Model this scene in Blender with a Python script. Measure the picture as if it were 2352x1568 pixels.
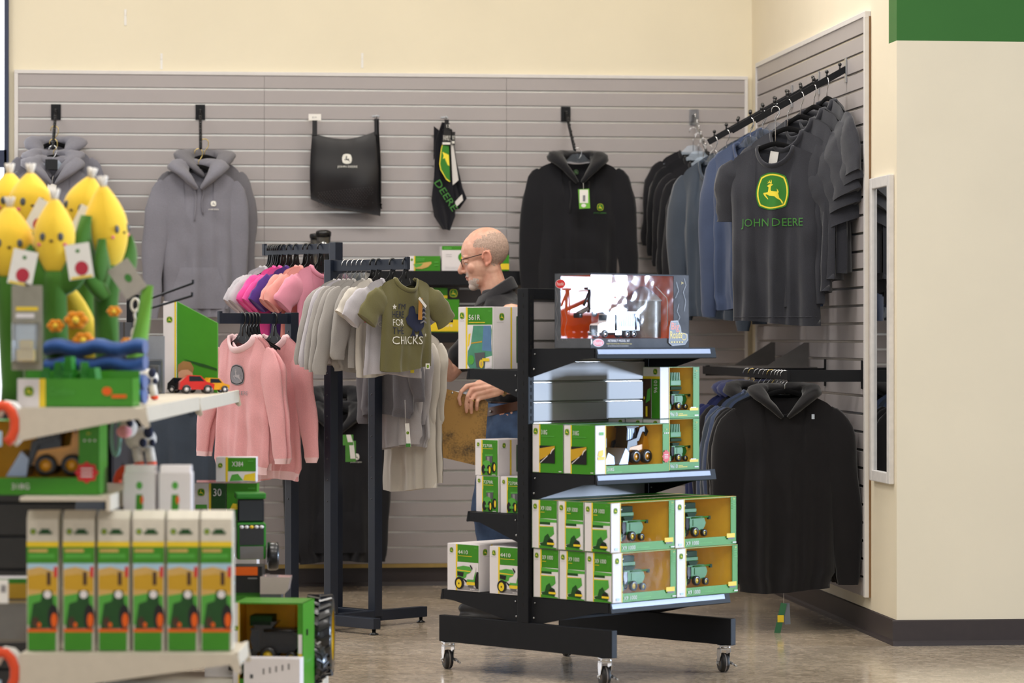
import bpy, bmesh, math, random
from mathutils import Vector, Matrix, noise as mnoise
from mathutils.geometry import tessellate_polygon
# ------------------------------------------------------------------ reset
for o in list(bpy.data.objects):
    bpy.data.objects.remove(o, do_unlink=True)
SC = bpy.context.scene
COL = SC.collection
PI = math.pi
# ------------------------------------------------------------------ camera
F_PX, CX, HOR, HC = 7000.0, 1176.0, 772.0, 1.25
YAW = math.radians(6.084)
CA, SA = math.cos(YAW), math.sin(YAW)
R_AX = Vector((CA, -SA, 0)); F_AX = Vector((SA, CA, 0))
cam_d = bpy.data.cameras.new('camera'); cam = bpy.data.objects.new('camera', cam_d)
COL.objects.link(cam)
cam.location = (0, 0, HC); cam.rotation_euler = (PI/2, 0, -YAW)
cam_d.sensor_width = 36.0; cam_d.lens = 36.0*F_PX/2352.0
cam_d.shift_y = -(784.0-HOR)/2352.0
cam_d.clip_start = 0.5; cam_d.clip_end = 100
cam_d.dof.use_dof = True; cam_d.dof.focus_distance = 12.4; cam_d.dof.aperture_fstop = 2.9
cam_d.dof.aperture_blades = 0
SC.camera = cam
SC.view_settings.view_transform = 'Standard'; SC.view_settings.look = 'None'
SC.view_settings.gamma = 1.0; SC.view_settings.use_curve_mapping = False
SC.view_settings.exposure = 0.0
# ------------------------------------------------------------------ world + lights
w = bpy.data.worlds.new('world'); SC.world = w; w.use_nodes = True
wb = w.node_tree.nodes['Background']; wb.inputs[0].default_value = (0.93, 0.96, 1.0, 1); wb.inputs[1].default_value = 0.33

def cam2w(l, d, z):
    v = R_AX*l + F_AX*d
    return Vector((v.x, v.y, z))
def P(px, py, d):                      # photo pixel at a distance along the view axis
    return cam2w((px-CX)/F_PX*d, d, HC-(py-HOR)/F_PX*d)
def zat(py, d): return HC-(py-HOR)/F_PX*d
def lat(px, d): return (px-CX)/F_PX*d

def area(name, loc, size, sizey, power, color, target=None, rot=None):
    l = bpy.data.lights.new(name, 'AREA'); l.shape = 'RECTANGLE'; l.size = size; l.size_y = sizey
    l.energy = power; l.color = color
    o = bpy.data.objects.new(name, l); COL.objects.link(o); o.location = loc
    if rot: o.rotation_euler = rot
    else: o.rotation_euler = (Vector(target)-Vector(loc)).to_track_quat('-Z', 'Y').to_euler()
    return o
# showroom ceiling fixtures (rows of warm white panels) and the storefront glazing on the right
for i, x in enumerate((-2.5, 0.0, 2.2)):
    for j, y in enumerate((6.5, 9.6, 12.9)):
        area('ceiling_light', (x, y, 4.3), 1.3, 0.7, 47, (1.0, 0.96, 0.905), rot=(0, 0, 0))
area('storefront_daylight', tuple(cam2w(20.3, 11.38, 2.6)), 0.9, 2.1, 4300, (0.60, 0.76, 1.0), target=tuple(cam2w(0.0, 11.0, 1.2)))
area('storefront_daylight', tuple(cam2w(-0.8, -4.0, 2.2)), 9.0, 3.2, 110, (0.86, 0.93, 1.0), target=tuple(cam2w(0.0, 14.0, 1.0)))
# ------------------------------------------------------------------ materials
def new_mat(name):
    m = bpy.data.materials.new(name); m.use_nodes = True
    return m, m.node_tree.nodes, m.node_tree.links, m.node_tree.nodes['Principled BSDF']
def lin(c):
    return tuple(((v/255.0)/12.92 if v/255.0 <= 0.04045 else (((v/255.0)+0.055)/1.055)**2.4) for v in c)
def hexc(h):
    h = h.lstrip('#'); return lin((int(h[0:2],16), int(h[2:4],16), int(h[4:6],16)))
def mat(name, col, rough=0.5, metal=0.0, var=0.06, scale=30.0, bump=0.0, bscale=None, coat=0.0, spec=0.5, trans=0.0, alpha=1.0, sheen=0.0, emit=None, estr=0.0):
    m, N, L, B = new_mat(name)
    c = hexc(col) if isinstance(col, str) else col
    B.inputs['Roughness'].default_value = rough; B.inputs['Metallic'].default_value = metal
    B.inputs['Coat Weight'].default_value = coat; B.inputs['Coat Roughness'].default_value = 0.12
    B.inputs['Specular IOR Level'].default_value = spec
    B.inputs['Transmission Weight'].default_value = trans; B.inputs['Alpha'].default_value = alpha
    B.inputs['Sheen Weight'].default_value = sheen
    tc = N.new('ShaderNodeTexCoord')
    if var > 0:
        n = N.new('ShaderNodeTexNoise'); n.inputs['Scale'].default_value = scale; n.inputs['Detail'].default_value = 4
        L.new(tc.outputs['Object'], n.inputs['Vector'])
        r = N.new('ShaderNodeValToRGB'); r.color_ramp.elements[0].position = 0.3; r.color_ramp.elements[1].position = 0.7
        r.color_ramp.elements[0].color = (*[max(0, v*(1-var)) for v in c], 1); r.color_ramp.elements[1].color = (*[min(1, v*(1+var)) for v in c], 1)
        L.new(n.outputs['Fac'], r.inputs['Fac']); L.new(r.outputs['Color'], B.inputs['Base Color'])
    else:
        B.inputs['Base Color'].default_value = (*c, 1)
    if bump > 0:
        n2 = N.new('ShaderNodeTexNoise'); n2.inputs['Scale'].default_value = bscale or scale*4; n2.inputs['Detail'].default_value = 6
        L.new(tc.outputs['Object'], n2.inputs['Vector'])
        b = N.new('ShaderNodeBump'); b.inputs['Strength'].default_value = bump; b.inputs['Distance'].default_value = 0.002
        L.new(n2.outputs['Fac'], b.inputs['Height']); L.new(b.outputs['Normal'], B.inputs['Normal'])
    if emit:
        B.inputs['Emission Color'].default_value = (*hexc(emit), 1); B.inputs['Emission Strength'].default_value = estr
    return m
def fabric(name, col, var=0.12, heather=0.0, rough=0.92):
    m, N, L, B = new_mat(name); c = hexc(col)
    tc = N.new('ShaderNodeTexCoord')
    n = N.new('ShaderNodeTexNoise'); n.inputs['Scale'].default_value = 420; n.inputs['Detail'].default_value = 3
    n3 = N.new('ShaderNodeTexNoise'); n3.inputs['Scale'].default_value = 9; n3.inputs['Detail'].default_value = 4
    for q in (n, n3): L.new(tc.outputs['Object'], q.inputs['Vector'])
    mx = N.new('ShaderNodeMath'); mx.operation = 'MULTIPLY_ADD'; mx.inputs[1].default_value = 0.5+heather
    L.new(n.outputs['Fac'], mx.inputs[0])
    m2 = N.new('ShaderNodeMath'); m2.operation = 'MULTIPLY'; m2.inputs[1].default_value = 0.5-heather
    L.new(n3.outputs['Fac'], m2.inputs[0]); L.new(m2.outputs[0], mx.inputs[2])
    r = N.new('ShaderNodeValToRGB'); r.color_ramp.elements[0].position = 0.3; r.color_ramp.elements[1].position = 0.7
    r.color_ramp.elements[0].color = (*[v*(1-var) for v in c], 1); r.color_ramp.elements[1].color = (*[min(1, v*(1+var)) for v in c], 1)
    L.new(mx.outputs[0], r.inputs['Fac']); L.new(r.outputs['Color'], B.inputs['Base Color'])
    B.inputs['Roughness'].default_value = rough; B.inputs['Specular IOR Level'].default_value = 0.25
    B.inputs['Sheen Weight'].default_value = 0.25; B.inputs['Sheen Roughness'].default_value = 0.5
    b = N.new('ShaderNodeBump'); b.inputs['Strength'].default_value = 0.35; b.inputs['Distance'].default_value = 0.0015
    L.new(n.outputs['Fac'], b.inputs['Height']); L.new(b.outputs['Normal'], B.inputs['Normal'])
    return m
M = {}
M['wall_yellow'] = mat('wall_paint_yellow', '#E9DFC6', 0.7, var=0.02, scale=3, bump=0.05, bscale=260)
M['wall_cream'] = mat('wall_paint_cream', '#EBDFC6', 0.7, var=0.02, scale=3, bump=0.05, bscale=260)
M['wall_green'] = mat('wall_paint_green', '#2E6B22', 0.55, var=0.03, scale=3, bump=0.05, bscale=260)
M['ceiling'] = mat('ceiling_paint', '#E6E2D8', 0.8, var=0.02)
M['slat'] = mat('slat_laminate_grey', '#A9A2A2', 0.42, var=0.02, scale=6)
M['groove'] = mat('groove_board', '#8E8884', 0.6, var=0.05)
M['alu'] = mat('aluminium_insert', '#D9D4CC', 0.28, metal=0.85, var=0.03)
M['trim'] = mat('trim_white_plastic', '#DAD6D4', 0.4, var=0.02)
M['mdf'] = mat('mdf_edge', '#8E6A45', 0.7, var=0.1)
M['baseb'] = mat('baseboard_vinyl', '#3A3232', 0.45, var=0.05)
M['black'] = mat('black_powder_steel', '#17181C', 0.55, var=0.06, spec=0.22, bump=0.05, bscale=500)
M['blackpl'] = mat('black_plastic', '#121315', 0.3, var=0.05, coat=0.2)
M['blue_steel'] = mat('navy_rack_steel', '#1B2230', 0.38, var=0.05)
M['chrome'] = mat('chrome', '#D8D8DA', 0.16, metal=1.0, var=0.03)
M['steel'] = mat('zinc_steel', '#B8B9BB', 0.3, metal=0.9, var=0.06)
M['brass'] = mat('brass_wire', '#D8C07A', 0.25, metal=1.0, var=0.03)
M['rubber'] = mat('black_rubber', '#191513', 0.55, var=0.1)
M['grey_rubber'] = mat('grey_rubber', '#7C736C', 0.6, var=0.1)
M['velvet'] = mat('black_velvet', '#0C0C0E', 0.95, var=0.1, spec=0.15)
M['beige_steel'] = mat('beige_gondola_steel', '#CFC5B4', 0.45, var=0.03)
M['pr_white'] = mat('print_white_card', '#E4DEDF', 0.42, var=0.015, coat=0.08, spec=0.28)
M['pr_green'] = mat('print_green', '#3F8A1E', 0.42, var=0.03, coat=0.08, spec=0.28)
M['pr_lgreen'] = mat('print_light_green', '#55A540', 0.42, var=0.05, coat=0.08, spec=0.28)
M['pr_dgreen'] = mat('print_dark_green', '#1E4A1C', 0.42, var=0.15, coat=0.08, spec=0.28)
M['pr_yellow'] = mat('print_yellow', '#EBCB2E', 0.42, var=0.03, coat=0.08, spec=0.28)
M['pr_gold'] = mat('print_gold_card', '#C79A12', 0.45, var=0.03)
M['pr_black'] = mat('print_black', '#1C1A1A', 0.42, var=0.1, coat=0.08, spec=0.28)
M['pr_grey'] = mat('print_grey', '#8F8B8C', 0.42, var=0.05, coat=0.08, spec=0.28)
M['pr_dgrey'] = mat('print_dark_grey', '#57585B', 0.42, var=0.06, coat=0.08, spec=0.28)
M['pr_red'] = mat('print_red', '#D02E2E', 0.42, var=0.04, coat=0.08, spec=0.28)
M['pr_orange'] = mat('print_orange', '#E2600F', 0.42, var=0.04, coat=0.08, spec=0.28)
M['pr_brown'] = mat('print_brown', '#4A3222', 0.42, var=0.15, coat=0.08, spec=0.28)
M['pr_sky'] = mat('print_sky_blue', '#A9C9DD', 0.35, var=0.05)
M['pr_blue'] = mat('print_blue', '#5A7FA8', 0.35, var=0.1)
M['pr_tan'] = mat('print_tan', '#D0A85C', 0.4, var=0.08)
M['pr_skin'] = mat('print_skin', '#D9A07C', 0.4, var=0.05)
M['pr_pink'] = mat('print_pink', '#E0627C', 0.4, var=0.05)
M['card_in'] = mat('card_inside', '#EDB91A', 0.55, var=0.04)
M['toy_green'] = mat('toy_green', '#2B7A24', 0.4, var=0.05, coat=0.1, spec=0.35)
M['toy_dgreen'] = mat('toy_dark_green', '#143616', 0.6, var=0.05, spec=0.15)
M['toy_yellow'] = mat('toy_yellow', '#E8C02A', 0.3, var=0.04, coat=0.4)
M['toy_amber'] = mat('toy_amber', '#E29A12', 0.3, var=0.04, coat=0.4)
M['toy_black'] = mat('toy_black', '#17171A', 0.35, var=0.1, coat=0.3)
M['toy_white'] = mat('toy_white', '#E2DFE0', 0.25, var=0.03, coat=0.5)
M['toy_red'] = mat('toy_red', '#D0241C', 0.25, var=0.05, coat=0.5)
M['toy_grey'] = mat('toy_grey', '#6E6B68', 0.35, var=0.05, coat=0.2)
M['toy_silver'] = mat('toy_silver', '#93A0B4', 0.35, metal=0.35, var=0.04)
M['toy_glass'] = mat('toy_glass', '#141A20', 0.1, var=0.0, coat=0.5)
M['ink_navy'] = mat('ink_navy', '#1D2440', 0.75, var=0.08)
M['ink_white'] = mat('ink_white', '#E6E4DC', 0.75, var=0.05)
M['ink_green'] = mat('ink_green', '#3E7F33', 0.75, var=0.08)
M['ink_shield'] = mat('ink_shield_green', '#2C7A1E', 0.7, var=0.04)
M['ink_yellow'] = mat('ink_yellow', '#F0DC3A', 0.7, var=0.03)
M['ink_grey'] = mat('ink_grey', '#84838A', 0.75, var=0.06)
M['ink_black'] = mat('ink_black', '#2A2528', 0.75, var=0.06)
M['paper'] = mat('white_paper', '#ECE9E4', 0.6, var=0.02)
M['kraft'] = mat('kraft_tag', '#B07A35', 0.7, var=0.08)
def clear_plastic(name, gl=0.06, rough=0.03, tint=(1, 1, 1), fk=0.8):
    m, N, L, B = new_mat(name); N.remove(B); out = [n for n in N if n.type == 'OUTPUT_MATERIAL'][0]
    tr = N.new('ShaderNodeBsdfTransparent'); tr.inputs[0].default_value = (*tint, 1)
    gs = N.new('ShaderNodeBsdfGlossy'); gs.inputs['Roughness'].default_value = rough
    fr = N.new('ShaderNodeFresnel'); fr.inputs[0].default_value = 1.45
    ad = N.new('ShaderNodeMath'); ad.operation = 'MULTIPLY_ADD'; ad.inputs[1].default_value = fk; ad.inputs[2].default_value = gl
    mx = N.new('ShaderNodeMixShader'); L.new(fr.outputs[0], ad.inputs[0]); L.new(ad.outputs[0], mx.inputs[0]); L.new(tr.outputs[0], mx.inputs[1]); L.new(gs.outputs[0], mx.inputs[2]); L.new(mx.outputs[0], out.inputs[0])
    n = N.new('ShaderNodeTexNoise'); n.inputs['Scale'].default_value = 9
    tc = N.new('ShaderNodeTexCoord'); L.new(tc.outputs['Object'], n.inputs['Vector'])
    b = N.new('ShaderNodeBump'); b.inputs['Strength'].default_value = 0.25; b.inputs['Distance'].default_value = 0.004
    L.new(n.outputs['Fac'], b.inputs['Height']); L.new(b.outputs['Normal'], gs.inputs['Normal'])
    return m
M['clear'] = clear_plastic('clear_plastic', gl=0.0, fk=0.02)
M['clear_shiny'] = clear_plastic('clear_shiny_plastic', gl=0.0, fk=0.05)
M['clear2'] = clear_plastic('clear_hanger_plastic', gl=0.12, rough=0.1, tint=(0.9, 0.92, 0.94))
def floor_mat():
    m, N, L, B = new_mat('polished_aggregate_floor')
    tc = N.new('ShaderNodeTexCoord')
    v = N.new('ShaderNodeTexVoronoi'); v.inputs['Scale'].default_value = 20
    v2 = N.new('ShaderNodeTexVoronoi'); v2.inputs['Scale'].default_value = 70
    n = N.new('ShaderNodeTexNoise'); n.inputs['Scale'].default_value = 2.2; n.inputs['Detail'].default_value = 6
    n2 = N.new('ShaderNodeTexNoise'); n2.inputs['Scale'].default_value = 45; n2.inputs['Detail'].default_value = 5
    for q in (v, v2, n, n2): L.new(tc.outputs['Object'], q.inputs['Vector'])
    r = N.new('ShaderNodeValToRGB')
    els = r.color_ramp.elements
    els[0].position = 0.0; els[0].color = (*hexc('#8E7F6C'), 1); els[1].position = 1.0; els[1].color = (*hexc('#CBBBA6'), 1)
    e = els.new(0.35); e.color = (*hexc('#AD9D88'), 1); e = els.new(0.7); e.color = (*hexc('#BAA994'), 1)
    sp = N.new('ShaderNodeSeparateColor'); L.new(v.outputs['Color'], sp.inputs[0])
    sp2 = N.new('ShaderNodeSeparateColor'); L.new(v2.outputs['Color'], sp2.inputs[0])
    mx = N.new('ShaderNodeMath'); mx.operation = 'MULTIPLY_ADD'; mx.inputs[1].default_value = 0.5; L.new(sp.outputs[0], mx.inputs[0])
    mm = N.new('ShaderNodeMath'); mm.operation = 'MULTIPLY'; mm.inputs[1].default_value = 0.5; L.new(sp2.outputs[1], mm.inputs[0]); L.new(mm.outputs[0], mx.inputs[2])
    L.new(mx.outputs[0], r.inputs['Fac'])
    mix = N.new('ShaderNodeMixRGB'); mix.blend_type = 'OVERLAY'; mix.inputs[0].default_value = 0.35
    L.new(r.outputs['Color'], mix.inputs[1]); L.new(n2.outputs['Fac'], mix.inputs[2])
    mix2 = N.new('ShaderNodeMixRGB'); mix2.blend_type = 'OVERLAY'; mix2.inputs[0].default_value = 0.25
    L.new(mix.outputs['Color'], mix2.inputs[1]); L.new(n.outputs['Fac'], mix2.inputs[2])
    L.new(mix2.outputs['Color'], B.inputs['Base Color'])
    B.inputs['Roughness'].default_value = 0.14; B.inputs['Specular IOR Level'].default_value = 0.5
    return m
M['floor'] = floor_mat()
# ------------------------------------------------------------------ helpers
def obj(name, mesh, parent=None, loc=None, rotz=None):
    o = bpy.data.objects.new(name, mesh); COL.objects.link(o)
    if parent is not None: o.parent = parent
    if loc is not None: o.location = loc
    if rotz is not None: o.rotation_euler = (0, 0, rotz)
    return o
def thing(name, label, cat, loc=(0,0,0), rotz=0.0, group=None):
    o = bpy.data.objects.new(name, None); COL.objects.link(o); o.empty_display_size = 0.05
    o.location = loc; o.rotation_euler = (0, 0, rotz); o['label'] = label; o['category'] = cat
    if group: o['group'] = group
    return o
def tag(o, label, cat, group=None):
    o['label'] = label; o['category'] = cat
    if group: o['group'] = group
    return o
def struct(o):
    o['kind'] = 'structure'; return o
class MB:
    def __init__(s): s.v = []; s.f = []; s.m = []; s.sm = []
    def add(s, vs, fs, mi=0, smooth=False):
        b = len(s.v); s.v.extend([tuple(p) for p in vs])
        for f in fs: s.f.append(tuple(i+b for i in f)); s.m.append(mi); s.sm.append(smooth)
        return s
    def box(s, x0, x1, y0, y1, z0, z1, mi=0, bev=0.0, mtx=None):
        if bev > 0:
            bm = bmesh.new(); bmesh.ops.create_cube(bm, size=1.0)
            for v in bm.verts: v.co = Vector(((x0+x1)/2+v.co.x*(x1-x0), (y0+y1)/2+v.co.y*(y1-y0), (z0+z1)/2+v.co.z*(z1-z0)))
            bmesh.ops.bevel(bm, geom=list(bm.edges), offset=bev, segments=2, affect='EDGES', profile=0.6)
            bm.verts.index_update()
            vs = [v.co.copy() for v in bm.verts]; fs = [[v.index for v in f.verts] for f in bm.faces]; bm.free()
        else:
            vs = [Vector((x, y, z)) for z in (z0, z1) for y in (y0, y1) for x in (x0, x1)]
            fs = [(0,2,3,1), (4,5,7,6), (0,1,5,4), (2,6,7,3), (0,4,6,2), (1,3,7,5)]
        if mtx is not None: vs = [mtx @ v for v in vs]
        return s.add(vs, fs, mi)
    def prism(s, poly, a0, a1, axis='y', mi=0, mtx=None, smooth=False):
        # poly: 2D outline (x,z) for axis y ; (y,z) for axis x ; (x,y) for axis z
        n = len(poly); vs = []
        for a in (a0, a1):
            for p, q in poly:
                vs.append(Vector((p, a, q)) if axis == 'y' else Vector((a, p, q)) if axis == 'x' else Vector((p, q, a)))
        fs = [tuple(range(n)), tuple(range(2*n-1, n-1, -1))]
        if mtx is not None: vs = [mtx @ v for v in vs]
        s.add(vs, fs, mi)
        b = len(s.v)-2*n
        for i in range(n):
            j = (i+1) % n
            s.f.append((b+i, b+n+i, b+n+j, b+j)); s.m.append(mi); s.sm.append(smooth)
        return s
    def tube(s, pts, r, n=8, mi=0, cap=True, flat=None, closed=False):
        pts = [Vector(p) for p in pts]; k = len(pts)
        rs = r if isinstance(r, (list, tuple)) else [r]*k
        b = len(s.v); up = Vector((0, 0, 1)); prev = None
        for i, p in enumerate(pts):
            if closed: t = (pts[(i+1) % k]-pts[(i-1) % k])
            else: t = (pts[min(i+1, k-1)]-pts[max(i-1, 0)])
            t = t.normalized() if t.length > 1e-9 else Vector((0, 0, 1))
            if prev is None:
                a = up if abs(t.dot(up)) < 0.95 else Vector((1, 0, 0))
                u = (a-t*a.dot(t)).normalized()
            else:
                u = (prev-t*prev.dot(t)); u = u.normalized() if u.length > 1e-6 else prev
            prev = u; v = t.cross(u)
            ru, rv = (rs[i], rs[i]) if not isinstance(rs[i], (tuple, list)) else rs[i]
            for j in range(n):
                an = 2*PI*j/n; s.v.append(tuple(p+u*(ru*math.cos(an))+v*(rv*math.sin(an))))
        seg = k if closed else k-1
        for i in range(seg):
            i2 = (i+1) % k
            for j in range(n):
                j2 = (j+1) % n
                s.f.append((b+i*n+j, b+i*n+j2, b+i2*n+j2, b+i2*n+j)); s.m.append(mi); s.sm.append(True)
        if cap and not closed:
            s.f.append(tuple(b+j for j in reversed(range(n)))); s.m.append(mi); s.sm.append(False)
            s.f.append(tuple(b+(k-1)*n+j for j in range(n))); s.m.append(mi); s.sm.append(False)
        return s
    def lathe(s, prof, n=24, mi=0, mtx=None, cap=True, smooth=True):   # prof: (r, h) about +z
        b = len(s.v); k = len(prof)
        for r_, h in prof:
            for j in range(n):
                an = 2*PI*j/n; v = Vector((r_*math.cos(an), r_*math.sin(an), h))
                s.v.append(tuple(mtx @ v if mtx is not None else v))
        for i in range(k-1):
            for j in range(n):
                j2 = (j+1) % n
                s.f.append((b+i*n+j, b+i*n+j2, b+(i+1)*n+j2, b+(i+1)*n+j)); s.m.append(mi); s.sm.append(smooth)
        if cap:
            s.f.append(tuple(b+j for j in reversed(range(n)))); s.m.append(mi); s.sm.append(False)
            s.f.append(tuple(b+(k-1)*n+j for j in range(n))); s.m.append(mi); s.sm.append(False)
        return s
    def sphere(s, c, r, n=14, m=9, mi=0, mtx=None):
        rx, ry, rz = r if isinstance(r, (tuple, list)) else (r, r, r)
        b = len(s.v); c = Vector(c)
        def put(v): s.v.append(tuple(mtx @ v if mtx is not None else v))
        put(c+Vector((0, 0, -rz)))
        for i in range(1, m):
            t = PI*i/m
            for j in range(n):
                an = 2*PI*j/n; put(c+Vector((rx*math.sin(t)*math.cos(an), ry*math.sin(t)*math.sin(an), -rz*math.cos(t))))
        put(c+Vector((0, 0, rz)))
        def F(*a): s.f.append(a); s.m.append(mi); s.sm.append(True)
        for j in range(n):
            j2 = (j+1) % n
            F(b, b+1+j2, b+1+j)
            for i in range(m-2): F(b+1+i*n+j, b+1+i*n+j2, b+1+(i+1)*n+j2, b+1+(i+1)*n+j)
            F(b+1+(m-2)*n+j, b+1+(m-2)*n+j2, b+1+(m-1)*n)
        return s
    def grid(s, rows, mi=0, smooth=True, closed_u=False):
        b = len(s.v); nr = len(rows); nc = len(rows[0])
        for r in rows: s.v.extend([tuple(p) for p in r])
        for i in range(nr-1):
            for j in range(nc if closed_u else nc-1):
                j2 = (j+1) % nc
                s.f.append((b+i*nc+j, b+i*nc+j2, b+(i+1)*nc+j2, b+(i+1)*nc+j)); s.m.append(mi); s.sm.append(smooth)
        return s
    def mesh(s, name, mats):
        me = bpy.data.meshes.new(name); me.from_pydata(s.v, [], s.f)
        for m_ in mats: me.materials.append(m_)
        me.polygons.foreach_set('material_index', s.m); me.polygons.foreach_set('use_smooth', s.sm)
        me.update(); return me
    def build(s, name, mats, parent=None, loc=None, rotz=None):
        if not isinstance(mats, (list, tuple)): mats = [mats]
        return obj(name, s.mesh(name, mats), parent, loc, rotz)
def RX(a): return Matrix.Rotation(a, 4, 'X')
def RY(a): return Matrix.Rotation(a, 4, 'Y')
def RZ(a): return Matrix.Rotation(a, 4, 'Z')
def T(x, y, z): return Matrix.Translation((x, y, z))
# ---- flat print: 2D drawing laid on a face as thin inked layers
_TXT = {}
def text_mesh(s_):
    if s_ in _TXT: return _TXT[s_]
    cu = bpy.data.curves.new('t', 'FONT'); cu.body = s_; cu.resolution_u = 2; cu.size = 1.0
    o = bpy.data.objects.new('t', cu); COL.objects.link(o)
    dg = bpy.context.evaluated_depsgraph_get(); dg.update()
    me = bpy.data.meshes.new_from_object(o.evaluated_get(dg))
    vs = [(v.co.x, v.co.y) for v in me.vertices]; fs = [tuple(p.vertices) for p in me.polygons]
    bpy.data.objects.remove(o, do_unlink=True); bpy.data.curves.remove(cu); bpy.data.meshes.remove(me)
    x0 = min(v[0] for v in vs); x1 = max(v[0] for v in vs); y0 = min(v[1] for v in vs); y1 = max(v[1] for v in vs)
    _TXT[s_] = ([((a-x0)/(x1-x0), (b-y0)/(y1-y0)) for a, b in vs], fs, (x1-x0)/(y1-y0))
    return _TXT[s_]
DEER = [(570,420),(590,435),(615,445),(605,500),(590,558),(475,570),(470,590),(500,640),(590,720),(610,715),(555,650),(525,608),(560,605),(640,640),(780,655),(815,690),(905,745),(955,835),(968,790),(930,735),(885,690),(875,640),(862,590),(876,555),(860,520),(830,480),(840,545),(826,548),(690,532),(672,500),(685,420),(720,408),(742,378),(695,385),(705,350),(708,315),(690,270),(680,280),(688,320),(680,342),(640,290),(628,294),(648,338),(592,318),(586,326),(615,345),(565,362),(640,354),(675,360),(672,380),(630,384),(585,405)]
DEER = [((x-700)/350.0, (545-y)/350.0) for x, y in DEER]
def shield(k=1.0, n=9):
    c = [(-0.74, 0.84), (0.74, 0.84), (0.80, -0.80), (-0.80, -0.80)]
    bul = [(0, 0.19), (0.22, 0), (0, -0.2), (-0.22, 0)]
    out = []
    for i in range(4):
        a, b, q = c[i], c[(i+1) % 4], bul[i]
        for j in range(n):
            t = j/n; w_ = 4*t*(1-t)
            out.append(((a[0]*(1-t)+b[0]*t+q[0]*w_)*k, (a[1]*(1-t)+b[1]*t+q[1]*w_)*k))
    return out
class Print:
    def __init__(s): s.items = []; s.mats = []; s.lay = 0
    def mi(s, m):
        m = M[m] if isinstance(m, str) else m
        if m not in s.mats: s.mats.append(m)
        return s.mats.index(m)
    def put(s, vs, fs, m, lay=None):
        s.items.append((vs, fs, s.mi(m), s.lay if lay is None else lay))
    def layer(s): s.lay += 1; return s
    def rect(s, u0, v0, u1, v1, m): s.layer(); s.put([(u0,v0),(u1,v0),(u1,v1),(u0,v1)], [(0,1,2,3)], m); return s
    def poly(s, pts, m): s.layer(); s.put(list(pts), [tuple(range(len(pts)))], m); return s
    def ell(s, u, v, a, b, m, n=20): return s.poly([(u+a*math.cos(2*PI*i/n), v+b*math.sin(2*PI*i/n)) for i in range(n)], m)
    def ring(s, u, v, a, b, th, m, n=20):
        s.layer(); vs = []
        for i in range(n):
            c, d = math.cos(2*PI*i/n), math.sin(2*PI*i/n); vs += [(u+a*c, v+b*d), (u+(a-th)*c, v+(b-th)*d)]
        s.put(vs, [(2*i, 2*((i+1) % n), 2*((i+1) % n)+1, 2*i+1) for i in range(n)], m); return s
    def text(s, st, u, v, h, m, w=None, rot=0.0, skew=0.0):
        vs, fs, asp = text_mesh(st); s.layer(); W = w if w else asp*h
        c, d = math.cos(rot), math.sin(rot)
        q = [((a*W)*c-(b*h)*d+u, (a*W)*d+(b*h)*c+v+skew*a*W) for a, b in vs]
        s.put(q, fs, m); return s
    def logo(s, u, v, h, bg='ink_shield', line='ink_yellow', deer='ink_yellow', k=0.98):
        sc = lambda pts: [(u+a*h*k, v+b*h) for a, b in pts]
        s.poly(sc(shield(1.0)), bg); s.poly(sc(shield(0.93)), line); s.poly(sc(shield(0.85)), bg)
        s.poly(sc([(a*0.84, b*0.84) for a, b in DEER]), deer); return s
    def build(s, name, parent, org, ud, vd, off=0.0004, step=0.00025, surf=None, sub=0):
        org = Vector(org); ud = Vector(ud); vd = Vector(vd); nd = ud.cross(vd).normalized()
        mb = MB()
        for vs, fs, mi, lay in s.items:
            d = off+step*lay
            if surf is None: pts = [org+ud*a+vd*b+nd*d for a, b in vs]
            else: pts = [surf(a, b, d) for a, b in vs]
            mb.add(pts, fs, mi)
        o = mb.build(name, s.mats, parent)
        return o
# ------------------------------------------------------------------ room shell
YB = 15.254                                    # back wall plane
pc = None
_d = YB/(CA-(1727-CX)/F_PX*SA)
XW = cam2w(lat(1727, _d), _d, 0).x              # side wall plane (x)
_d2 = XW/(SA+(2057-CX)/F_PX*CA)
YC = cam2w(lat(2057, _d2), _d2, 0).y            # outer corner (y)
XL = -7.0
mb = MB(); mb.box(XL-0.3, 9.5, -6.0, YB+0.4, -0.12, 0)
struct(mb.build('floor', M['floor']))
# the window opening at the far left is cut by starting the wall at its jamb
xwin = cam2w(lat(20, 15.05), 15.05, 0).x
mb = MB(); mb.box(xwin, XW+0.12, YB, YB+0.15, 0, 5.0); mb.box(XL, xwin, YB, YB+0.15, 4.2, 5.0); mb.box(XL, xwin, YB, YB+0.15, 0, 0.25)
wall_back = struct(mb.build('wall_back', M['wall_yellow']))
mb = MB(); mb.box(XW, XW+0.12, YC+0.12, YB, 0, 5.0)
wall_side = struct(mb.build('wall_side', M['wall_cream']))
zg = zat(94, _d2)
mb = MB(); mb.box(XW, 9.5, YC-0.02, YC+0.12, 0, zg, 0); mb.box(XW, 9.5, YC-0.02, YC+0.12, zg, 5.0, 1)
wall_front = struct(mb.build('wall_right', [M['wall_cream'], M['wall_green']]))
mb = MB(); mb.box(XL-0.2, 9.5, -6, YB+0.4, 5.0, 5.1)
struct(mb.build('ceiling', M['ceiling']))
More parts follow.
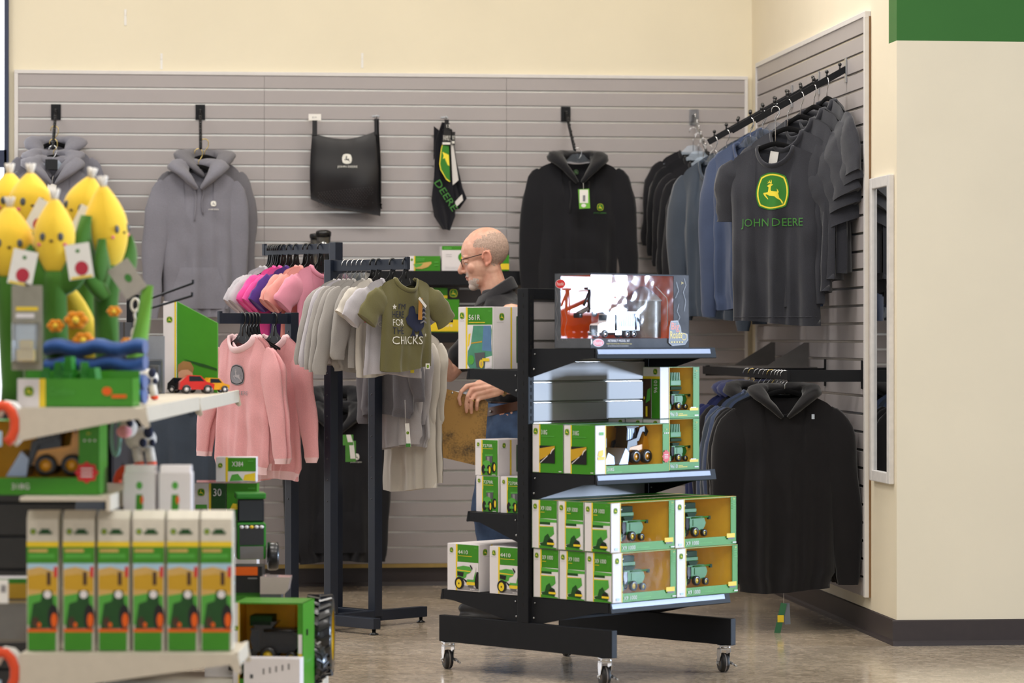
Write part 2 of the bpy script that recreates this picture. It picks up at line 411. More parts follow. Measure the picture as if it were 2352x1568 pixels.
# baseboards
mb = MB(); mb.prism([(YB, 0), (YB-0.018, 0), (YB-0.014, 0.012), (YB-0.006, 0.02), (YB-0.006, 0.098), (YB, 0.102)], xwin, XW, 'x')
struct(mb.build('baseboard_back', M['baseb']))
mb = MB(); mb.prism([(XW, 0), (XW-0.018, 0), (XW-0.014, 0.012), (XW-0.006, 0.02), (XW-0.006, 0.1), (XW, 0.104)], YC-0.02, YB, 'y')
struct(mb.build('baseboard_side', M['baseb']))
mb = MB(); mb.prism([(YC-0.02, 0), (YC-0.038, 0), (YC-0.034, 0.012), (YC-0.026, 0.02), (YC-0.026, 0.1), (YC-0.02, 0.104)], XW-0.018, 9.5, 'x')
struct(mb.build('baseboard_right', M['baseb']))
# window at the far left edge
wn = struct(bpy.data.objects.new('window_1', None)); COL.objects.link(wn)
zm = zat(363, 15.05)
mb = MB(); mb.box(xwin-0.022, xwin, YB-0.03, YB+0.1, 0.2, 4.2); mb.box(XL, xwin-0.01, YB-0.03, YB+0.1, zm-0.045, zm+0.04); mb.box(XL, xwin-0.01, YB-0.03, YB+0.1, 0.2, 0.3)
mb.build('window_frame', mat('window_frame_blue', '#2C3550', 0.4), wn)
mb = MB(); mb.box(XL, xwin-0.02, YB+0.04, YB+0.05, 0.3, 4.2)
mb.build('pane', mat('daylight_pane', '#FFFFFF', 0.3, var=0, emit='#F4F8FF', estr=2.2), wn)
# ---- slatwall: backing, aluminium channel inserts, each slat a piece
SP = 0.0762
def slatwall(parent, org, along, out, widths, z0, nsl, edge_start=True, insert=True):
    org = Vector(org); along = Vector(along); out = Vector(out)
    mtx = Matrix(((along.x, out.x, 0, org.x), (along.y, out.y, 0, org.y), (0, 0, 1, 0), (0, 0, 0, 1)))
    x = 0
    for wd in widths:
        mb = MB(); mb.box(x, x+wd, 0, 0.009, z0, z0+nsl*SP, 0, mtx=mtx)
        panel = mb.build('slatwall_panel', [M['groove']], parent)
        for k in range(nsl):
            g = 0.0105
            za = z0+k*SP+(g if k > 0 else 0); zb = z0+(k+1)*SP
            pr = [(0.009, za+0.004), (0.0185, za), (0.02, za+0.0015), (0.02, zb-0.0015), (0.0185, zb), (0.009, zb-0.004)]
            mb = MB(); mb.prism(pr, x+0.0008, x+wd-0.0008, 'x', mtx=mtx)
            mb.build('slat', [M['slat']], panel)
            if insert and k > 0:
                zc = z0+k*SP
                mb = MB(); mb.prism([(0.009, zc), (0.0168, zc+0.0005), (0.0168, zc+0.0022), (0.0105, zc+0.003), (0.0105, zc+g-0.001), (0.009, zc+g)], x+0.001, x+wd-0.001, 'x', mtx=mtx)
                mb.build('channel_insert', [M['alu']], panel)
        x += wd
    return mtx
xs0 = cam2w(lat(41, 15.05), 15.05, 0).x
_db = YB/(CA-(1709-CX)/F_PX*SA); xs1 = cam2w(lat(1709, _db), _db, 0).x
wtot = xs1-xs0
z_sl0 = 0.112
slatwall(wall_back, (xs0, YB, 0), (1, 0, 0), (0, -1, 0), [wtot/3]*3, z_sl0, 32)
zt_ = z_sl0+32*SP
def trim(name, parts):
    mb = MB()
    for p in parts: mb.box(*p, 0, bev=0.002)
    return struct(mb.build(name, M['trim']))
trim('trim_1', [(xs0-0.018, xs1+0.016, YB-0.026, YB, zt_-0.002, zt_+0.016)])
trim('trim_2', [(xs0-0.018, xs0+0.001, YB-0.026, YB, z_sl0, zt_-0.002)])
trim('trim_3', [(xs1-0.001, xs1+0.016, YB-0.026, YB, z_sl0, zt_-0.002)])
mb = MB(); mb.box(xs0-0.015, xs1+0.013, YB-0.02, YB, z_sl0-0.02, z_sl0-0.0005); struct(mb.build('trim_4', mat('ledger_strip', '#A98F52', 0.6)))
# side slatwall
def yon(px):                                    # point on the side wall plane seen at column px
    d = XW/(SA+(px-CX)/F_PX*CA); return cam2w(lat(px, d), d, 0).y, d
ys_far, d_far = yon(1748); ys_near, d_near = yon(1998)
z_ss0 = 0.155
wl = (ys_far-ys_near)
slatwall(wall_side, (XW, ys_far, 0), (0, -1, 0), (-1, 0, 0), [wl/2]*2, z_ss0, 32, insert=True)
zts = z_ss0+32*SP
trim('trim_5', [(XW-0.026, XW, ys_near-0.02, ys_far+0.02, zts-0.002, zts+0.02)])
trim('trim_6', [(XW-0.028, XW-0.009, ys_near-0.024, ys_near+0.001, z_ss0, zts-0.002)])
trim('trim_7', [(XW-0.026, XW, ys_far-0.001, ys_far+0.02, z_ss0, zts-0.002)])
mb = MB(); mb.box(XW-0.0085, XW-0.001, ys_near-0.022, ys_near, z_ss0, zts-0.003); struct(mb.build('trim_8', M['mdf']))
# ------------------------------------------------------------------ mobile gondola cart
CART_O = cam2w(0.05, 11.161, 0); CART_R = math.radians(45)-YAW
CART_M = T(*CART_O) @ RZ(CART_R)
def cw(x, y, z=0): return CART_M @ Vector((x, y, z))
cart = thing('gondola_cart', 'black steel double sided display cart on casters with grey slat back panel', 'display cart', CART_O, CART_R)
LEN = 0.645
for x in (0.0, LEN):
    mb = MB(); mb.box(x-0.014, x+0.014, -0.445, 0.445, 0.104, 0.203, 0, bev=0.002)
    mb.build('leg_beam', [M['black']], cart)
    mb = MB(); mb.box(x-0.015, x+0.015, -0.028, 0.028, 0.203, 1.425, 0, bev=0.0015)
    up = mb.build('upright', [M['black']], cart)
    mb = MB()
    for k in range(29):                       # punched slots: end face and both shelf faces
        z = 0.26+k*0.0405
        mb.box(x-0.0156, x-0.0148, -0.003, 0.003, z, z+0.014)
    for k in range(45):
        z = 0.24+k*0.026
        for sy in (-1, 1): mb.box(x-0.004, x+0.004, sy*0.0281-0.0004, sy*0.0281+0.0004, z, z+0.016)
    mb.build('slots', [mat('slot_dark', '#060607', 0.8, var=0)], up)
    for y in (-0.405, 0.405):
        cs = bpy.data.objects.new('caster', None); COL.objects.link(cs); cs.parent = cart; cs.location = (x, y, 0)
        cs.rotation_euler = (0, 0, math.radians(62))
        mb = MB(); mb.box(-0.024, 0.024, -0.024, 0.024, 0.099, 0.1035, bev=0.001); mb.lathe([(0.019, 0.09), (0.022, 0.093), (0.022, 0.099)], 20)
        # fork: crown and two cheeks
        mb.prism([(-0.004, 0.09), (0.03, 0.088), (0.036, 0.078), (0.034, 0.06), (0.026, 0.03), (0.014, 0.028), (0.004, 0.05), (-0.006, 0.075)], -0.02, -0.0175, 'y')
        mb.prism([(-0.004, 0.09), (0.03, 0.088), (0.036, 0.078), (0.034, 0.06), (0.026, 0.03), (0.014, 0.028), (0.004, 0.05), (-0.006, 0.075)], 0.0175, 0.02, 'y')
        mb.box(-0.004, 0.033, -0.02, 0.02, 0.083, 0.09, bev=0.001)
        mb.build('fork', [M['chrome']], cs)
        mb = MB(); mb.tube([(0.02, -0.026, 0.036), (0.02, 0.026, 0.036)], 0.005, 8); mb.box(-0.012, 0.012, -0.03, -0.022, 0.03, 0.036); mb.tube([(0.02, -0.03, 0.036), (-0.012, -0.034, 0.028), (-0.03, -0.034, 0.026)], 0.004, 6)
        mb.build('brake_lever', [M['steel']], cs)
        wm = T(0.02, 0, 0.036) @ RX(PI/2)
        mb = MB(); mb.lathe([(0.012, -0.015), (0.03, -0.015), (0.035, -0.011), (0.036, -0.003), (0.0352, 0.0), (0.036, 0.003), (0.035, 0.011), (0.03, 0.015), (0.012, 0.015)], 28, 0, wm)
        wh = mb.build('wheel', [M['rubber']], cs)
        mb = MB(); mb.lathe([(0.0363, -0.002), (0.0368, 0), (0.0363, 0.002)], 28, 0, wm, cap=False); mb.lathe([(0.004, -0.0165), (0.014, -0.0165), (0.014, 0.0165), (0.004, 0.0165)], 18, 0, wm)
        mb.build('hub', [M['grey_rubber']], wh)
mb = MB(); mb.box(0.015, LEN-0.015, -0.02, 0.02, 0.205, 0.265, bev=0.002); mb.box(0.015, LEN-0.015, -0.034, 0.034, 0.203, 0.212)
mb.build('cross_rail', [M['black']], cart)
mb = MB(); mb.box(0.015, LEN-0.015, -0.024, 0.024, 1.385, 1.425, bev=0.002)
mb.build('cross_rail', [M['black']], cart)
mb = MB(); mb.box(0.016, LEN-0.016, -0.006, 0.006, 0.266, 1.385)
bp = mb.build('back_panel', [M['groove']], cart)
for sgn in (-1, 1):
    for k in range(15):
        z0 = 0.268+k*0.0745; z1 = min(z0+0.0655, 1.384)
        mb = MB(); mb.prism([(sgn*0.006, z0+0.003), (sgn*0.014, z0), (sgn*0.0152, z0+0.001), (sgn*0.0152, z1-0.001), (sgn*0.014, z1), (sgn*0.006, z1-0.003)], 0.018, LEN-0.018, 'x')
        mb.build('slat', [M['slat']], bp)
        if k:
            mb = MB(); mb.prism([(sgn*0.006, z0-0.0085), (sgn*0.0125, z0-0.008), (sgn*0.0125, z0-0.006), (sgn*0.0075, z0-0.005), (sgn*0.006, z0-0.001)], 0.018, LEN-0.018, 'x')
            mb.build('channel_insert', [M['alu']], bp)
M['price_strip'] = mat('price_channel_plastic', '#AEBBD8', 0.25, var=0.03, coat=0.4)
def cart_shelf(sg, z, t, lip=0.034):
    sh = bpy.data.objects.new('shelf', None); COL.objects.link(sh); sh.parent = cart
    mb = MB(); mb.box(0.004, LEN-0.004, min(sg*0.03, sg*t), max(sg*0.03, sg*t), z-0.012, z, bev=0.0015); mb.build('deck', [M['black']], sh)
    for x in (0.003, LEN-0.006):
        mb = MB(); mb.prism([(sg*0.03, z-0.001), (sg*(t-0.004), z-0.001), (sg*(t-0.004), z-0.034), (sg*(t-0.06), z-0.037), (sg*0.03, z-0.105)], x-0.0035, x, 'x'); mb.build('bracket', [M['black']], sh)
    y0, y1 = sorted((sg*t, sg*(t+0.008)))
    mb = MB(); mb.prism([(sg*t, z+0.002), (sg*(t+0.004), z+0.003), (sg*(t+0.012), z-lip), (sg*(t+0.008), z-lip-0.003), (sg*(t-0.002), z-lip)], 0.0, LEN, 'x'); mb.build('front_lip', [M['black']], sh)
    if sg < 0:
        mb = MB(); mb.prism([(-(t+0.0052), z-0.002), (-(t+0.0062), z-0.002), (-(t+0.0105), z-0.019), (-(t+0.0095), z-0.019)], 0.006, LEN-0.03, 'x'); mb.build('price_channel', [M['price_strip']], sh)
    mb = MB()
    for x in (0.0005, LEN-0.0085): mb.sphere((x-0.003, sg*0.045, z-0.075), 0.004, 8, 6); mb.sphere((x-0.003, sg*0.05, z-0.02), 0.003, 8, 6)
    mb.build('bolt', [M['steel']], sh)
    return sh
cart_shelf(-1, 0.297, 0.42); cart_shelf(-1, 0.752, 0.35); cart_shelf(-1, 1.205, 0.35)
cart_shelf(1, 0.297, 0.44); cart_shelf(1, 0.595, 0.30); cart_shelf(1, 1.126, 0.30)
# ------------------------------------------------------------------ boxed toys
def pkg(name, label, cat, x0, x1, t0, t1, z0, h, group=None, side=-1, yaw=0.0):
    """a carton on the cart: x along the cart, t away from the back panel; local frame centred at its base"""
    cx, cy = (x0+x1)/2, side*(t0+t1)/2
    o = thing(name, label, cat, cw(cx, cy, z0), CART_R+yaw, group)
    return o, (x1-x0)/2, (t1-t0)/2, h
def carton(t, a, b, h, m='pr_white', flap=True, top='pr_white'):
    mb = MB(); mb.box(-a, a, -b, b, 0, h, 0, bev=0.0012); c = mb.build('carton', [M[m]], t)
    if flap:
        mb = MB(); mb.box(-a+0.004, a-0.004, -b+0.002, b-0.004, h, h+0.0008); mb.build('top_flap', [M[top]], t)
    return c
def window_carton(t, a, b, h, fl, fr, fb, ft, outer='pr_green', left_strip='pr_white', win_left=None):
    """open display carton: card walls with a clear front; fl/fr/fb/ft are the frame strips on the front"""
    w_ = 0.0022
    mb = MB()
    mb.box(-a, a, b-w_, b, 0, h, 0)                 # back
    mb.box(-a, a, -b, b, 0, w_, 0); mb.box(-a, a, -b, b, h-w_, h, 0)
    if win_left is None: mb.box(-a, -a+w_, -b, b, 0, h, 1)
    else:
        z1, y1 = win_left
        mb.box(-a, -a+w_, -b, b, 0, z1, 0); mb.box(-a, -a+w_, y1, b, z1, h, 0); mb.box(-a, -a+w_, -b, y1, h-0.008, h, 0)
    mb.box(a-w_, a, -b, b, 0, h, 0)
    if fl > 0: mb.box(-a, -a+fl, -b, -b+w_, 0, h, 1)
    if fr > 0: mb.box(a-fr, a, -b, -b+w_, 0, h, 0)
    if fb > 0: mb.box(-a+fl, a-fr, -b, -b+w_, 0, fb, 0)
    if ft > 0: mb.box(-a+fl, a-fr, -b, -b+w_, h-ft, h, 0)
    c = mb.build('carton', [M[outer], M[left_strip]], t)
    g = 0.0006
    mb = MB(); mb.box(-a+w_, a-w_, b-w_-g, b-w_, w_, h-w_); mb.box(-a+w_, a-w_, -b+w_, b-w_, w_, w_+g); mb.box(-a+w_, a-w_, -b+w_, b-w_, h-w_-g, h-w_)
    mb.box(a-w_-g, a-w_, -b+w_, b-w_, w_, h-w_)
    if win_left is None: mb.box(-a+w_, -a+w_+g, -b+w_, b-w_, w_, h-w_)
    # slanted backdrop wings as in the photo
    mb.add([(a-w_-g, -b+w_, w_), (a*0.45, b-w_-g*2, w_), (a*0.45, b-w_-g*2, h-w_), (a-w_-g, -b+w_, h-w_)], [(0, 1, 2, 3)])
    return c, mb
def side_face(t, a, b):  # canvas on the -x face : u runs towards the front
    return dict(org=(-a, b, 0), ud=(0, -1, 0), vd=(0, 0, 1))
def front_face(a, b): return dict(org=(-a, -b, 0), ud=(1, 0, 0), vd=(0, 0, 1))
def rwheel(mb, x, y, z, r, wdt, mi_t, mi_h, n=18, hub=0.58):
    mt = T(x, y, z) @ RX(PI/2)
    mb.lathe([(r*hub, -wdt/2), (r*0.94, -wdt/2), (r, -wdt*0.3), (r, wdt*0.3), (r*0.94, wdt/2), (r*hub, wdt/2)], n, mi_t, mt, cap=False)
    mb.lathe([(r*0.12, wdt*0.42), (r*0.2, wdt*0.42), (r*0.3, wdt*0.2), (r*(hub+0.02), wdt*0.3), (r*(hub+0.02), -wdt*0.3), (r*0.3, -wdt*0.2)], n, mi_h, mt)
def toy_combine(t, x0, y, z, s=1.0, dark=False):
    """a die-cast combine facing left; x0 its front, s overall scale (1 = 0.17 m)"""
    o = bpy.data.objects.new('toy_combine', None); COL.objects.link(o); o.parent = t; o.location = (x0, y, z); o.scale = (s, s, s)
    mats = [M['toy_green'], M['toy_dgreen'], M['toy_yellow'], M['toy_black'], M['toy_silver'], M['toy_glass']]
    if dark: mats[0] = mats[1] = M['toy_black']
    mb = MB()
    mb.prism([(0.028, 0.03), (0.105, 0.028), (0.122, 0.045), (0.13, 0.062), (0.12, 0.082), (0.1, 0.088), (0.03, 0.088)], -0.022, 0.022, 'y', 0)
    mb.prism([(0.04, 0.05), (0.112, 0.05), (0.118, 0.064), (0.108, 0.078), (0.04, 0.08)], -0.0245, 0.0245, 'y', 0)
    mb.prism([(0.03, 0.086), (0.112, 0.086), (0.112, 0.094), (0.03, 0.094)], -0.02, 0.02, 'y', 0)
    mb.build('body', mats, o)
    mb = MB(); mb.prism([(0.0, 0.032), (0.03, 0.032), (0.03, 0.09), (-0.004, 0.09), (-0.008, 0.062)], -0.02, 0.02, 'y', 5); mb.box(-0.006, 0.036, -0.023, 0.023, 0.088, 0.094, 0); mb.box(0.018, 0.03, -0.0225, 0.0225, 0.03, 0.089, 0)
    mb.build('cab', mats, o)
    mb = MB(); mb.prism([(0.006, 0.094), (0.05, 0.094), (0.066, 0.112), (-0.004, 0.112)], -0.025, 0.025, 'y', 1); mb.build('grain_tank', mats, o)
    mb = MB(); mb.tube([(0.03, -0.026, 0.088), (0.14, -0.03, 0.09)], 0.004, 8, 0); mb.box(0.136, 0.15, -0.034, -0.024, 0.078, 0.094, 1); mb.build('unload_auger', mats, o)
    mb = MB(); mb.prism([(-0.03, 0.004), (-0.006, 0.004), (0.012, 0.03), (0.0, 0.04), (-0.03, 0.028)], -0.012, 0.012, 'y', 0); mb.box(-0.034, -0.02, -0.03, 0.03, 0.003, 0.022, 0); mb.build('feeder_house', mats, o)
    for (wx, wr) in ((0.043, 0.023), (0.106, 0.017)):
        for sy in (-1, 1): mb = MB(); rwheel(mb, wx, sy*0.03, wr, wr, 0.016, 3, 2); mb.build('wheel', mats, o)
    return o
def toy_header(t, x0, x1, z0, z1, y):
    mb = MB(); mb.box(x0, x1, y, y+0.03, z0+0.012, z1, 0, bev=0.004); mb.box(x0, x1, y-0.004, y+0.012, z0, z0+0.014, 1, bev=0.002)
    for i in range(6): mb.sphere((x0+(x1-x0)*(i+0.5)/6, y+0.004, z0-0.001), (0.006, 0.004, 0.004), 8, 5, 1)
    mb.build('toy_header', [M['toy_dgreen'], M['toy_green']], t)
    mb = MB(); mb.tube([(x0+0.0, y-0.006, z1-0.012), (x0+(x1-x0)*0.3, y-0.006, z1-0.010)], 0.0028, 8); mb.build('tie_strap', [M['toy_white']], t)
def combine_art(p, u0, v0, u1, v1):
    W, H = u1-u0, v1-v0; q = lambda a, b: (u0+a*W, v0+b*H)
    p.rect(u0, v0, u1, v1, 'pr_white')
    p.poly([q(0, .86), q(1, .88), q(1, .97), q(0, 1)], 'pr_lgreen'); p.poly([q(0, .8), q(.62, .8), q(.62, .88), q(0, .88)], 'pr_dgreen')
    p.poly([q(0, .74), q(.82, .75), q(.86, .5), q(.72, .42), q(.5, .34), q(.3, .22), q(0, .18)], 'pr_lgreen')
    p.poly([q(0, .72), q(.8, .735), q(.8, .75), q(0, .745)], 'pr_yellow')
    p.poly([q(.0, .16), q(.22, .2), q(.3, .4), q(.5, .5), q(.62, .36), q(.8, .3), q(.86, .18), q(.8, .06), q(.4, .02), q(.1, .08)], 'pr_dgreen')
    p.poly([q(.42, .18), q(.55, .32), q(.78, .28), q(.84, .14), q(.6, .1)], 'pr_black')
    p.poly([q(0, 0), q(1, 0), q(1, .03), q(.7, .06), q(0, .1)], 'pr_green')
    p.rect(*q(.46, .13), *q(.88, .2), 'pr_yellow')
def jd_side(t, a, b, h, title, art='combine', sub=True, yellow_u=0.27):
    """the printed end panel: white strip with shield, yellow rule, green title block and picture"""
    p = Print(); W = 2*b
    yu = W*yellow_u; yw = W*0.055
    p.rect(yu+yw, h*0.01, W-0.003, h*0.99, 'pr_green') if art != 'photo' else None
    p.rect(yu, 0.001, yu+yw, h-0.001, 'pr_yellow')
    p.logo(yu*0.5, h*0.86, min(yu*0.3, h*0.055)); p.rect(yu*0.22, h*0.775, yu*0.8, h*0.779, 'pr_grey')
    u0 = yu+yw
    if art == 'combine': combine_art(p, u0, h*0.01, W-0.003, h*0.62)
    elif art == 'tractor': tractor_art(p, u0, h*0.01, W-0.003, h*0.6)
    elif art == 'side_tractor': side_tractor_art(p, u0, h*0.01, W-0.002, h*0.6)
    elif art == 'baler': baler_art(p, u0, h*0.01, W-0.003, h*0.7)
    if title:
        tw = (W-u0)*(0.62 if len(title) > 4 else 0.46)
        p.text(title, u0+(W-u0)*0.07, h*0.79, h*0.085, 'pr_white', w=tw)
        if sub: p.rect(u0+(W-u0)*0.08, h*0.745, u0+(W-u0)*(0.3 if art == 'combine' else 0.72), h*0.755, 'pr_yellow')
        p.rect(W-0.022, h*0.94, W-0.006, h*0.946, 'pr_lgreen'); p.rect(W-0.02, h*0.925, W-0.006, h*0.931, 'pr_lgreen')
    f = side_face(t, a, b); p.build('printed_panel', t, **f)
def tractor_art(p, u0, v0, u1, v1):      # three-quarter tractor, cab and big wheels
    W, H = u1-u0, v1-v0; q = lambda a, b: (u0+a*W, v0+b*H)
    p.rect(u0, v0, u1, v1+H*0.05, 'pr_green')
    p.ell(*q(.78, .38), .16*W, .26*H, 'pr_black'); p.ell(*q(.82, .38), .07*W, .17*H, 'pr_yellow')
    p.poly([q(.2, .98), q(.72, 1.0), q(.74, .92), q(.2, .9)], 'pr_lgreen'); p.poly([q(.24, .9), q(.7, .92), q(.68, .6), q(.26, .58)], 'pr_dgrey'); p.poly([q(.34, .88), q(.5, .88), q(.5, .62), q(.36, .62)], 'pr_grey')
    p.poly([q(.06, .62), q(.3, .72), q(.52, .66), q(.6, .4), q(.5, .3), q(.1, .34)], 'pr_lgreen')
    p.ell(*q(.1, .28), .13*W, .22*H, 'pr_black'); p.ell(*q(.48, .26), .15*W, .24*H, 'pr_black'); p.ell(*q(.53, .26), .06*W, .17*H, 'pr_yellow')
    p.rect(*q(.16, .2), *q(.42, .32), 'pr_lgreen'); p.rect(*q(.68, .02), *q(.92, .045), 'pr_white')
def side_tractor_art(p, u0, v0, u1, v1): # lawn tractor seen from the side
    W, H = u1-u0, v1-v0; q = lambda a, b: (u0+a*W, v0+b*H)
    p.rect(u0, v0, u1, v1+H*0.03, 'pr_white')
    p.poly([q(0, .02), q(1, .02), q(1, .12), q(.3, .2), q(0, .12)], 'pr_grey')
    p.poly([q(0, .46), q(.3, .44), q(.62, .3), q(.8, .3), q(.92, .72), q(1, .7), q(1, .1), q(.9, .1), q(.8, .26), q(.46, .26), q(.3, .4), q(0, .4)], 'pr_black')
    p.poly([q(0, .84), q(.3, .9), q(.6, .88), q(.68, .76), q(.62, .66), q(.46, .6), q(.42, .48), q(.3, .44), q(0, .5)], 'pr_lgreen')
    p.poly([q(0, .75), q(.64, .72), q(.64, .69), q(0, .71)], 'pr_yellow'); p.poly([q(0.02, .68), q(.32, .66), q(.28, .5), q(0.02, .54)], 'pr_black')
    p.poly([q(.6, .92), q(.64, .95), q(.78, .78), q(.72, .74)], 'pr_black'); p.poly([q(.76, .86), q(.9, .9), q(.84, .58), q(.76, .5), q(.66, .6)], 'pr_white')
    p.poly([q(.48, .42), q(.78, .42), q(.86, .7), q(.9, .7), q(.84, .34), q(.48, .34)], 'pr_lgreen')
    p.ell(*q(.12, .27), .22*W, .22*H, 'pr_black'); p.ell(*q(.1, .25), .13*W, .155*H, 'pr_yellow'); p.ell(*q(.1, .25), .03*W, .035*H, 'pr_brown')
    p.ell(*q(1.0, .34), .0*W+.002, .2*H, 'pr_black'); p.rect(*q(.47, .22), *q(.86, .33), 'pr_yellow'); p.rect(*q(.53, .15), *q(.8, .2), 'pr_dgrey')
    for i in range(3): p.rect(*q(.64+i*.08, .055), *q(.69+i*.08, .09), 'pr_white')
def baler_art(p, u0, v0, u1, v1):
    W, H = u1-u0, v1-v0; q = lambda a, b: (u0+a*W, v0+b*H)
    G = mat('print_teal_green', '#4C8F74', 0.3, var=0.1, coat=0.5)
    p.rect(u0, v0, u1, v1+H*0.02, 'pr_white')
    p.poly([q(.24, 1), q(.95, 1), q(.99, .9), q(.97, .6), q(1, .3), q(.75, .26), q(.7, .0), q(.1, .0), q(0, .1), q(.02, .4), q(.14, .55)], G)
    p.poly([q(.66, 1), q(.95, 1), q(.98, .4), q(.6, .42)], M['pr_blue']); p.poly([q(.05, .8), q(.14, .82), q(.08, .55), q(.02, .5)], 'pr_yellow')
    p.poly([q(.15, .6), q(.6, .64), q(.6, .61), q(.15, .575)], 'pr_gold'); p.ell(*q(.16, .2), .12*W, .11*H, 'pr_lgreen')
    p.poly([q(.3, .36), q(.72, .38), q(.7, .02), q(.38, .02)], 'pr_dgrey'); p.ell(*q(.58, .11), .09*W, .1*H, 'pr_yellow'); p.ell(*q(.58, .11), .04*W, .05*H, 'pr_tan'); p.rect(*q(.62, .17), *q(.9, .24), 'pr_yellow')
    p.poly([q(.8, .1), q(.95, .1), q(.95, .02), q(.8, .02)], 'pr_white')
# ---- X9 1000 combines, bottom right shelf (two layers, three deep, two columns)
ords = {0: 'back', 1: 'middle', 2: 'front'}
def x9(col, dep, lay):
    x0 = 0.002+col*0.3425-(0.004 if lay else 0.0)
    t0 = 0.034+dep*0.1325+(0.0 if lay else 0.004)
    z0 = 0.2985+lay*0.179
    lvl = 'upper' if lay else 'lower'
    if dep == 2:
        lab = '%s layer X9 1000 combine window box, %s on lowest cart shelf front' % (lvl, 'left one' if col == 0 else 'right one')
    else: lab = '%s layer X9 1000 combine box, %s, %s half of cart shelf' % (lvl, 'rearmost against the panel' if dep == 0 else 'in the middle', 'near' if col == 0 else 'far')
    t, a, b, h = pkg('toy_combine_box', lab, 'toy box', x0, x0+0.338, t0, t0+0.131, z0, 0.1775, 'combine boxes on the lowest cart shelf')
    c, mb = window_carton(t, a, b, h, 0.05, 0.03, 0.032, 0.0)
    mb.build('card_liner', [M['card_in']], t)
    mb = MB(); mb.box(-a, a, -b, -b+0.02, h, h+0.0008); mb.build('top_flap', [M['pr_gold']], t)
    jd_side(t, a, b, h, 'X9 1000', 'combine')
    if dep == 2:
        p = Print(); W = 2*a
        p.rect(0.046, 0.001, 0.0505, h-0.001, 'pr_yellow'); p.logo(0.023, h*0.84, 0.0105); p.rect(0.012, h*0.765, 0.034, h*0.768, 'pr_grey'); p.rect(0.018, h*0.05, 0.034, h*0.09, 'pr_sky')
        p.text('X9 1000', 0.056, 0.008, 0.0145, 'pr_white', w=0.07); p.rect(0.13, 0.012, 0.2, 0.0145, 'pr_lgreen')
        for k in range(4): p.rect(W-0.024, h*(0.9-k*0.05), W-0.008, h*(0.912-k*0.05), 'pr_lgreen')
        p.text('3+', W-0.02, h*0.93, 0.007, 'pr_yellow'); p.rect(W-0.024, 0.006, W-0.004, 0.010, 'pr_white')
        p.rect(W-0.058, 0.026, W-0.012, 0.042, 'pr_yellow'); p.rect(W-0.052, 0.02, W-0.018, 0.026, 'pr_dgrey')
        p.build('printed_front', t, **front_face(a, b))
        toy_combine(t, -a+0.118, 0.0, 0.033, 0.8); toy_header(t, -a+0.1, -a+0.195, 0.122, 0.158, 0.008)
        mb = MB(); mb.box(-a+0.05, a-0.03, -b+0.0006, -b+0.001, 0.032, h-0.002); mb.build('clear_window', [M['clear']], t)
for col in (0, 1):
    for dep in (0, 1, 2):
        for lay in (0, 1): x9(col, dep, lay)
# ---- 318G skid steers, middle shelf
def skid_steer(t, x0, y, z, s=1.0):
    o = bpy.data.objects.new('toy_skid_steer', None); COL.objects.link(o); o.parent = t; o.location = (x0, y, z); o.scale = (s,)*3
    mats = [M['toy_amber'], M['toy_black'], M['toy_grey'], M['toy_silver']]
    mb = MB(); mb.prism([(0.05, 0.022), (0.15, 0.022), (0.155, 0.04), (0.148, 0.07), (0.14, 0.1), (0.132, 0.1), (0.125, 0.06), (0.06, 0.05)], -0.03, 0.03, 'y', 0); mb.build('body', mats, o)
    mb = MB(); mb.prism([(0.055, 0.05), (0.105, 0.055), (0.105, 0.115), (0.06, 0.115)], -0.024, 0.024, 'y', 1)
    for i in range(5): mb.box(0.062+i*0.008, 0.065+i*0.008, -0.0255, -0.0235, 0.07, 0.108, 3)
    mb.box(0.052, 0.112, -0.026, 0.026, 0.113, 0.119, 1, bev=0.002); mb.build('cab', mats, o)
    for sy in (-1, 1):
        mb = MB(); mb.prism([(0.135, 0.085), (0.145, 0.1), (0.13, 0.118), (0.105, 0.112), (0.09, 0.08), (0.05, 0.07), (0.04, 0.02), (0.048, 0.02), (0.062, 0.062), (0.1, 0.072), (0.116, 0.1), (0.126, 0.1)], sy*0.033-0.003, sy*0.033+0.003, 'y', 1); mb.build('lift_arm', mats, o)
    mb = MB(); mb.prism([(0.0, 0.0), (0.04, 0.0), (0.045, 0.035), (0.03, 0.05)], -0.045, 0.045, 'y', 3)
    mb.build('bucket', mats, o)
    for wx in (0.078, 0.13):
        for sy in (-1, 1): mb = MB(); rwheel(mb, wx, sy*0.038, 0.022, 0.022, 0.018, 1, 0); mb.build('wheel', mats, o)
    return o
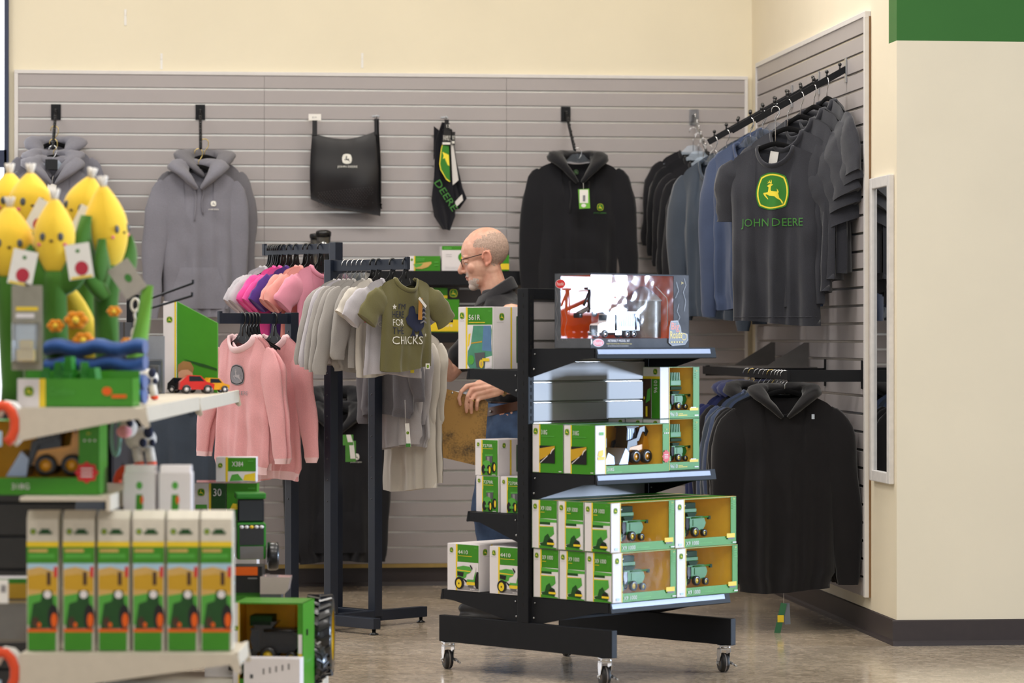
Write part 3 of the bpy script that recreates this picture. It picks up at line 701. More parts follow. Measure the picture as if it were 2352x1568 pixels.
for i in (0, 1):
    t0 = 0.035+i*0.159
    lab = ('318G skid steer window box, front of the pair on middle cart shelf' if i else '318G skid steer box, behind the windowed one, against the cart panel')
    t, a, b, h = pkg('toy_loader_box', lab, 'toy box', 0.0, 0.395, t0, t0+0.157, 0.7535, 0.177, 'skid steer boxes on the middle cart shelf')
    c, mb = window_carton(t, a, b, h, 0.055, 0.035, 0.03, 0.0); mb.build('card_liner', [M['card_in']], t)
    p = Print(); W = 2*b
    p.rect(W*0.25, 0.001, W-0.001, h-0.001, 'pr_green'); p.rect(W*0.22, 0.001, W*0.26, h-0.001, 'pr_yellow'); p.logo(W*0.11, h*0.85, 0.0115); p.rect(W*0.05, h*0.765, W*0.17, h*0.768, 'pr_grey')
    p.text('318G', W*0.3, h*0.79, 0.016, 'pr_white', w=0.03); p.rect(W*0.3, h*0.745, W*0.72, h*0.76, 'pr_lgreen')
    p.rect(W*0.25, h*0.2, W*0.74, h*0.56, 'pr_black'); p.poly([(W*0.25, h*0.5), (W*0.74, h*0.56), (W*0.74, h*0.5), (W*0.5, h*0.35), (W*0.26, h*0.26)], 'pr_gold')
    p.poly([(W*0.27, h*0.215), (W*0.51, h*0.36), (W*0.52, h*0.35), (W*0.28, h*0.2)], 'pr_white'); p.poly([(W*0.6, h*0.4), (W*0.64, h*0.47), (W*0.73, h*0.52), (W*0.73, h*0.505), (W*0.66, h*0.455), (W*0.615, h*0.385)], 'pr_white')
    p.rect(W-0.02, h*0.03, W-0.006, h*0.045, 'pr_white')
    p.build('printed_panel', t, **side_face(t, a, b))
    mb = MB(); mb.box(-a, a, -b, -b+0.03, h, h+0.0008); mb.build('top_flap', [M['pr_dgreen']], t)
    if i:
        p = Print(); W = 2*a
        p.rect(0.051, 0.001, 0.0555, h-0.001, 'pr_yellow'); p.text('318G', 0.062, 0.0115, 0.0115, 'pr_white', w=0.035); p.rect(0.062, 0.005, 0.14, 0.0078, 'pr_lgreen')
        p.poly([(0.012, h*0.38), (0.018, h*0.48), (0.04, h*0.5), (0.04, h*0.4), (0.03, h*0.36)], 'pr_yellow'); p.rect(0.012, h*0.3, 0.046, h*0.36, 'pr_yellow'); p.rect(0.02, h*0.8, 0.042, h*0.86, 'pr_lgreen')
        for k in range(3): p.ell(W-0.027+k*0.009, h*0.8, 0.003, 0.003, 'pr_white', 8)
        p.text('3+', W-0.021, h*0.86, 0.006, 'pr_yellow')
        st = []
        for k in range(20): r_ = 0.024 if k % 2 == 0 else 0.019; st.append((W-0.02+r_*0.9*math.cos(k*PI/10), h*0.32+r_*1.05*math.sin(k*PI/10)))
        p.poly(st, 'pr_red')
        for k in range(3): p.rect(W-0.03, h*(0.35-k*0.035), W-0.01, h*(0.362-k*0.035), 'pr_white')
        p.build('printed_front', t, **front_face(a, b))
        skid_steer(t, -a+0.165, 0.01, 0.032, 1.16)
        mb = MB(); mb.prism([(-a+0.1, 0.032), (-a+0.155, 0.032), (-a+0.15, 0.06), (-a+0.12, 0.075)], -0.03, 0.01, 'y', 0); mb.box(-a+0.095, -a+0.125, -0.02, 0.04, 0.09, 0.13, 1, bev=0.004); mb.build('loader_attachment', [M['toy_silver'], M['toy_black']], t)
        mb = MB(); mb.box(-a+0.056, a-0.036, -b+0.0006, -b+0.001, 0.031, h-0.002); mb.build('clear_window', [M['clear']], t)
# ---- 9610 combines standing on end
def b9610(x0, t0, z0, lab, win):
    t, a, b, h = pkg('toy_combine_box', lab, 'toy box', x0, x0+0.218, t0, t0+0.086, z0, 0.191, 'upright combine boxes on the middle cart shelf')
    c, mb = window_carton(t, a, b, h, 0.05, 0.034, 0.03, 0.0); mb.build('card_liner', [M['card_in']], t)
    p = Print(); W = 2*b
    p.rect(0.001, 0.001, W-0.001, h*0.77, 'pr_brown'); p.rect(W*0.52, 0.001, W-0.001, h*0.77, 'pr_green'); p.rect(0.0, h*0.77, W, h*0.82, 'pr_yellow'); p.logo(W*0.74, h*0.91, 0.011)
    p.rect(W*0.515, 0.001, W*0.53, h*0.77, 'pr_white'); p.text('9610', W*0.68+0.016, h*0.5, 0.017, 'pr_white', w=0.046, rot=PI/2)
    p.poly([(W*0.2, h*0.3), (W*0.45, h*0.36), (W*0.48, h*0.6), (W*0.3, h*0.56)], 'pr_lgreen'); p.rect(W*0.2, h*0.04, W*0.3, h*0.24, 'pr_yellow'); p.ell(W*0.12, h*0.4, 0.004, 0.006, 'pr_yellow', 10)
    p.build('printed_panel', t, **side_face(t, a, b))
    if win:
        p = Print(); W = 2*a
        p.text('9610', 0.056, 0.008, 0.0145, 'pr_white', w=0.04); p.rect(0.1, 0.01, 0.15, 0.013, 'pr_yellow'); p.rect(0.1, 0.016, 0.125, 0.018, 'pr_yellow'); p.rect(W-0.028, 0.008, W-0.006, 0.012, 'pr_white')
        p.rect(0.048, 0.001, 0.051, h-0.001, 'pr_yellow'); p.rect(W-0.056, 0.028, W-0.008, 0.038, 'pr_yellow'); p.rect(W-0.05, 0.038, W-0.02, 0.041, 'pr_white')
        p.text('3+', W-0.022, h*0.9, 0.007, 'pr_yellow')
        for k in range(3): p.rect(W-0.024, h*(0.86-k*0.04), W-0.01, h*(0.87-k*0.04), 'pr_lgreen')
        p.build('printed_front', t, **front_face(a, b))
        toy_combine(t, -a+0.1, 0.0, 0.031, 0.62); 
        mb = MB()
        for k in range(6): mb.prism([(-a+0.084+k*0.009, 0.17), (-a+0.088+k*0.009, 0.17), (-a+0.09+k*0.009, 0.14), (-a+0.086+k*0.009, 0.14)], -0.02, 0.0, 'y', 0)
        mb.box(-a+0.082, -a+0.142, -0.02, 0.01, 0.12, 0.142, 0, bev=0.003); mb.box(-a+0.085, -a+0.145, -0.02, 0.012, 0.105, 0.118, 1, bev=0.003)
        mb.build('toy_header', [M['toy_green'], M['toy_dgreen']], t)
        mb = MB(); mb.box(-a+0.05, a-0.034, -b+0.0006, -b+0.001, 0.03, h-0.002); mb.build('clear_window', [M['clear']], t)
b9610(0.402, 0.213, 0.7535, '9610 combine window box, lower one of the upright pair beside the skid steer box', True)
b9610(0.402, 0.213, 0.9455, '9610 combine window box stacked on top at right end of middle cart shelf', True)
b9610(0.402, 0.125, 0.7535, '9610 combine box standing directly behind the lower windowed 9610 box', False)
b9610(0.402, 0.037, 0.7535, '9610 combine box at the back, touching the cart slat panel', False)
# ---- boxed grain truck and bin on the top shelf
t, a, b, h = pkg('toy_truck_box', 'grey display box with orange inside holding a white truck and grain bin, on top shelf', 'toy box', 0.0, 0.53, 0.148, 0.328, 1.2065, 0.271)
Gd = mat('print_slate_pattern', '#54565C', 0.6, var=0.2, scale=14, spec=0.12)
M['slate'] = Gd
c, mb = window_carton(t, a, b, h, 0.0, 0.085, 0.036, 0.006, outer='slate', win_left=(0.036, 0.062))
Or = mat('print_orange_liner', '#F26A10', 0.4, var=0.08, scale=8, coat=0.3)
mb.build('card_liner', [Or], t)
mb = MB(); mb.box(-a+0.003, -a+0.004, 0.062, b-0.003, 0.003, h-0.003); mb.build('slate_liner', [Gd], t)
mb = MB(); mb.box(-a+0.003, a-0.004, -b+0.003, b-0.003, 0.003, 0.036); mb.build('tray', [Or], t)
p = Print(); W = 2*a
p.ell(0.04, 0.02, 0.029, 0.0145, 'pr_white'); p.ell(0.04, 0.02, 0.027, 0.0125, 'pr_red'); p.text('Peterbilt', 0.02, 0.013, 0.013, 'pr_white', w=0.04)
p.text('PETERBILT MODEL 367', 0.09, 0.023, 0.0085, 'pr_white', w=0.115); p.text('Straight Truck with Grain Box, Grain Bin and Grain Auger', 0.082, 0.0135, 0.0052, 'pr_yellow', w=0.135); p.text('Die-cast 367 Series Peterbilt metal and plastic', 0.088, 0.006, 0.0045, 'pr_white', w=0.11)
p.poly([(0.0, 0.036), (0.006, 0.028), (0.006, 0.02), (0.0, 0.012)], 'pr_white')
p.text('3+', W-0.046, h*0.87, 0.009, 'pr_yellow'); 
for k, pts in enumerate([[(0.03, .95), (0.02, .86), (0.035, .76), (0.022, .64), (0.03, .5)], [(0.06, .6), (0.07, .5), (0.055, .42), (0.075, .3)], [(0.075, .9), (0.062, .78), (0.08, .68)]]):
    for j in range(len(pts)-1):
        (ua, va), (ub, vb) = pts[j], pts[j+1]
        p.poly([(W-ua-0.0008, va*h), (W-ua+0.0008, va*h), (W-ub+0.0008, vb*h), (W-ub-0.0008, vb*h)], 'pr_grey')
B0 = W-0.118
p.poly([(B0, 0.02), (B0+0.004, 0.075), (B0+0.012, 0.1), (B0+0.05, 0.102), (B0+0.066, 0.078), (B0+0.07, 0.058), (B0+0.104, 0.052), (B0+0.108, 0.03), (B0+0.09, 0.012), (B0+0.02, 0.008)], 'pr_grey')
p.poly([(B0+0.004, 0.022), (B0+0.007, 0.075), (B0+0.014, 0.096), (B0+0.048, 0.098), (B0+0.062, 0.076), (B0+0.067, 0.054), (B0+0.1, 0.049), (B0+0.104, 0.031), (B0+0.088, 0.015), (B0+0.02, 0.012)], 'pr_dgrey')
p.text('Big', B0+0.014, 0.06, 0.034, 'pr_orange', w=0.042, rot=-0.03); p.text('Roads', B0+0.009, 0.034, 0.028, 'pr_yellow', w=0.064, rot=0.05); p.ring(B0+0.083, 0.042, 0.014, 0.013, 0.002, 'pr_yellow')
for k in range(5): p.rect(B0+0.012+k*0.014, 0.02, B0+0.02+k*0.014, 0.024, 'pr_yellow')
p.build('printed_front', t, **front_face(a, b))
p = Print(); p.ell(0.03, h*0.86, 0.026, 0.017, 'pr_white'); p.ell(0.03, h*0.86, 0.0245, 0.0155, 'pr_red'); p.text('Peterbilt', 0.013, h*0.86-0.006, 0.012, 'pr_white', w=0.034)
for k, u in enumerate((0.012, 0.036, 0.06)):
    for j in range(5): p.poly([(u+0.006*(-1)**j, h*(0.1+j*0.14)), (u+0.006*(-1)**j+0.001, h*(0.1+j*0.14)), (u-0.006*(-1)**j+0.001, h*(0.24+j*0.14)), (u-0.006*(-1)**j, h*(0.24+j*0.14))], 'pr_grey')
p.build('printed_panel', t, **side_face(t, a, b))
tm = [M['toy_white'], M['toy_black'], M['toy_silver'], M['toy_glass'], M['chrome'], mat('toy_navy', '#1A2338', 0.3, coat=0.4)]
tr = bpy.data.objects.new('toy_truck', None); COL.objects.link(tr); tr.parent = t; tr.location = (-a+0.075, -0.035, 0.037)
mb = MB(); mb.prism([(0.0, 0.02), (0.0, 0.045), (0.008, 0.052), (0.045, 0.058), (0.05, 0.085), (0.062, 0.092), (0.088, 0.092), (0.088, 0.02)], -0.022, 0.022, 'y', 0)
mb.box(0.054, 0.07, -0.0226, 0.0226, 0.063, 0.086, 3); mb.box(0.045, 0.056, -0.018, 0.018, 0.064, 0.084, 3); mb.box(0.05, 0.092, -0.023, 0.023, 0.09, 0.094, 1); mb.build('cab', tm, tr)
mb = MB(); mb.box(-0.004, 0.0, -0.017, 0.017, 0.022, 0.046, 1)
for i in range(5): mb.box(-0.006, -0.0035, -0.015+i*0.0065, -0.0125+i*0.0065, 0.024, 0.044, 4)
mb.box(-0.006, 0.002, -0.024, 0.024, 0.008, 0.02, 4, bev=0.001); mb.build('grille', tm, tr)
mb = MB(); mb.box(0.096, 0.215, -0.026, 0.026, 0.04, 0.092, 2, bev=0.001)
for i in range(12): mb.box(0.1+i*0.0095, 0.104+i*0.0095, -0.0275, -0.0255, 0.042, 0.09, 2)
mb.box(0.096, 0.215, -0.027, 0.027, 0.028, 0.041, 5); mb.box(0.098, 0.213, -0.027, 0.027, 0.091, 0.096, 0); mb.build('grain_box', tm, tr)
mb = MB(); mb.tube([(0.195, -0.029, 0.03), (0.19, -0.029, 0.09)], 0.003, 6, 5); mb.tube([(0.2, -0.03, 0.075), (0.222, -0.03, 0.05)], 0.003, 6, 5); mb.box(0.092, 0.1, -0.028, 0.028, 0.03, 0.1, 1); mb.build('ladder_frame', tm, tr)
for wx in (0.032, 0.15, 0.185):
    for sy in (-1, 1): mb = MB(); rwheel(mb, wx, sy*0.022, 0.015, 0.015, 0.011, 1, 4, hub=0.62); mb.build('wheel', tm, tr)
mb = MB(); mb.tube([(0.0, 0, 0.018), (0.2, 0, 0.018)], 0.007, 6, 1); mb.box(0.09, 0.12, -0.024, 0.024, 0.012, 0.026, 4); mb.build('chassis', tm, tr)
# grain bin
bn = bpy.data.objects.new('toy_grain_bin', None); COL.objects.link(bn); bn.parent = t; bn.location = (a-0.155, 0.0, 0.037)
pr = [(0.066, 0.0)]
for i in range(34): pr += [(0.0665, i*0.004+0.0005), (0.0675, i*0.004+0.002), (0.0665, i*0.004+0.0035)]
mb = MB(); mb.lathe(pr+[(0.066, 0.138)], 40); mb.build('bin_wall', [mat('toy_corrugated', '#7B756E', 0.3, metal=0.4, var=0.05)], bn)
mb = MB(); mb.lathe([(0.071, 0.136), (0.07, 0.14), (0.045, 0.164), (0.014, 0.187), (0.01, 0.19), (0.0, 0.191)], 24, smooth=False); mb.build('bin_roof', [mat('toy_bin_roof', '#9A9793', 0.35, metal=0.3, var=0.05)], bn)
mb = MB(); mb.tube([(0.01, -0.055, 0.19), (0.065, -0.06, 0.148), (0.069, -0.06, 0.13), (0.069, -0.06, 0.045)], 0.0018, 6); mb.build('ladder', [M['toy_white']], bn)
ag = bpy.data.objects.new('toy_auger', None); COL.objects.link(ag); ag.parent = t
mb = MB(); mb.tube([(-a+0.06, 0.03, 0.105+0.02), (-a+0.29, 0.05, 0.205)], 0.0085, 10); mb.build('auger_tube', [M['toy_grey']], ag)
mb = MB(); mb.tube([(-a+0.115, 0.03, 0.13), (-a+0.12, 0.03, 0.215)], 0.006, 6); mb.tube([(-a+0.135, 0.03, 0.135), (-a+0.13, 0.03, 0.215)], 0.003, 6); mb.tube([(-a+0.09, 0.03, 0.155), (-a+0.115, 0.03, 0.2)], 0.005, 6); mb.box(-a+0.1, -a+0.135, 0.02, 0.04, 0.212, 0.222, bev=0.003); mb.sphere((-a+0.125, 0.01, 0.125), 0.011, 10, 7); mb.box(-a+0.05, -a+0.07, 0.015, 0.045, 0.11, 0.128, bev=0.004); mb.tube([(-a+0.15, 0.06, 0.21), (-a+0.24, 0.06, 0.212)], 0.0025, 6); mb.tube([(-a+0.205, 0.06, 0.212), (-a+0.205, 0.06, 0.19)], 0.0025, 6); mb.build('auger_frame', [M['toy_black']], ag)
mb = MB(); mb.box(-a+0.004, a-0.085, -b+0.0008, -b+0.0012, 0.036, h-0.007); mb.box(-a+0.0008, -a+0.0012, -b+0.002, 0.062, 0.036, h-0.009); mb.build('clear_window', [M['clear_shiny']], t)
# ---- left (far) side of the cart
def closed_box(name, lab, x0, x1, t0, t1, z0, h, title, art, group, sub=True, right=None, yellow_u=0.27):
    t, a, b, h = pkg(name, lab, 'toy box', x0, x1, t0, t1, z0, h, group, side=1)
    carton(t, a, b, h)
    jd_side(t, a, b, h, title, art, sub, yellow_u)
    p = Print(); W = 2*a
    p.logo(W*0.16 if right is None else right, h*0.84, min(0.014, h*0.07)); yr = W*0.32 if right is None else right*2.0
    p.rect(yr, 0.001, yr+0.008, h-0.001, 'pr_yellow'); p.rect(W*0.08, h*0.75, W*0.24, h*0.754, 'pr_grey')
    p.rect(W*0.55, h*0.1, W*0.9, h*0.85, 'pr_dgreen')
    p.build('printed_front', t, **front_face(a, b))
    return t, a, b, h
closed_box('toy_baler_box', 'tall 561R baler box overhanging the upper left cart shelf', 0.03, 0.25, 0.2, 0.386, 1.1275, 0.232, '561R', 'baler', None, right=0.045, yellow_u=0.22)
closed_box('toy_tractor_box', '7270R tractor box, upper of the small stack left of the cart upright', 0.03, 0.2, 0.173, 0.295, 0.7315, 0.134, '7270R', 'tractor', 'small tractor boxes on the left cart shelf', right=0.03)
closed_box('toy_tractor_box', '7270R tractor box, lower one at the left end of the left cart shelf', 0.03, 0.2, 0.17, 0.29, 0.5965, 0.134, '7270R', 'tractor', 'small tractor boxes on the left cart shelf', right=0.03)
closed_box('toy_tractor_box', '7270R tractor box, lower one half hidden behind the cart upright', 0.03, 0.2, 0.04, 0.16, 0.5965, 0.134, '7270R', 'tractor', 'small tractor boxes on the left cart shelf', right=0.03)
closed_box('toy_lawn_tractor_box', '4410 lawn tractor box at the outer left end of the lowest cart shelf', 0.0, 0.3, 0.243, 0.414, 0.2985, 0.175, '4410', 'side_tractor', 'lawn tractor boxes on the lowest cart shelf', right=0.03)
closed_box('toy_lawn_tractor_box', '4410 lawn tractor box next to the cart upright on the lowest shelf', 0.0, 0.3, 0.018, 0.188, 0.2985, 0.175, '4410', 'side_tractor', 'lawn tractor boxes on the lowest cart shelf', right=0.03)
# ------------------------------------------------------------------ garments
def sstep(a, b, x):
    t = min(1, max(0, (x-a)/(b-a))); return t*t*(3-2*t)
class Garment:
    def __init__(s, S=0.2, W=0.2, H=0.2, L=0.7, N=0.085, F=0.08, B=0.02, drop=0.05, T=0.035, amp=0.012, seed=1, rib=False, twist=0.0, kx=3):
        s.__dict__.update(locals()); s.rnd = random.Random(seed)
        s.ph = [s.rnd.uniform(0, 6.28) for _ in range(6)]
    def w(s, v):
        a = s.S+(s.W-s.S)*sstep(0.0, 0.3, v)+(s.H-s.W)*sstep(0.35, 1.0, v)
        if s.rib: a *= 1-0.10*sstep(0.925, 0.95, v)
        return a
    def ztop(s, x, front):
        ax = abs(x)
        if ax >= s.N: return -s.drop*((ax-s.N)/max(1e-6, s.S-s.N))**1.15-0.16*s.S*max(0.0, (ax/s.S-0.78)/0.22)**2.2
        d = s.F if front else s.B
        return -d*math.sqrt(max(0, 1-(ax/s.N)**2))**1.1
    def y(s, u, v, x, z, front):
        pr = max(0.0, 1-abs(u)**2.6)**0.5
        th = s.T*(0.25+0.75*sstep(0, 0.28, v))*pr
        ax = abs(u)*s.S
        if ax < s.N: th += (0.03 if front else 0.022)*(1-(ax/s.N)**2)*(1-sstep(0, 0.25, v))
        k = s.kx
        fo = s.amp*(v**1.1)*(math.sin(k*PI*u+s.ph[0])*0.8+math.sin((k+1.7)*PI*u+s.ph[1]+v*1.2)*0.5+0.35*math.sin((k*2.3)*PI*u+s.ph[2]))
        fo += s.twist*u*v
        fo += 0.011*v*mnoise.noise(Vector((x*17+s.seed, z*2.2, s.seed*0.7)))+0.006*sstep(0.05, 0.4, v)*mnoise.noise(Vector((x*14+z*9, z*7-x*5, s.seed*1.9)))
        nz = mnoise.noise(Vector((x*9+s.seed*3.1, z*5.5, s.seed*1.7)))*0.010*sstep(0.02, 0.2, v)+mnoise.noise(Vector((x*22, z*12+u*2, s.seed*2.3)))*0.0035
        if s.rib and v > 0.94: fo *= 0.8
        return fo*(1 if front else 0.8)+(-th+nz if front else th+nz*0.5)
    def pt(s, u, v, front=True):
        zt = s.ztop(u*s.S, front); x = u*s.w(v); z = zt+v*(-s.L-zt)
        z += 0.012*math.sin(u*2.0+s.ph[3])*sstep(0.6, 1, v)
        return Vector((x, s.y(u, v, x, z, front), z))
    def surf(s, x, z, d):
        v = min(1, max(0, -z/s.L)); u = 0
        for _ in range(6):
            u = max(-1, min(1, x/s.w(v))); zt = s.ztop(u*s.S, True); v = min(1, max(0, (z-zt)/(-s.L-zt)))
        return Vector((x, s.pt(u, v, True).y-d-0.0015, z))
    def torso(s, mats, parent, name='body', nu=30, nv=30):
        us = sorted(set([-1+2*i/nu for i in range(nu+1)]+[s.N/s.S, -s.N/s.S, s.N/s.S*0.9, -s.N/s.S*0.9, s.N/s.S*0.97, -s.N/s.S*0.97]))
        mb = MB()
        for fr in (True, False):
            rows = [[s.pt(u, v, fr) for u in us] for v in [(i/nv)**0.9 for i in range(nv+1)]]
            if not fr: rows = [list(reversed(r)) for r in rows]
            if s.rib and len(mats) > 1:
                k = int(nv*0.935); mb.grid(rows[:k+1]); mb.grid(rows[k:], 1)
            else: mb.grid(rows)
        # hem closed with an inner band
        fb = [s.pt(u, 1, True) for u in us]; bb_ = [s.pt(u, 1, False) for u in us]
        mb.grid([fb, [(p+q)/2+Vector((0, 0, 0.03)) for p, q in zip(fb, bb_)], bb_])
        return mb.build(name, mats, parent)
    def neckline(s, r, mats, parent, name='collar', lift=0.0):
        pts = []; n = 26
        for i in range(n): a = -PI+2*PI*i/n; pts.append(a)
        mb = MB(); path = []
        for a in pts:
            x = s.N*math.sin(a); fr = math.cos(a) > 0
            p = s.pt(x/s.S, 0.002, fr); path.append(Vector((p.x, p.y-(0.001 if fr else -0.001), p.z+lift)))
        mb.tube(path, [(r*1.25, r*0.6)]*n, 8, closed=True)
        return mb.build(name, mats, parent)
    def sleeve(s, side, mats, parent, kind='short', ln=None, out=None, fy=0.0, r0=None, r1=None, name='sleeve', flat=0.36, bend=0.0, seed=0):
        S, dr = s.S, s.drop
        if kind == 'short':
            ln = ln or 0.2; out = 0.55 if out is None else out
            ctr = [(S*0.78, 0, -dr*0.62-r0*0.6), (S*0.9, 0, -dr*0.9-r0*0.86), (S*0.98+ln*out*0.3, fy*0.3, -dr-r0*0.98-ln*0.2), (S*1.0+ln*out*0.72, fy*0.7, -dr-r0*1.0-ln*0.56), (S*1.0+ln*out, fy, -dr-r0*0.98-ln*0.9)]
            rad = [r0*0.55, r0*0.92, r0*1.03, (r0+r1)/2*1.02, r1]
        else:
            ln = ln or 0.58; out = 0.08 if out is None else out
            ctr = [(S*0.78, 0, -dr*0.62-r0*0.6), (S*0.88+out*0.1, 0, -dr*0.9-r0*0.9), (S*0.94+out*0.3, fy*0.1, -dr-r0*1.05-ln*0.13), (S*0.98+out*0.6+bend*0.5, fy*0.4, -dr-r0-ln*0.42), (S*0.98+out*0.85+bend, fy*0.75, -dr-r0-ln*0.68), (S*0.98+out, fy, -dr-r0-ln*0.9), (S*0.98+out*1.02, fy*1.05, -dr-r0-ln)]
            rad = [r0*0.55, r0*0.92, r0*1.03, r0*0.88, r0*0.72, r1*1.15, r1]
        ctr = [Vector((c[0]*side, c[1], c[2])) for c in ctr]
        # resample with catmull-rom
        def cr(t):
            n = len(ctr)-1; f = t*n; i = min(int(f), n-1); q = f-i
            g = lambda k: ctr[max(0, min(n, k))]; h = lambda k: rad[max(0, min(n, k))]
            p0, p1, p2, p3 = g(i-1), g(i), g(i+1), g(i+2)
            v = 0.5*((2*p1)+(p2-p0)*q+(2*p0-5*p1+4*p2-p3)*q*q+(3*p1-p0-3*p2+p3)*q**3)
            return v, h(i)*(1-q)+h(i+1)*q
        K, n = 18, 18; rows = []; Y = Vector((0, 1, 0))
        for i in range(K+1):
            t = i/K; c, r = cr(t); c2, _ = cr(min(1, t+0.02)); c1, _ = cr(max(0, t-0.02))
            tn = (c2-c1).normalized(); nn = tn.cross(Y).normalized()
            if kind == 'long' and t > 0.9: r *= 0.9
            fl = flat*(0.34+0.66*sstep(0.05, 0.4, t))
            row = []
            for j in range(n):
                a = 2*PI*j/n
                wob = 1+0.24*mnoise.noise(Vector((math.cos(a)*1.3+seed*5.1+side*7, math.sin(a)*1.3+s.seed, t*5.5)))
                row.append(c+nn*(r*math.cos(a)*wob)+Y*(r*fl*math.sin(a)*wob))
            rows.append(row)
        mb = MB()
        if kind == 'long' and len(mats) > 1: mb.grid(rows[:17], closed_u=True); mb.grid(rows[16:], 1, closed_u=True)
        else: mb.grid(rows, closed_u=True)
        c, r = cr(1.0); ce, _ = cr(0.96)
        inner = [ce+(p-c)*0.8 for p in rows[-1]]
        mb.grid([rows[-1], inner], closed_u=True); b = len(mb.v); mb.add(inner, [tuple(range(n))])
        return mb.build(name, mats, parent)
    def hood(s, mats, parent, r=0.036, name='hood', droop=0.0):
        N, F = s.N, s.F
        path = [(0.012, -0.052, -F*1.0), (N*0.55, -0.055, -F*0.62), (N*1.05, -0.04, -F*0.18), (N*1.3, 0.0, 0.012), (N*1.1, 0.045, 0.02), (N*0.5, 0.075, 0.02), (0, 0.085, 0.018)]
        path = path+[(-x, y, z) for x, y, z in reversed(path[:-1])]
        rr = [0.35, 0.75, 1.0, 1.12, 1.2, 1.25, 1.25]; rr = rr+list(reversed(rr[:-1]))
        # smooth
        P_ = [Vector(p) for p in path]; out = []; ro = []
        for i in range(len(P_)-1):
            for q in (0, 0.33, 0.66):
                g = lambda k: P_[max(0, min(len(P_)-1, k))]
                p0, p1, p2, p3 = g(i-1), g(i), g(i+1), g(i+2)
                out.append(0.5*((2*p1)+(p2-p0)*q+(2*p0-5*p1+4*p2-p3)*q*q+(3*p1-p0-3*p2+p3)*q**3)); ro.append(rr[i]*(1-q)+rr[i+1]*q)
        out.append(P_[-1]); ro.append(rr[-1])
        rows = []; n = 14
        for i, c in enumerate(out):
            t = (out[min(i+1, len(out)-1)]-out[max(i-1, 0)]).normalized()
            up = Vector((0, 0, 1)); side_ = t.cross(up).normalized(); upp = side_.cross(t)
            row = []
            for j in range(n):
                a = 2*PI*j/n; wob = 1+0.28*mnoise.noise(Vector((math.cos(a)*1.5+s.seed, math.sin(a)*1.5, i*0.35)))
                row.append(c+side_*(r*1.25*ro[i]*math.cos(a)*wob)+upp*(r*0.72*ro[i]*math.sin(a)*wob))
            rows.append(row)
        mb = MB(); mb.grid(rows, closed_u=True)
        mb.add(rows[0], [tuple(range(n))]); mb.add(rows[-1], [tuple(range(n))])
        return mb.build(name, mats, parent)
    def strings(s, m, parent, ln=0.16, dx=0.018):
        for sd in (-1, 1):
            pts = []
            for i in range(7):
                z = -s.F*0.95-ln*(1 if sd < 0 else 0.8)*i/6; pts.append(s.surf(sd*dx+0.004*math.sin(i+sd), z, 0.005 if i else 0.012))
            mb = MB(); mb.tube(pts, 0.0032, 6); mb.build('drawstring', [m], parent)
    def pocket(s, mats, parent, wt=0.09, wb=0.14, z0=None, h=0.2):
        z0 = z0 or -s.L*0.93; rows = []
        for i in range(9):
            t = i/8; z = z0+h*t; ww = wb if t < 0.3 else wb+(wt-wb)*(t-0.3)/0.7
            rows.append([s.surf(ww*(-1+2*j/10), z, 0.006 if 0 < j < 10 and i < 8 else 0.001) for j in range(11)])
        mb = MB(); mb.grid(rows); return mb.build('pocket', mats, parent)
    def decal(s, pr, parent, name='print', cell=0.012):
        mb = MB()
        for vs, fs, mi, lay in pr.items:
            bm = bmesh.new(); bv = [bm.verts.new((a, 0, b)) for a, b in vs]
            for f in fs:
                tris = [f] if len(f) <= 3 else [tuple(f[k] for k in tr_) for tr_ in tessellate_polygon([[Vector((vs[i][0], vs[i][1], 0)) for i in f]])]
                for tr_ in tris:
                    try: bm.faces.new([bv[i] for i in tr_])
                    except ValueError: pass
            bmesh.ops.recalc_face_normals(bm, faces=list(bm.faces))
            for ax, no in ((0, (1, 0, 0)), (2, (0, 0, 1))):
                lo = min(v.co[ax] for v in bm.verts); hi = max(v.co[ax] for v in bm.verts)
                k = math.ceil(lo/cell)
                while k*cell < hi:
                    c = [0, 0, 0]; c[ax] = k*cell
                    if k*cell > lo+1e-5: bmesh.ops.bisect_plane(bm, geom=list(bm.verts)+list(bm.edges)+list(bm.faces), plane_co=c, plane_no=no)
                    k += 1
            bm.verts.index_update()
            mb.add([s.surf(v.co.x, v.co.z, 0.0008+0.0006*lay) for v in bm.verts], [tuple(v.index for v in f.verts) for f in bm.faces], mi, True)
            bm.free()
        return mb.build(name, pr.mats, parent)
def hook_pts(hd, r=0.019, lean=0):
    pts = [(0, 0, -hd), (0, 0, -0.062), (r*0.55, 0, -0.05), (r*1.0, 0, -0.034)]
    for k in range(9):
        a = math.radians(-20+k*27); pts.append((r*math.cos(a), 0, -0.0215+r*1.05*math.sin(a)+0.0))
    return pts
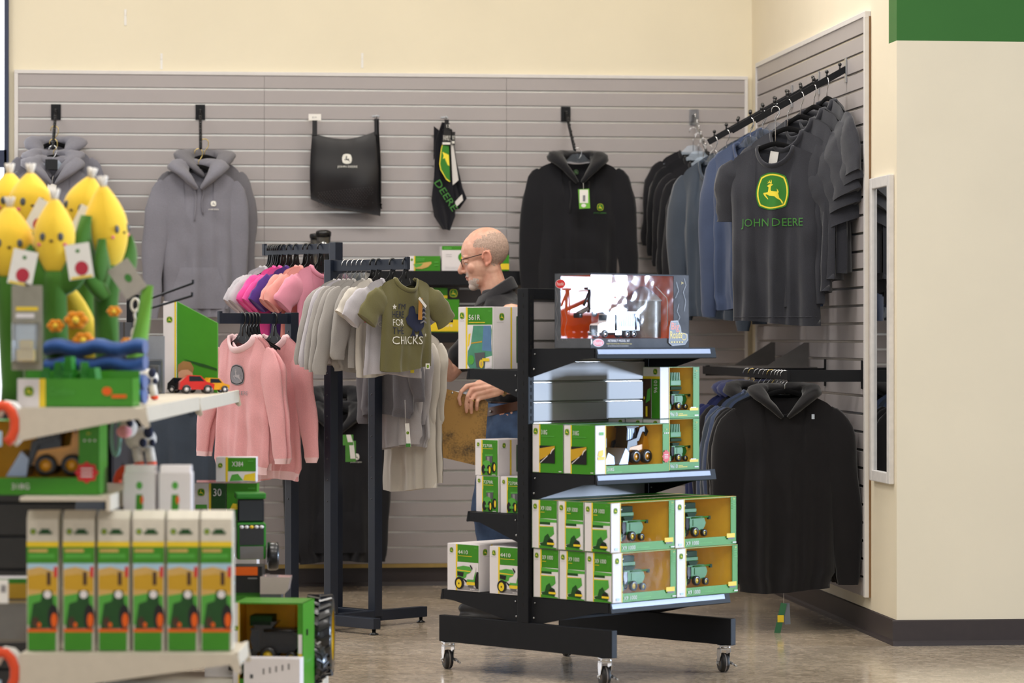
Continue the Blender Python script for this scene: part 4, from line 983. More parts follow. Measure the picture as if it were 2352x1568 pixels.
def hanger(kind, label, loc, rz, hd=0.09, span=0.2, drop=0.055, group=None, wire='chrome'):
    t = thing('clothes_hanger', label, 'hanger', loc, rz, group)
    mb = MB(); mb.tube(hook_pts(hd), 0.0022 if kind != 'kid' else 0.0042, 6); mb.build('hook', [M[wire] if kind != 'kid' else M['blackpl']], t)
    if kind == 'velvet':
        pts = []
        for i in range(21):
            q = -1+2*i/20; pts.append((span*q, 0.004*q*q, -hd+0.012-(drop+0.012)*abs(q)**1.5))
        mb = MB(); mb.tube(pts, [(0.011, 0.004)]*21, 8); mb.build('arms', [M['velvet']], t)
    elif kind == 'clear':
        mb = MB()
        for sd in (-1, 1): mb.prism([(0, -hd+0.03), (sd*0.03, -hd+0.025), (sd*0.05, -hd+0.002), (sd*span, -hd-drop), (sd*span, -hd-drop-0.012), (sd*0.05, -hd-0.018), (0, -hd-0.018)], -0.004, 0.004, 'y')
        mb.build('arms', [M['clear2']], t)
    elif kind == 'kid':
        mb = MB()
        mb.prism([(-0.012, -0.045), (0.012, -0.045), (0.02, -hd+0.015), (0.045, -hd-0.01), (span*0.55, -hd-drop*0.45), (span, -hd-drop), (span, -hd-drop-0.01), (span*0.5, -hd-drop*0.75), (0.035, -hd-0.03), (-0.035, -hd-0.03), (-span*0.5, -hd-drop*0.75), (-span, -hd-drop-0.01), (-span, -hd-drop), (-span*0.55, -hd-drop*0.45), (-0.045, -hd-0.01), (-0.02, -hd+0.015)], -0.0016, 0.0016, 'y')
        mb.tube([(-0.02, 0, -hd+0.0), (-0.03, 0, -hd-0.025), (0, 0, -hd-0.032), (0.03, 0, -hd-0.025), (0.02, 0, -hd)], 0.003, 6)
        mb.build('arms', [M['blackpl']], t)
    return t
FB = {}
def fab(k, col=None, **kw):
    if k not in FB: FB[k] = fabric('fabric_'+k, col, **kw)
    return FB[k]
fab('grey_hoodie', '#7A7983', heather=0.2, var=0.16); fab('dark_grey', '#6E6C72', heather=0.2, var=0.15); fab('black', '#15151A', var=0.2); fab('black2', '#1B1A1F', var=0.2)
fab('charcoal', '#313239', heather=0.25, var=0.22); fab('blue', '#3E4A66', var=0.15); fab('royal', '#1D2450', var=0.15); fab('slate', '#39424F', var=0.15); fab('brownblack', '#131114', var=0.2)
fab('pink', '#DB9DA0', heather=0.3, var=0.13); fab('pink_rib', '#E6C3C6', var=0.06); fab('tee_pink', '#DE8FA4', var=0.06); fab('peach', '#DF9C93', var=0.06); fab('purple', '#4A2A78', var=0.1); fab('hot_pink', '#E0509A', var=0.06)
fab('light_grey', '#A19C98', heather=0.25, var=0.08); fab('pale_grey', '#B3AFB2', heather=0.2, var=0.07); fab('cream', '#C9C2B8', var=0.05); fab('olive', '#6A6541', heather=0.2, var=0.1); fab('heather', '#B9B4BA', heather=0.2, var=0.08)
GROUPS = {}
def hang(name, label, cat, loc, rz, g, fabk, kind='tee', hk='velvet', hd=0.09, sleeves=None, hlabel=None, hgroup=None, group=None, wire='chrome', ribk=None, collar=0.008, extras=None, hspan=None, hood_r=0.036, lean=0.0):
    """a garment on its own hanger; loc is where the hook bears on its rail"""
    loc = Vector(loc)
    if hk: hanger(hk, hlabel or ' '.join(('hanger of the '+label).split()[:16]), loc, rz, hd, hspan or g.S*0.93, g.drop+0.02, hgroup, wire)
    t = thing(name, label, cat, loc+Vector((0, 0, -hd)), rz, group)
    if lean: t.rotation_euler = (0, lean, rz)
    fm = [FB[fabk]]+([FB[ribk]] if ribk else []); rm = [FB[ribk or fabk]]
    g.torso(fm, t)
    sl = sleeves or {}
    for sd in (-1, 1):
        kw = dict(sl.get(sd, {})) if sd in sl else dict({k: v for k, v in sl.items() if k not in (-1, 1)})
        kw.setdefault('kind', 'short' if kind in ('tee', 'polo') else 'long'); kw.setdefault('r0', 0.085 if kw['kind'] == 'short' else 0.066); kw.setdefault('r1', 0.08 if kw['kind'] == 'short' else 0.038)
        g.sleeve(sd, fm, t, **kw)
    if kind in ('tee', 'sweat'): g.neckline(collar, rm, t)
    if kind == 'hoodie': g.hood(fm, t, r=hood_r)
    if kind == 'polo':
        g.neckline(0.01, rm, t)
        for sd in (-1, 1):
            mb = MB(); mb.add([g.surf(0.005*sd, -g.F*0.95, 0.006), g.surf(g.N*0.95*sd, -0.004, 0.012), g.surf(g.N*1.1*sd, -0.075, 0.012), g.surf(0.045*sd, -g.F-0.06, 0.012)], [(0, 1, 2, 3) if sd > 0 else (3, 2, 1, 0)]); mb.build('collar_leaf', rm, t)
    if extras: extras(t, g)
    return t
def facing(rel=0.0): return -YAW+math.radians(rel)
# ------------------------------------------------------------------ wall faceouts and what hangs on the back wall
def faceout(label, px, py0, py1, ln=0.36, drop=0.215, mat_='black', plate=True, w=0.048, n=6, wire=False):
    d = YB/(CA-(px-CX)/F_PX*SA); x = cam2w(lat(px, d), d, 0).x; z1, z0 = zat(py0, d), zat(py1, d)
    t = thing('faceout_arm', label, 'display arm', (x, YB-0.021, (z0+z1)/2))
    hh = (z1-z0)/2
    mb = MB(); mb.box(-w/2, w/2, -0.006, 0, -hh, hh, bev=0.001); mb.build('back_plate', [M[mat_]], t)
    zs = hh*0.3
    tip = Vector((0, -0.006-ln, zs-drop))
    mb = MB(); mb.tube([(0, -0.006, zs), tip], (0.0075), 4, 0); mb.build('arm', [M[mat_]], t)
    knobs = []
    for i in range(n):
        q = (i+0.6)/n; p = Vector((0, -0.006-ln*q, zs-drop*q)); knobs.append(p)
        mb = MB(); mb.tube([p, p+Vector((0, 0, 0.016))], 0.003, 6); mb.sphere(p+Vector((0, 0, 0.018)), 0.0065, 8, 6); mb.build('knob', [M['blackpl'] if mat_ == 'black' else M['chrome']], t)
    return t, [Vector((x, YB-0.021, (z0+z1)/2))+k for k in knobs]
def white_mark(kind=1):
    def ex(t, g):
        p = Print(); p.logo(0.07, -0.17, 0.0135, 'ink_white', 'ink_white', 'ink_grey'); p.text('JOHN DEERE', 0.045, -0.203, 0.0085, 'ink_white', w=0.05); g.decal(p, t, 'chest_logo')
        g.strings(fab('grey_hoodie'), t); g.pocket([fab('grey_hoodie')], t)
    return ex
def hoodie_ex(strk):
    def ex(t, g): g.strings(FB[strk], t, 0.2); g.pocket([FB[strk]], t)
    return ex
# far left arm: three grey hoodies
fo, kn = faceout('black arm at the far left of the back wall holding grey hoodies', 129, 240, 276)
for i, (k, lab) in enumerate(((2, 'rearmost grey hoodie at the far left of the back wall'), (4, 'middle grey hoodie in the trio at far left of back wall'), (5, 'front grey hoodie at far left, partly behind the plush corn'))):
    g = Garment(S=0.185, W=0.18, H=0.17, L=0.70, N=0.08, F=0.09, drop=0.06, T=0.04, amp=0.016, seed=11+i, rib=True)
    p = kn[k]+Vector((0, 0, 0.004))
    hang('hoodie', lab, 'hoodie', p, math.radians(-4+i*4), g, 'grey_hoodie', 'hoodie', 'velvet' if i < 2 else 'clear', 0.1, dict(ln=0.52, out=0.03), hlabel=('rear black velvet hanger at far left of back wall', 'middle black velvet hanger at far left of back wall', 'clear plastic hanger in front at far left of back wall')[i], group='grey hoodies on the back wall', wire=('brass', 'brass', 'chrome')[i], extras=hoodie_ex('grey_hoodie') if i == 2 else None, lean=0)
    if i == 2:
        tg = thing('hang_tag', 'white folded hang tag on the far left grey hoodie', 'hang tag', p+Vector((0.0, -0.06, -0.19)), 0.2)
        mb = MB(); mb.box(-0.022, 0.022, -0.0008, 0.0008, -0.075, 0.0, mtx=RY(0.2)); mb.build('card', [M['paper']], tg)
        mb = MB(); mb.tube([(0, 0, 0), (0, 0.004, 0.02), (0.006, 0.01, 0.04)], 0.0008, 5); mb.build('string', [M['paper']], tg)
        mb = MB(); mb.box(-0.03, 0.03, -0.004, 0.004, -0.05, 0.0, bev=0.002); mb.prism([(-0.03, -0.05), (0.03, -0.05), (0.02, 0), (-0.02, 0)], -0.006, 0.006, 'y'); clip = mb.build('size_clip', [M['blackpl']], tg); clip.location = (0, 0.03, 0.12)
# second arm
fo, kn = faceout('black arm above the pair of grey hoodies, left of the drawstring bag', 460, 241, 276)
g = Garment(S=0.185, W=0.18, H=0.17, L=0.72, N=0.08, F=0.09, drop=0.065, T=0.04, amp=0.014, seed=21, rib=True)
hang('hoodie', 'grey hoodie hanging behind the logo hoodie, left of the drawstring bag', 'hoodie', kn[4]+Vector((0.02, 0, 0.005)), math.radians(6), g, 'dark_grey', 'hoodie', 'velvet', 0.1, dict(ln=0.54, out=0.02), hlabel='rear black velvet hanger above the grey logo hoodie', group='grey hoodies on the back wall', wire='brass')
g = Garment(S=0.19, W=0.172, H=0.165, L=0.73, N=0.075, F=0.1, drop=0.06, T=0.042, amp=0.016, seed=23, rib=True, kx=2.2)
hang('hoodie', 'grey pullover hoodie with small white chest logo, left of drawstring bag', 'hoodie', kn[5]+Vector((-0.01, -0.02, -0.012)), math.radians(3), g, 'grey_hoodie', 'hoodie', 'velvet', 0.1, {-1: dict(ln=0.6, out=0.045, fy=-0.02), 1: dict(ln=0.6, out=0.0, fy=0.0)}, hlabel='front black velvet hanger with gold hook above the grey logo hoodie', group='grey hoodies on the back wall', wire='brass', extras=white_mark())
# drawstring bag on two peg hooks
def peg(label, px, py, ln=0.09, tag_=False, grp=None):
    d = YB/(CA-(px-CX)/F_PX*SA); x = cam2w(lat(px, d), d, 0).x; z = zat(py, d)
    t = thing('peg_hook', label, 'hook', (x, YB-0.02, z), 0, grp)
    mb = MB(); mb.box(-0.018, 0.018, -0.004, 0, -0.004, 0.004); mb.build('clip', [M['steel']], t)
    mb = MB(); mb.tube([(0, 0, 0), (0, -ln*0.7, -0.012), (0, -ln*0.92, -0.016), (0, -ln, 0.0)], 0.0025, 6); mb.build('prong', [M['steel']], t)
    if tag_:
        mb = MB(); mb.box(-0.031, 0.031, -ln-0.003, -ln-0.002, -0.024, 0.008); mb.build('price_tag', [M['paper']], t)
        p = Print(); p.text('$2.99', 0.018, 0.01, 0.008, 'ink_grey'); p.build('price_print', t, (-0.031, -ln-0.003, -0.024), (1, 0, 0), (0, 0, 1))
    return Vector((x, YB-0.02, z))
pa = peg('peg hook with a white price tag above the drawstring bag', 721, 269, tag_=True); pb = peg('bare peg hook at the right corner of the drawstring bag', 862, 267)
bag = thing('drawstring_bag', 'black drawstring bag with white deer logo hanging on the slatwall', 'bag', ((pa.x+pb.x)/2, YB-0.1, pa.z))
hw = (pb.x-pa.x)/2
BAGM = mat('black_nylon', '#1B191B', 0.42, var=0.12, scale=12, spec=0.4)
def bagp(u, v, fr):
    x = u*(hw+0.012+0.012*math.sin(v*2.5)); top = -0.085-0.03*(1-u*u)+0.018*max(0, u); bot = -0.46-0.03*max(0, u+0.2)+0.05*max(0, -u-0.35)*1.4
    z = top+(bot-top)*v
    y = -(0.03*math.sin(PI*min(1, v*1.05))**0.7+0.004)*(1-abs(u)**3)**0.5
    y += 0.012*mnoise.noise(Vector((x*9, z*7, 3)))*(1 if fr else 0.3)
    return Vector((x, y if fr else -y*0.4+0.01, z))
mb = MB()
for fr in (True, False): mb.grid([[bagp(-1+2*i/24, j/22, fr) for i in (range(25) if fr else reversed(range(25)))] for j in range(23)])
mb.build('body', [BAGM], bag)
def bagsurf(x, z, d):
    u = x/(hw+0.018); return Vector((x, bagp(u, min(1, max(0, (z+0.1)/-0.37)), True).y-0.003-d, z))
p = Print(); p.logo(0.005, -0.215, 0.025, 'ink_white', 'ink_white', 'ink_black'); p.text('JOHN DEERE', -0.043, -0.262, 0.0135, 'ink_white', w=0.1)
mb = MB()
for vs, fs, mi, lay in p.items:
    for f in fs: mb.add([bagsurf(vs[i][0], vs[i][1], 0.0005*lay) for i in f], [tuple(range(len(f)))], mi)
mb.build('logo', p.mats, bag)
mesh_m = mat('mesh_dots', '#4A464A', 0.5); mb = MB()
for r_ in range(13):
    for c_ in range(20):
        x = -hw*0.9+c_*hw*1.8/20+(r_ % 2)*0.006; z = -0.36-r_*0.0085+0.03*(c_/20-0.8)
        if z < -0.455: continue
        q = [bagsurf(x+a, z+b, 0.001) for a, b in ((0, 0), (0.006, 0), (0.006, 0.0022), (0, 0.0022))]; mb.add(q, [(0, 1, 2, 3)])
o = mb.build('mesh_panel', [mesh_m], bag); o['kind'] = 'stuff'
for sd, xx in ((-1, -hw), (1, hw)):
    mb = MB(); mb.box(xx-0.012, xx+0.012, -0.01, 0.0, -0.1, -0.012, bev=0.002); mb.build('strap_loop', [BAGM], bag)
mb = MB(); mb.tube([(hw+0.004, -0.01, -0.02), (hw+0.013, -0.012, -0.2), (hw+0.018, -0.015, -0.36), (hw+0.02, -0.018, -0.43)], 0.003, 6); mb.tube([(hw-0.002, -0.012, -0.09), (hw+0.008, -0.014, -0.25), (hw+0.016, -0.016, -0.42), (hw+0.02, -0.018, -0.44), (hw+0.024, -0.02, -0.462)], 0.0028, 6); mb.sphere((hw+0.02, -0.018, -0.44), 0.007, 8, 6); mb.build('drawcord', [M['velvet']], bag)
# towels on a hook
pt_ = peg('peg hook carrying the folded golf towels', 1020, 270, ln=0.1)
def towel(label, off, pts_l, pts_r, mats, extra=None, z0=-0.04, yy=-0.09):
    t = thing('golf_towel', label, 'towel', pt_+off)
    rows = []; n = len(pts_l)
    for (xl, zl), (xr, zr) in zip(pts_l, pts_r):
        rows.append([Vector((xl+(xr-xl)*j/8, yy+0.014*math.sin(j*1.1+zl*9)-0.01*math.sin(j*PI/8), zl+(zr-zl)*j/8)) for j in range(9)])
    mb = MB(); mb.grid(rows, 0); mb.grid([[p+Vector((0, 0.008, 0)) for p in reversed(r)] for r in rows], 1 if len(mats) > 1 else 0)
    e = [r[0] for r in rows]; e2 = [p+Vector((0, 0.008, 0)) for p in e]; mb.grid([e, e2]); e = [r[-1] for r in rows]; e2 = [p+Vector((0, 0.008, 0)) for p in e]; mb.grid([e2, e])
    mb.build('cloth', mats, t)
    return t, rows
TB = fab('towel_black', '#14141C', var=0.2); TW = fab('towel_white', '#D5D1CE', var=0.05)
t1, rows = towel('black towel with green DEERE lettering hanging on the slatwall', Vector((0, 0, 0)), [(-0.02, -0.03), (-0.055, -0.13), (-0.06, -0.3), (-0.072, -0.42), (-0.058, -0.5), (-0.015, -0.565)], [(0.02, -0.035), (0.02, -0.15), (0.03, -0.3), (0.045, -0.43), (0.045, -0.5), (0.02, -0.57)], [TB, TW])
mb = MB(); mb.add([(-0.06, -0.085, -0.05), (-0.03, -0.09, -0.075), (-0.05, -0.086, -0.2), (-0.062, -0.084, -0.22)], [(0, 1, 2, 3)]); mb.add([(-0.06, -0.08, -0.05), (-0.03, -0.085, -0.075), (-0.05, -0.08, -0.2), (-0.062, -0.08, -0.22)], [(3, 2, 1, 0)]); mb.build('folded_corner', [TB], t1)
p = Print(); p.text('DEERE', 0.0, 0.0, 0.034, 'ink_green', w=0.17, rot=-1.0); p.build('lettering', t1, (-0.062, -0.118, -0.335), (1, 0, 0), (0, 0, 1))
p = Print()
p.poly([(-0.012, -0.11), (0.012, -0.115), (0.014, -0.2), (0.018, -0.33), (0.0, -0.32), (-0.03, -0.27), (-0.036, -0.24), (-0.026, -0.16)], 'ink_yellow'); p.poly([(-0.009, -0.115), (0.012, -0.12), (0.014, -0.2), (0.018, -0.325), (0.0, -0.312), (-0.026, -0.267), (-0.031, -0.24), (-0.022, -0.16)], 'ink_shield')
p.poly([(-0.02, -0.18), (0.012, -0.195), (0.015, -0.25), (0.006, -0.245), (-0.008, -0.212), (-0.018, -0.215), (-0.014, -0.2)], 'ink_yellow')
p.build('shield_print', t1, (0, -0.116, 0), (1, 0, 0), (0, 0, 1))
t2, rows = towel('white sided towel fold hanging behind the black lettered towel', Vector((0, 0.0, 0)), [(0.018, -0.06), (0.02, -0.2), (0.03, -0.33), (0.035, -0.42), (0.04, -0.47)], [(0.035, -0.07), (0.055, -0.22), (0.085, -0.36), (0.105, -0.41), (0.07, -0.46)], [TB], yy=-0.075)
mb = MB(); mb.prism([(0.022, -0.12), (0.032, -0.12), (0.062, -0.32), (0.033, -0.345)], -0.104, -0.1, 'y'); mb.prism([(0.042, -0.43), (0.08, -0.39), (0.085, -0.42), (0.05, -0.455)], -0.1, -0.096, 'y'); mb.build('white_side', [TW], t2)
hc = thing('header_card', 'black and white lettered cardboard hanger card on the towels', 'card', pt_+Vector((0, -0.122, -0.02)))
mb = MB(); mb.box(-0.01, 0.012, 0, 0.002, -0.05, 0.0); mb.prism([(-0.022, -0.125), (0.02, -0.13), (0.024, -0.055), (-0.012, -0.05)], -0.0, 0.002, 'y'); mb.build('card', [M['pr_black']], hc)
p = Print(); p.text('FAMILY', -0.016, -0.103, 0.024, 'ink_white', w=0.036); p.rect(-0.02, -0.124, 0.019, -0.113, 'ink_white'); p.text('13', 0.0, -0.04, 0.016, 'ink_white'); p.build('lettering', hc, (0, 0.0, 0), (1, 0, 0), (0, 0, 1))
hc = thing('header_card', 'second smaller lettered card half hidden on the towels', 'card', pt_+Vector((0.035, -0.11, -0.05)))
mb = MB(); mb.prism([(-0.01, -0.09), (0.008, -0.095), (0.01, -0.03), (-0.006, -0.03)], 0, 0.002, 'y'); mb.build('card', [M['pr_black']], hc)
p = Print(); p.rect(-0.008, -0.088, 0.006, -0.076, 'ink_white'); p.text('NY', -0.005, -0.07, 0.022, 'ink_white', w=0.012); p.build('lettering', hc, (0, 0.0, 0), (1, 0, 0), (0, 0, 1))
# black hoodie with hang tag
fo, kn = faceout('black arm above the black logo hoodie in the middle of the wall', 1298, 246, 280)
def bh(t, g):
    p = Print(); p.logo(0.105, -0.235, 0.018); p.text('JOHN DEERE', 0.07, -0.268, 0.0085, 'ink_green', w=0.066); g.decal(p, t, 'chest_logo'); g.strings(FB['black'], t, 0.15, 0.045); g.pocket([FB['black']], t)
    p = Print(); p.logo(0, 0, 0.012, 'ink_black', 'ink_green', 'ink_green'); p.build('neck_mark', t, (-0.005, 0.02, -0.06), (1, 0, 0), (0, 0, 1))
g = Garment(S=0.215, W=0.2, H=0.19, L=0.74, N=0.085, F=0.115, drop=0.05, T=0.045, amp=0.014, seed=31, rib=True)
hp = kn[5]+Vector((0.015, -0.02, 0.0))
hang('hoodie', 'black pullover hoodie with small green deer logo and hang tag', 'hoodie', hp, math.radians(3), g, 'black', 'hoodie', 'clear', 0.06, {-1: dict(ln=0.6, out=0.03), 1: dict(ln=0.6, out=0.05)}, hlabel='clear plastic hanger in the black hoodie', extras=bh, hood_r=0.032)
tg = thing('hang_tag', 'green and white price tag on the black hoodie neckline', 'hang tag', hp+Vector((0.014, -0.115, -0.21)), 0.05)
mb = MB(); mb.box(-0.027, 0.027, -0.001, 0.001, -0.095, 0.0, mtx=RY(-0.06)); mb.build('card', [mat('tag_green', '#6FB838', 0.5)], tg)
p = Print(); p.rect(-0.02, -0.068, 0.022, -0.003, 'paper'); p.rect(-0.004, -0.06, 0.008, -0.03, 'ink_grey'); p.ell(0.0, -0.08, 0.012, 0.009, 'paper'); p.build('label_print', tg, (0, -0.001, 0), (1, 0, 0), (0, 0, 1))
mb = MB(); mb.tube([(0, 0, 0), (0, 0.01, 0.03)], 0.0008, 5); mb.build('string', [M['paper']], tg)
# clear faceout with black shirts
fo, kn = faceout('clear acrylic arm on the right of the back wall', 1592, 252, 288, mat_='clear2', drop=0.2)
for i in range(5):
    g = Garment(S=0.17, W=0.17, H=0.16, L=0.55+0.03*i, N=0.07, F=0.07, drop=0.05, T=0.03, amp=0.014, seed=41+i, rib=True)
    k = kn[min(5, 1+i)]
    hang('sweatshirt', ('rearmost', 'second', 'third', 'fourth', 'front')[i]+' black sweatshirt under the clear arm, beside the blue hoodies', 'sweatshirt', k+Vector((-0.02+0.012*i, -0.02*i, -0.015)), math.radians(-6-i*4), g, 'black' if i % 2 else 'black2', 'sweat', 'clear', 0.12, dict(ln=0.36+0.02*i, out=0.05), hlabel=('rearmost', 'second', 'third', 'fourth', 'front')[i]+' clear hanger on the acrylic arm', group='black sweatshirts on the clear arm', hgroup='clear hangers on the acrylic arm')
# lower hanging rows on the back wall (behind the rack)
fo, knp = faceout('low black arm carrying the charcoal polos behind the pink tops', 400, 748, 783)
fo, knh = faceout('low black arm carrying black hoodies behind the clothes rack', 765, 795, 830)
for i, (px, py, dd, lab) in enumerate(((352, 880, 14.85, 'rearmost'), (378, 884, 14.78, 'second'), (402, 890, 14.7, 'third'), (440, 893, 14.62, 'front'))):
    g = Garment(S=0.19, W=0.19, H=0.19, L=0.62, N=0.075, F=0.06, drop=0.07, T=0.035, amp=0.014, seed=51+i)
    hang('polo_shirt', lab+' charcoal polo shirt low on the back wall behind the pink tops', 'polo shirt', knp[2+i]+Vector((-0.03+0.025*i, 0, 0)), math.radians(-4), g, 'slate', 'polo', 'velvet', 0.085, dict(ln=0.17, out=0.5, r0=0.08, r1=0.075), hlabel=lab+' hanger of the low charcoal polos', group='charcoal polos low on the back wall', hgroup='hangers of the low charcoal polos')
def lowlogo(t, g):
    p = Print(); p.logo(0.09, -0.22, 0.016, 'ink_white', 'ink_white', 'ink_black'); p.text('JOHN DEERE', 0.062, -0.25, 0.007, 'ink_white', w=0.055); g.decal(p, t, 'chest_logo'); g.pocket([FB['black']], t)
for i, (px, py, dd, rel) in enumerate(((735, 918, 14.8, 10), (775, 925, 14.62, 4))):
    g = Garment(S=0.21, W=0.21, H=0.2, L=0.74, N=0.085, F=0.1, drop=0.05, T=0.045, amp=0.015, seed=61+i, rib=True)
    hang('hoodie', ('rear black hoodie low on the wall behind the clothes rack', 'front black hoodie with white chest logo low behind the clothes rack')[i], 'hoodie', knh[3+2*i]+Vector((0, 0, 0)), math.radians(rel), g, 'black', 'hoodie', 'velvet', 0.09, dict(ln=0.62, out=0.0), hlabel=('rear', 'front')[i]+' black hanger of the low black hoodies', extras=lowlogo if i else None, group='black hoodies low on the back wall')
for i, (px, py) in enumerate(((803, 1012), (797, 998))):
    tg = thing('hang_tag', ('green and white tag on the low black hoodie', 'pale green tag peeking out above the low black hoodie tag')[i], 'hang tag', P(px, py, 14.45-0.05*i), 0.1)
    mb = MB(); mb.box(-0.02, 0.03, 0, 0.0015, -0.1+0.05*i, 0); mb.build('card', [mat('tag_green_dark', '#4F8F3A', 0.5)], tg)
    p = Print(); p.poly([(-0.004, 0.0), (0.018, 0.0), (0.028, -0.085+0.05*i), (0.004, -0.085+0.05*i)], 'paper'); p.build('label_print', tg, (0, 0, 0), (1, 0, 0), (0, 0, 1))
# wall shelf behind the man with boxes and tumblers
d_ = 15.0
zl = zat(622, d_); xl = cam2w(lat(772, d_), d_, 0).x; xr = cam2w(lat(1200, d_), d_, 0).x; ys = YB-0.021
def wall_shelf(label, x0, x1, z, dep, lip):
    t = thing('wall_shelf', label, 'shelf', ((x0+x1)/2, ys, z)); hw_ = (x1-x0)/2
    mb = MB(); mb.box(-hw_, hw_, -dep, 0, -0.018, 0, bev=0.002); mb.build('deck', [M['black']], t)
    mb = MB(); mb.box(-hw_, hw_, -dep-0.006, -dep+0.001, -lip, 0.0, bev=0.002); mb.build('front_lip', [M['black']], t)
    for sx in (-1, 1):
        mb = MB(); mb.prism([(0, -0.018), (-dep, -0.018), (-dep, -0.03), (0, -0.1)], sx*(hw_-0.01)-0.002, sx*(hw_-0.01)+0.002, 'x'); mb.build('bracket', [M['black']], t)
    return t
wall_shelf('upper black wall shelf carrying green boxes behind the man', xl, xr, zl, 0.3, 0.07)
zl2 = zat(763, 15.0); wall_shelf('lower black wall shelf carrying a green and yellow box', xl, xr, zl2, 0.3, 0.05)
def wbox(label, px0, px1, py0, py1, d, dep, draw, z=None):
    a_ = cam2w(lat(px0, d), d, 0); b_ = cam2w(lat(px1, d), d, 0); w_ = b_.x-a_.x; h_ = (py1-py0)/F_PX*d
    yy = a_.y
    t = thing('product_box', label, 'product box', ((a_.x+b_.x)/2, yy+dep/2, z if z is not None else zat(py1, d)))
    mb = MB(); mb.box(-w_/2, w_/2, -dep/2, dep/2, 0, h_, bev=0.001); mb.build('carton', [M['pr_white']], t)
    p = Print(); draw(p, w_, h_); p.build('printed_front', t, (-w_/2, -dep/2, 0), (1, 0, 0), (0, 0, 1)); return t
def dr1(p, W, H):
    p.rect(W*0.16, 0, W, H, 'pr_green'); p.rect(W*0.15, 0, W*0.19, H, 'pr_yellow'); p.logo(W*0.08, H*0.75, W*0.04, 'pr_green', 'pr_green', 'pr_yellow')
    p.rect(W*0.22, H*0.78, W*0.5, H*0.85, 'pr_lgreen'); p.rect(W*0.22, H*0.68, W*0.48, H*0.74, 'pr_lgreen')
    p.poly([(W*0.12, H*0.45), (W*0.7, H*0.62), (W*0.72, H*0.5), (W*0.6, H*0.26), (W*0.4, H*0.12), (W*0.2, H*0.15)], 'pr_tan'); p.poly([(W*0.14, H*0.46), (W*0.45, H*0.5), (W*0.36, H*0.3), (W*0.2, H*0.2)], 'pr_lgreen')
    p.rect(W*0.8, H*0.55, W*0.94, H*0.62, 'pr_lgreen'); p.rect(W*0.8, H*0.34, W*0.94, H*0.4, 'pr_lgreen')
wbox('green product box with yellow stripe on the upper wall shelf', 940, 1012, 587, 621, 14.99, 0.1, dr1, zl+0.0005)
def dr2(p, W, H):
    p.rect(0, H*0.84, W, H, 'pr_green'); p.rect(W*0.06, H*0.88, W*0.3, H*0.94, 'pr_lgreen'); p.ell(W*0.66, H*0.55, W*0.16, H*0.2, 'pr_green'); p.ell(W*0.66, H*0.5, W*0.07, H*0.12, 'pr_yellow')
    for k in range(2): p.rect(W*0.12, H*(0.65-k*0.08), W*0.3, H*(0.66-k*0.08), 'pr_grey')
    for k in range(2): p.rect(W*0.1, H*(0.14-k*0.05), W*0.6, H*(0.145-k*0.05), 'pr_grey')
wbox('white box with green top band beside the man\'s face', 1015, 1090, 564, 621, 14.99, 0.15, dr2, zl+0.0005)
def dr3(p, W, H):
    p.rect(0, 0, W, H, 'pr_green'); p.rect(W*0.4, H*0.62, W, H, 'pr_black'); p.logo(W*0.7, H*0.82, W*0.1); p.rect(W*0.3, H*0.05, W, H*0.28, 'pr_yellow')
wbox('green box with black corner behind the man\'s head', 1098, 1170, 562, 621, 14.99, 0.15, dr3, zl+0.0005)
def dr4(p, W, H):
    p.rect(0, 0, W, H, 'pr_green'); p.rect(0, H*0.77, W, H*0.83, 'pr_yellow'); p.ell(W*0.4, H*0.8, W*0.16, H*0.14, 'pr_tan'); p.rect(W*0.79, H*0.74, W, H, 'pr_black'); p.logo(W*0.9, H*0.88, W*0.075)
    p.poly([(W*0.4, H*0.72), (W*0.62, H*0.86), (W*0.66, H*0.3), (W*0.44, H*0.24)], 'pr_tan'); p.poly([(W*0.42, H*0.7), (W*0.6, H*0.8), (W*0.58, H*0.38), (W*0.46, H*0.32)], 'pr_lgreen'); p.rect(W*0.2, H*0.5, W*0.44, H*0.72, 'pr_black')
    p.poly([(W*0.45, H*0.02), (W, H*0.02), (W, H*0.28), (W*0.52, H*0.3)], 'pr_yellow'); p.text('Agilire', W*0.62, H*0.1, H*0.1, 'pr_white', w=W*0.26)
wbox('large green and yellow box on the lower wall shelf beside the olive shirt', 925, 1056, 660, 762, 15.0, 0.15, dr4, zl2+0.0005)
for i, (px, s_) in enumerate(((729, 0), (743, 1))):
    d = 14.98-0.06*i; p_ = cam2w(lat(px, d), d, zl)
    t = thing('tumbler', ('clear plastic tumbler with black lid, rear left of pair on wall shelf', 'clear plastic tumbler with domed black lid, front of pair on wall shelf')[i], 'tumbler', (p_.x, p_.y, zl-0.0))
    hh = zat(530-6*i+6, d)-zl
    mb = MB(); mb.lathe([(0.028, 0.0), (0.036, hh-0.02), (0.0345, hh-0.02), (0.0265, 0.004)], 20); mb.build('cup', [M['clear2']], t)
    mb = MB(); mb.lathe([(0.038, hh-0.024), (0.039, hh-0.008), (0.034, hh-0.001), (0.02, hh+0.004*i)], 20); mb.build('lid', [M['blackpl']], t)
wall_shelf('short black wall shelf holding two clear tumblers', cam2w(lat(690, 15.0), 15.0, 0).x, xl-0.005, zl, 0.2, 0.03)
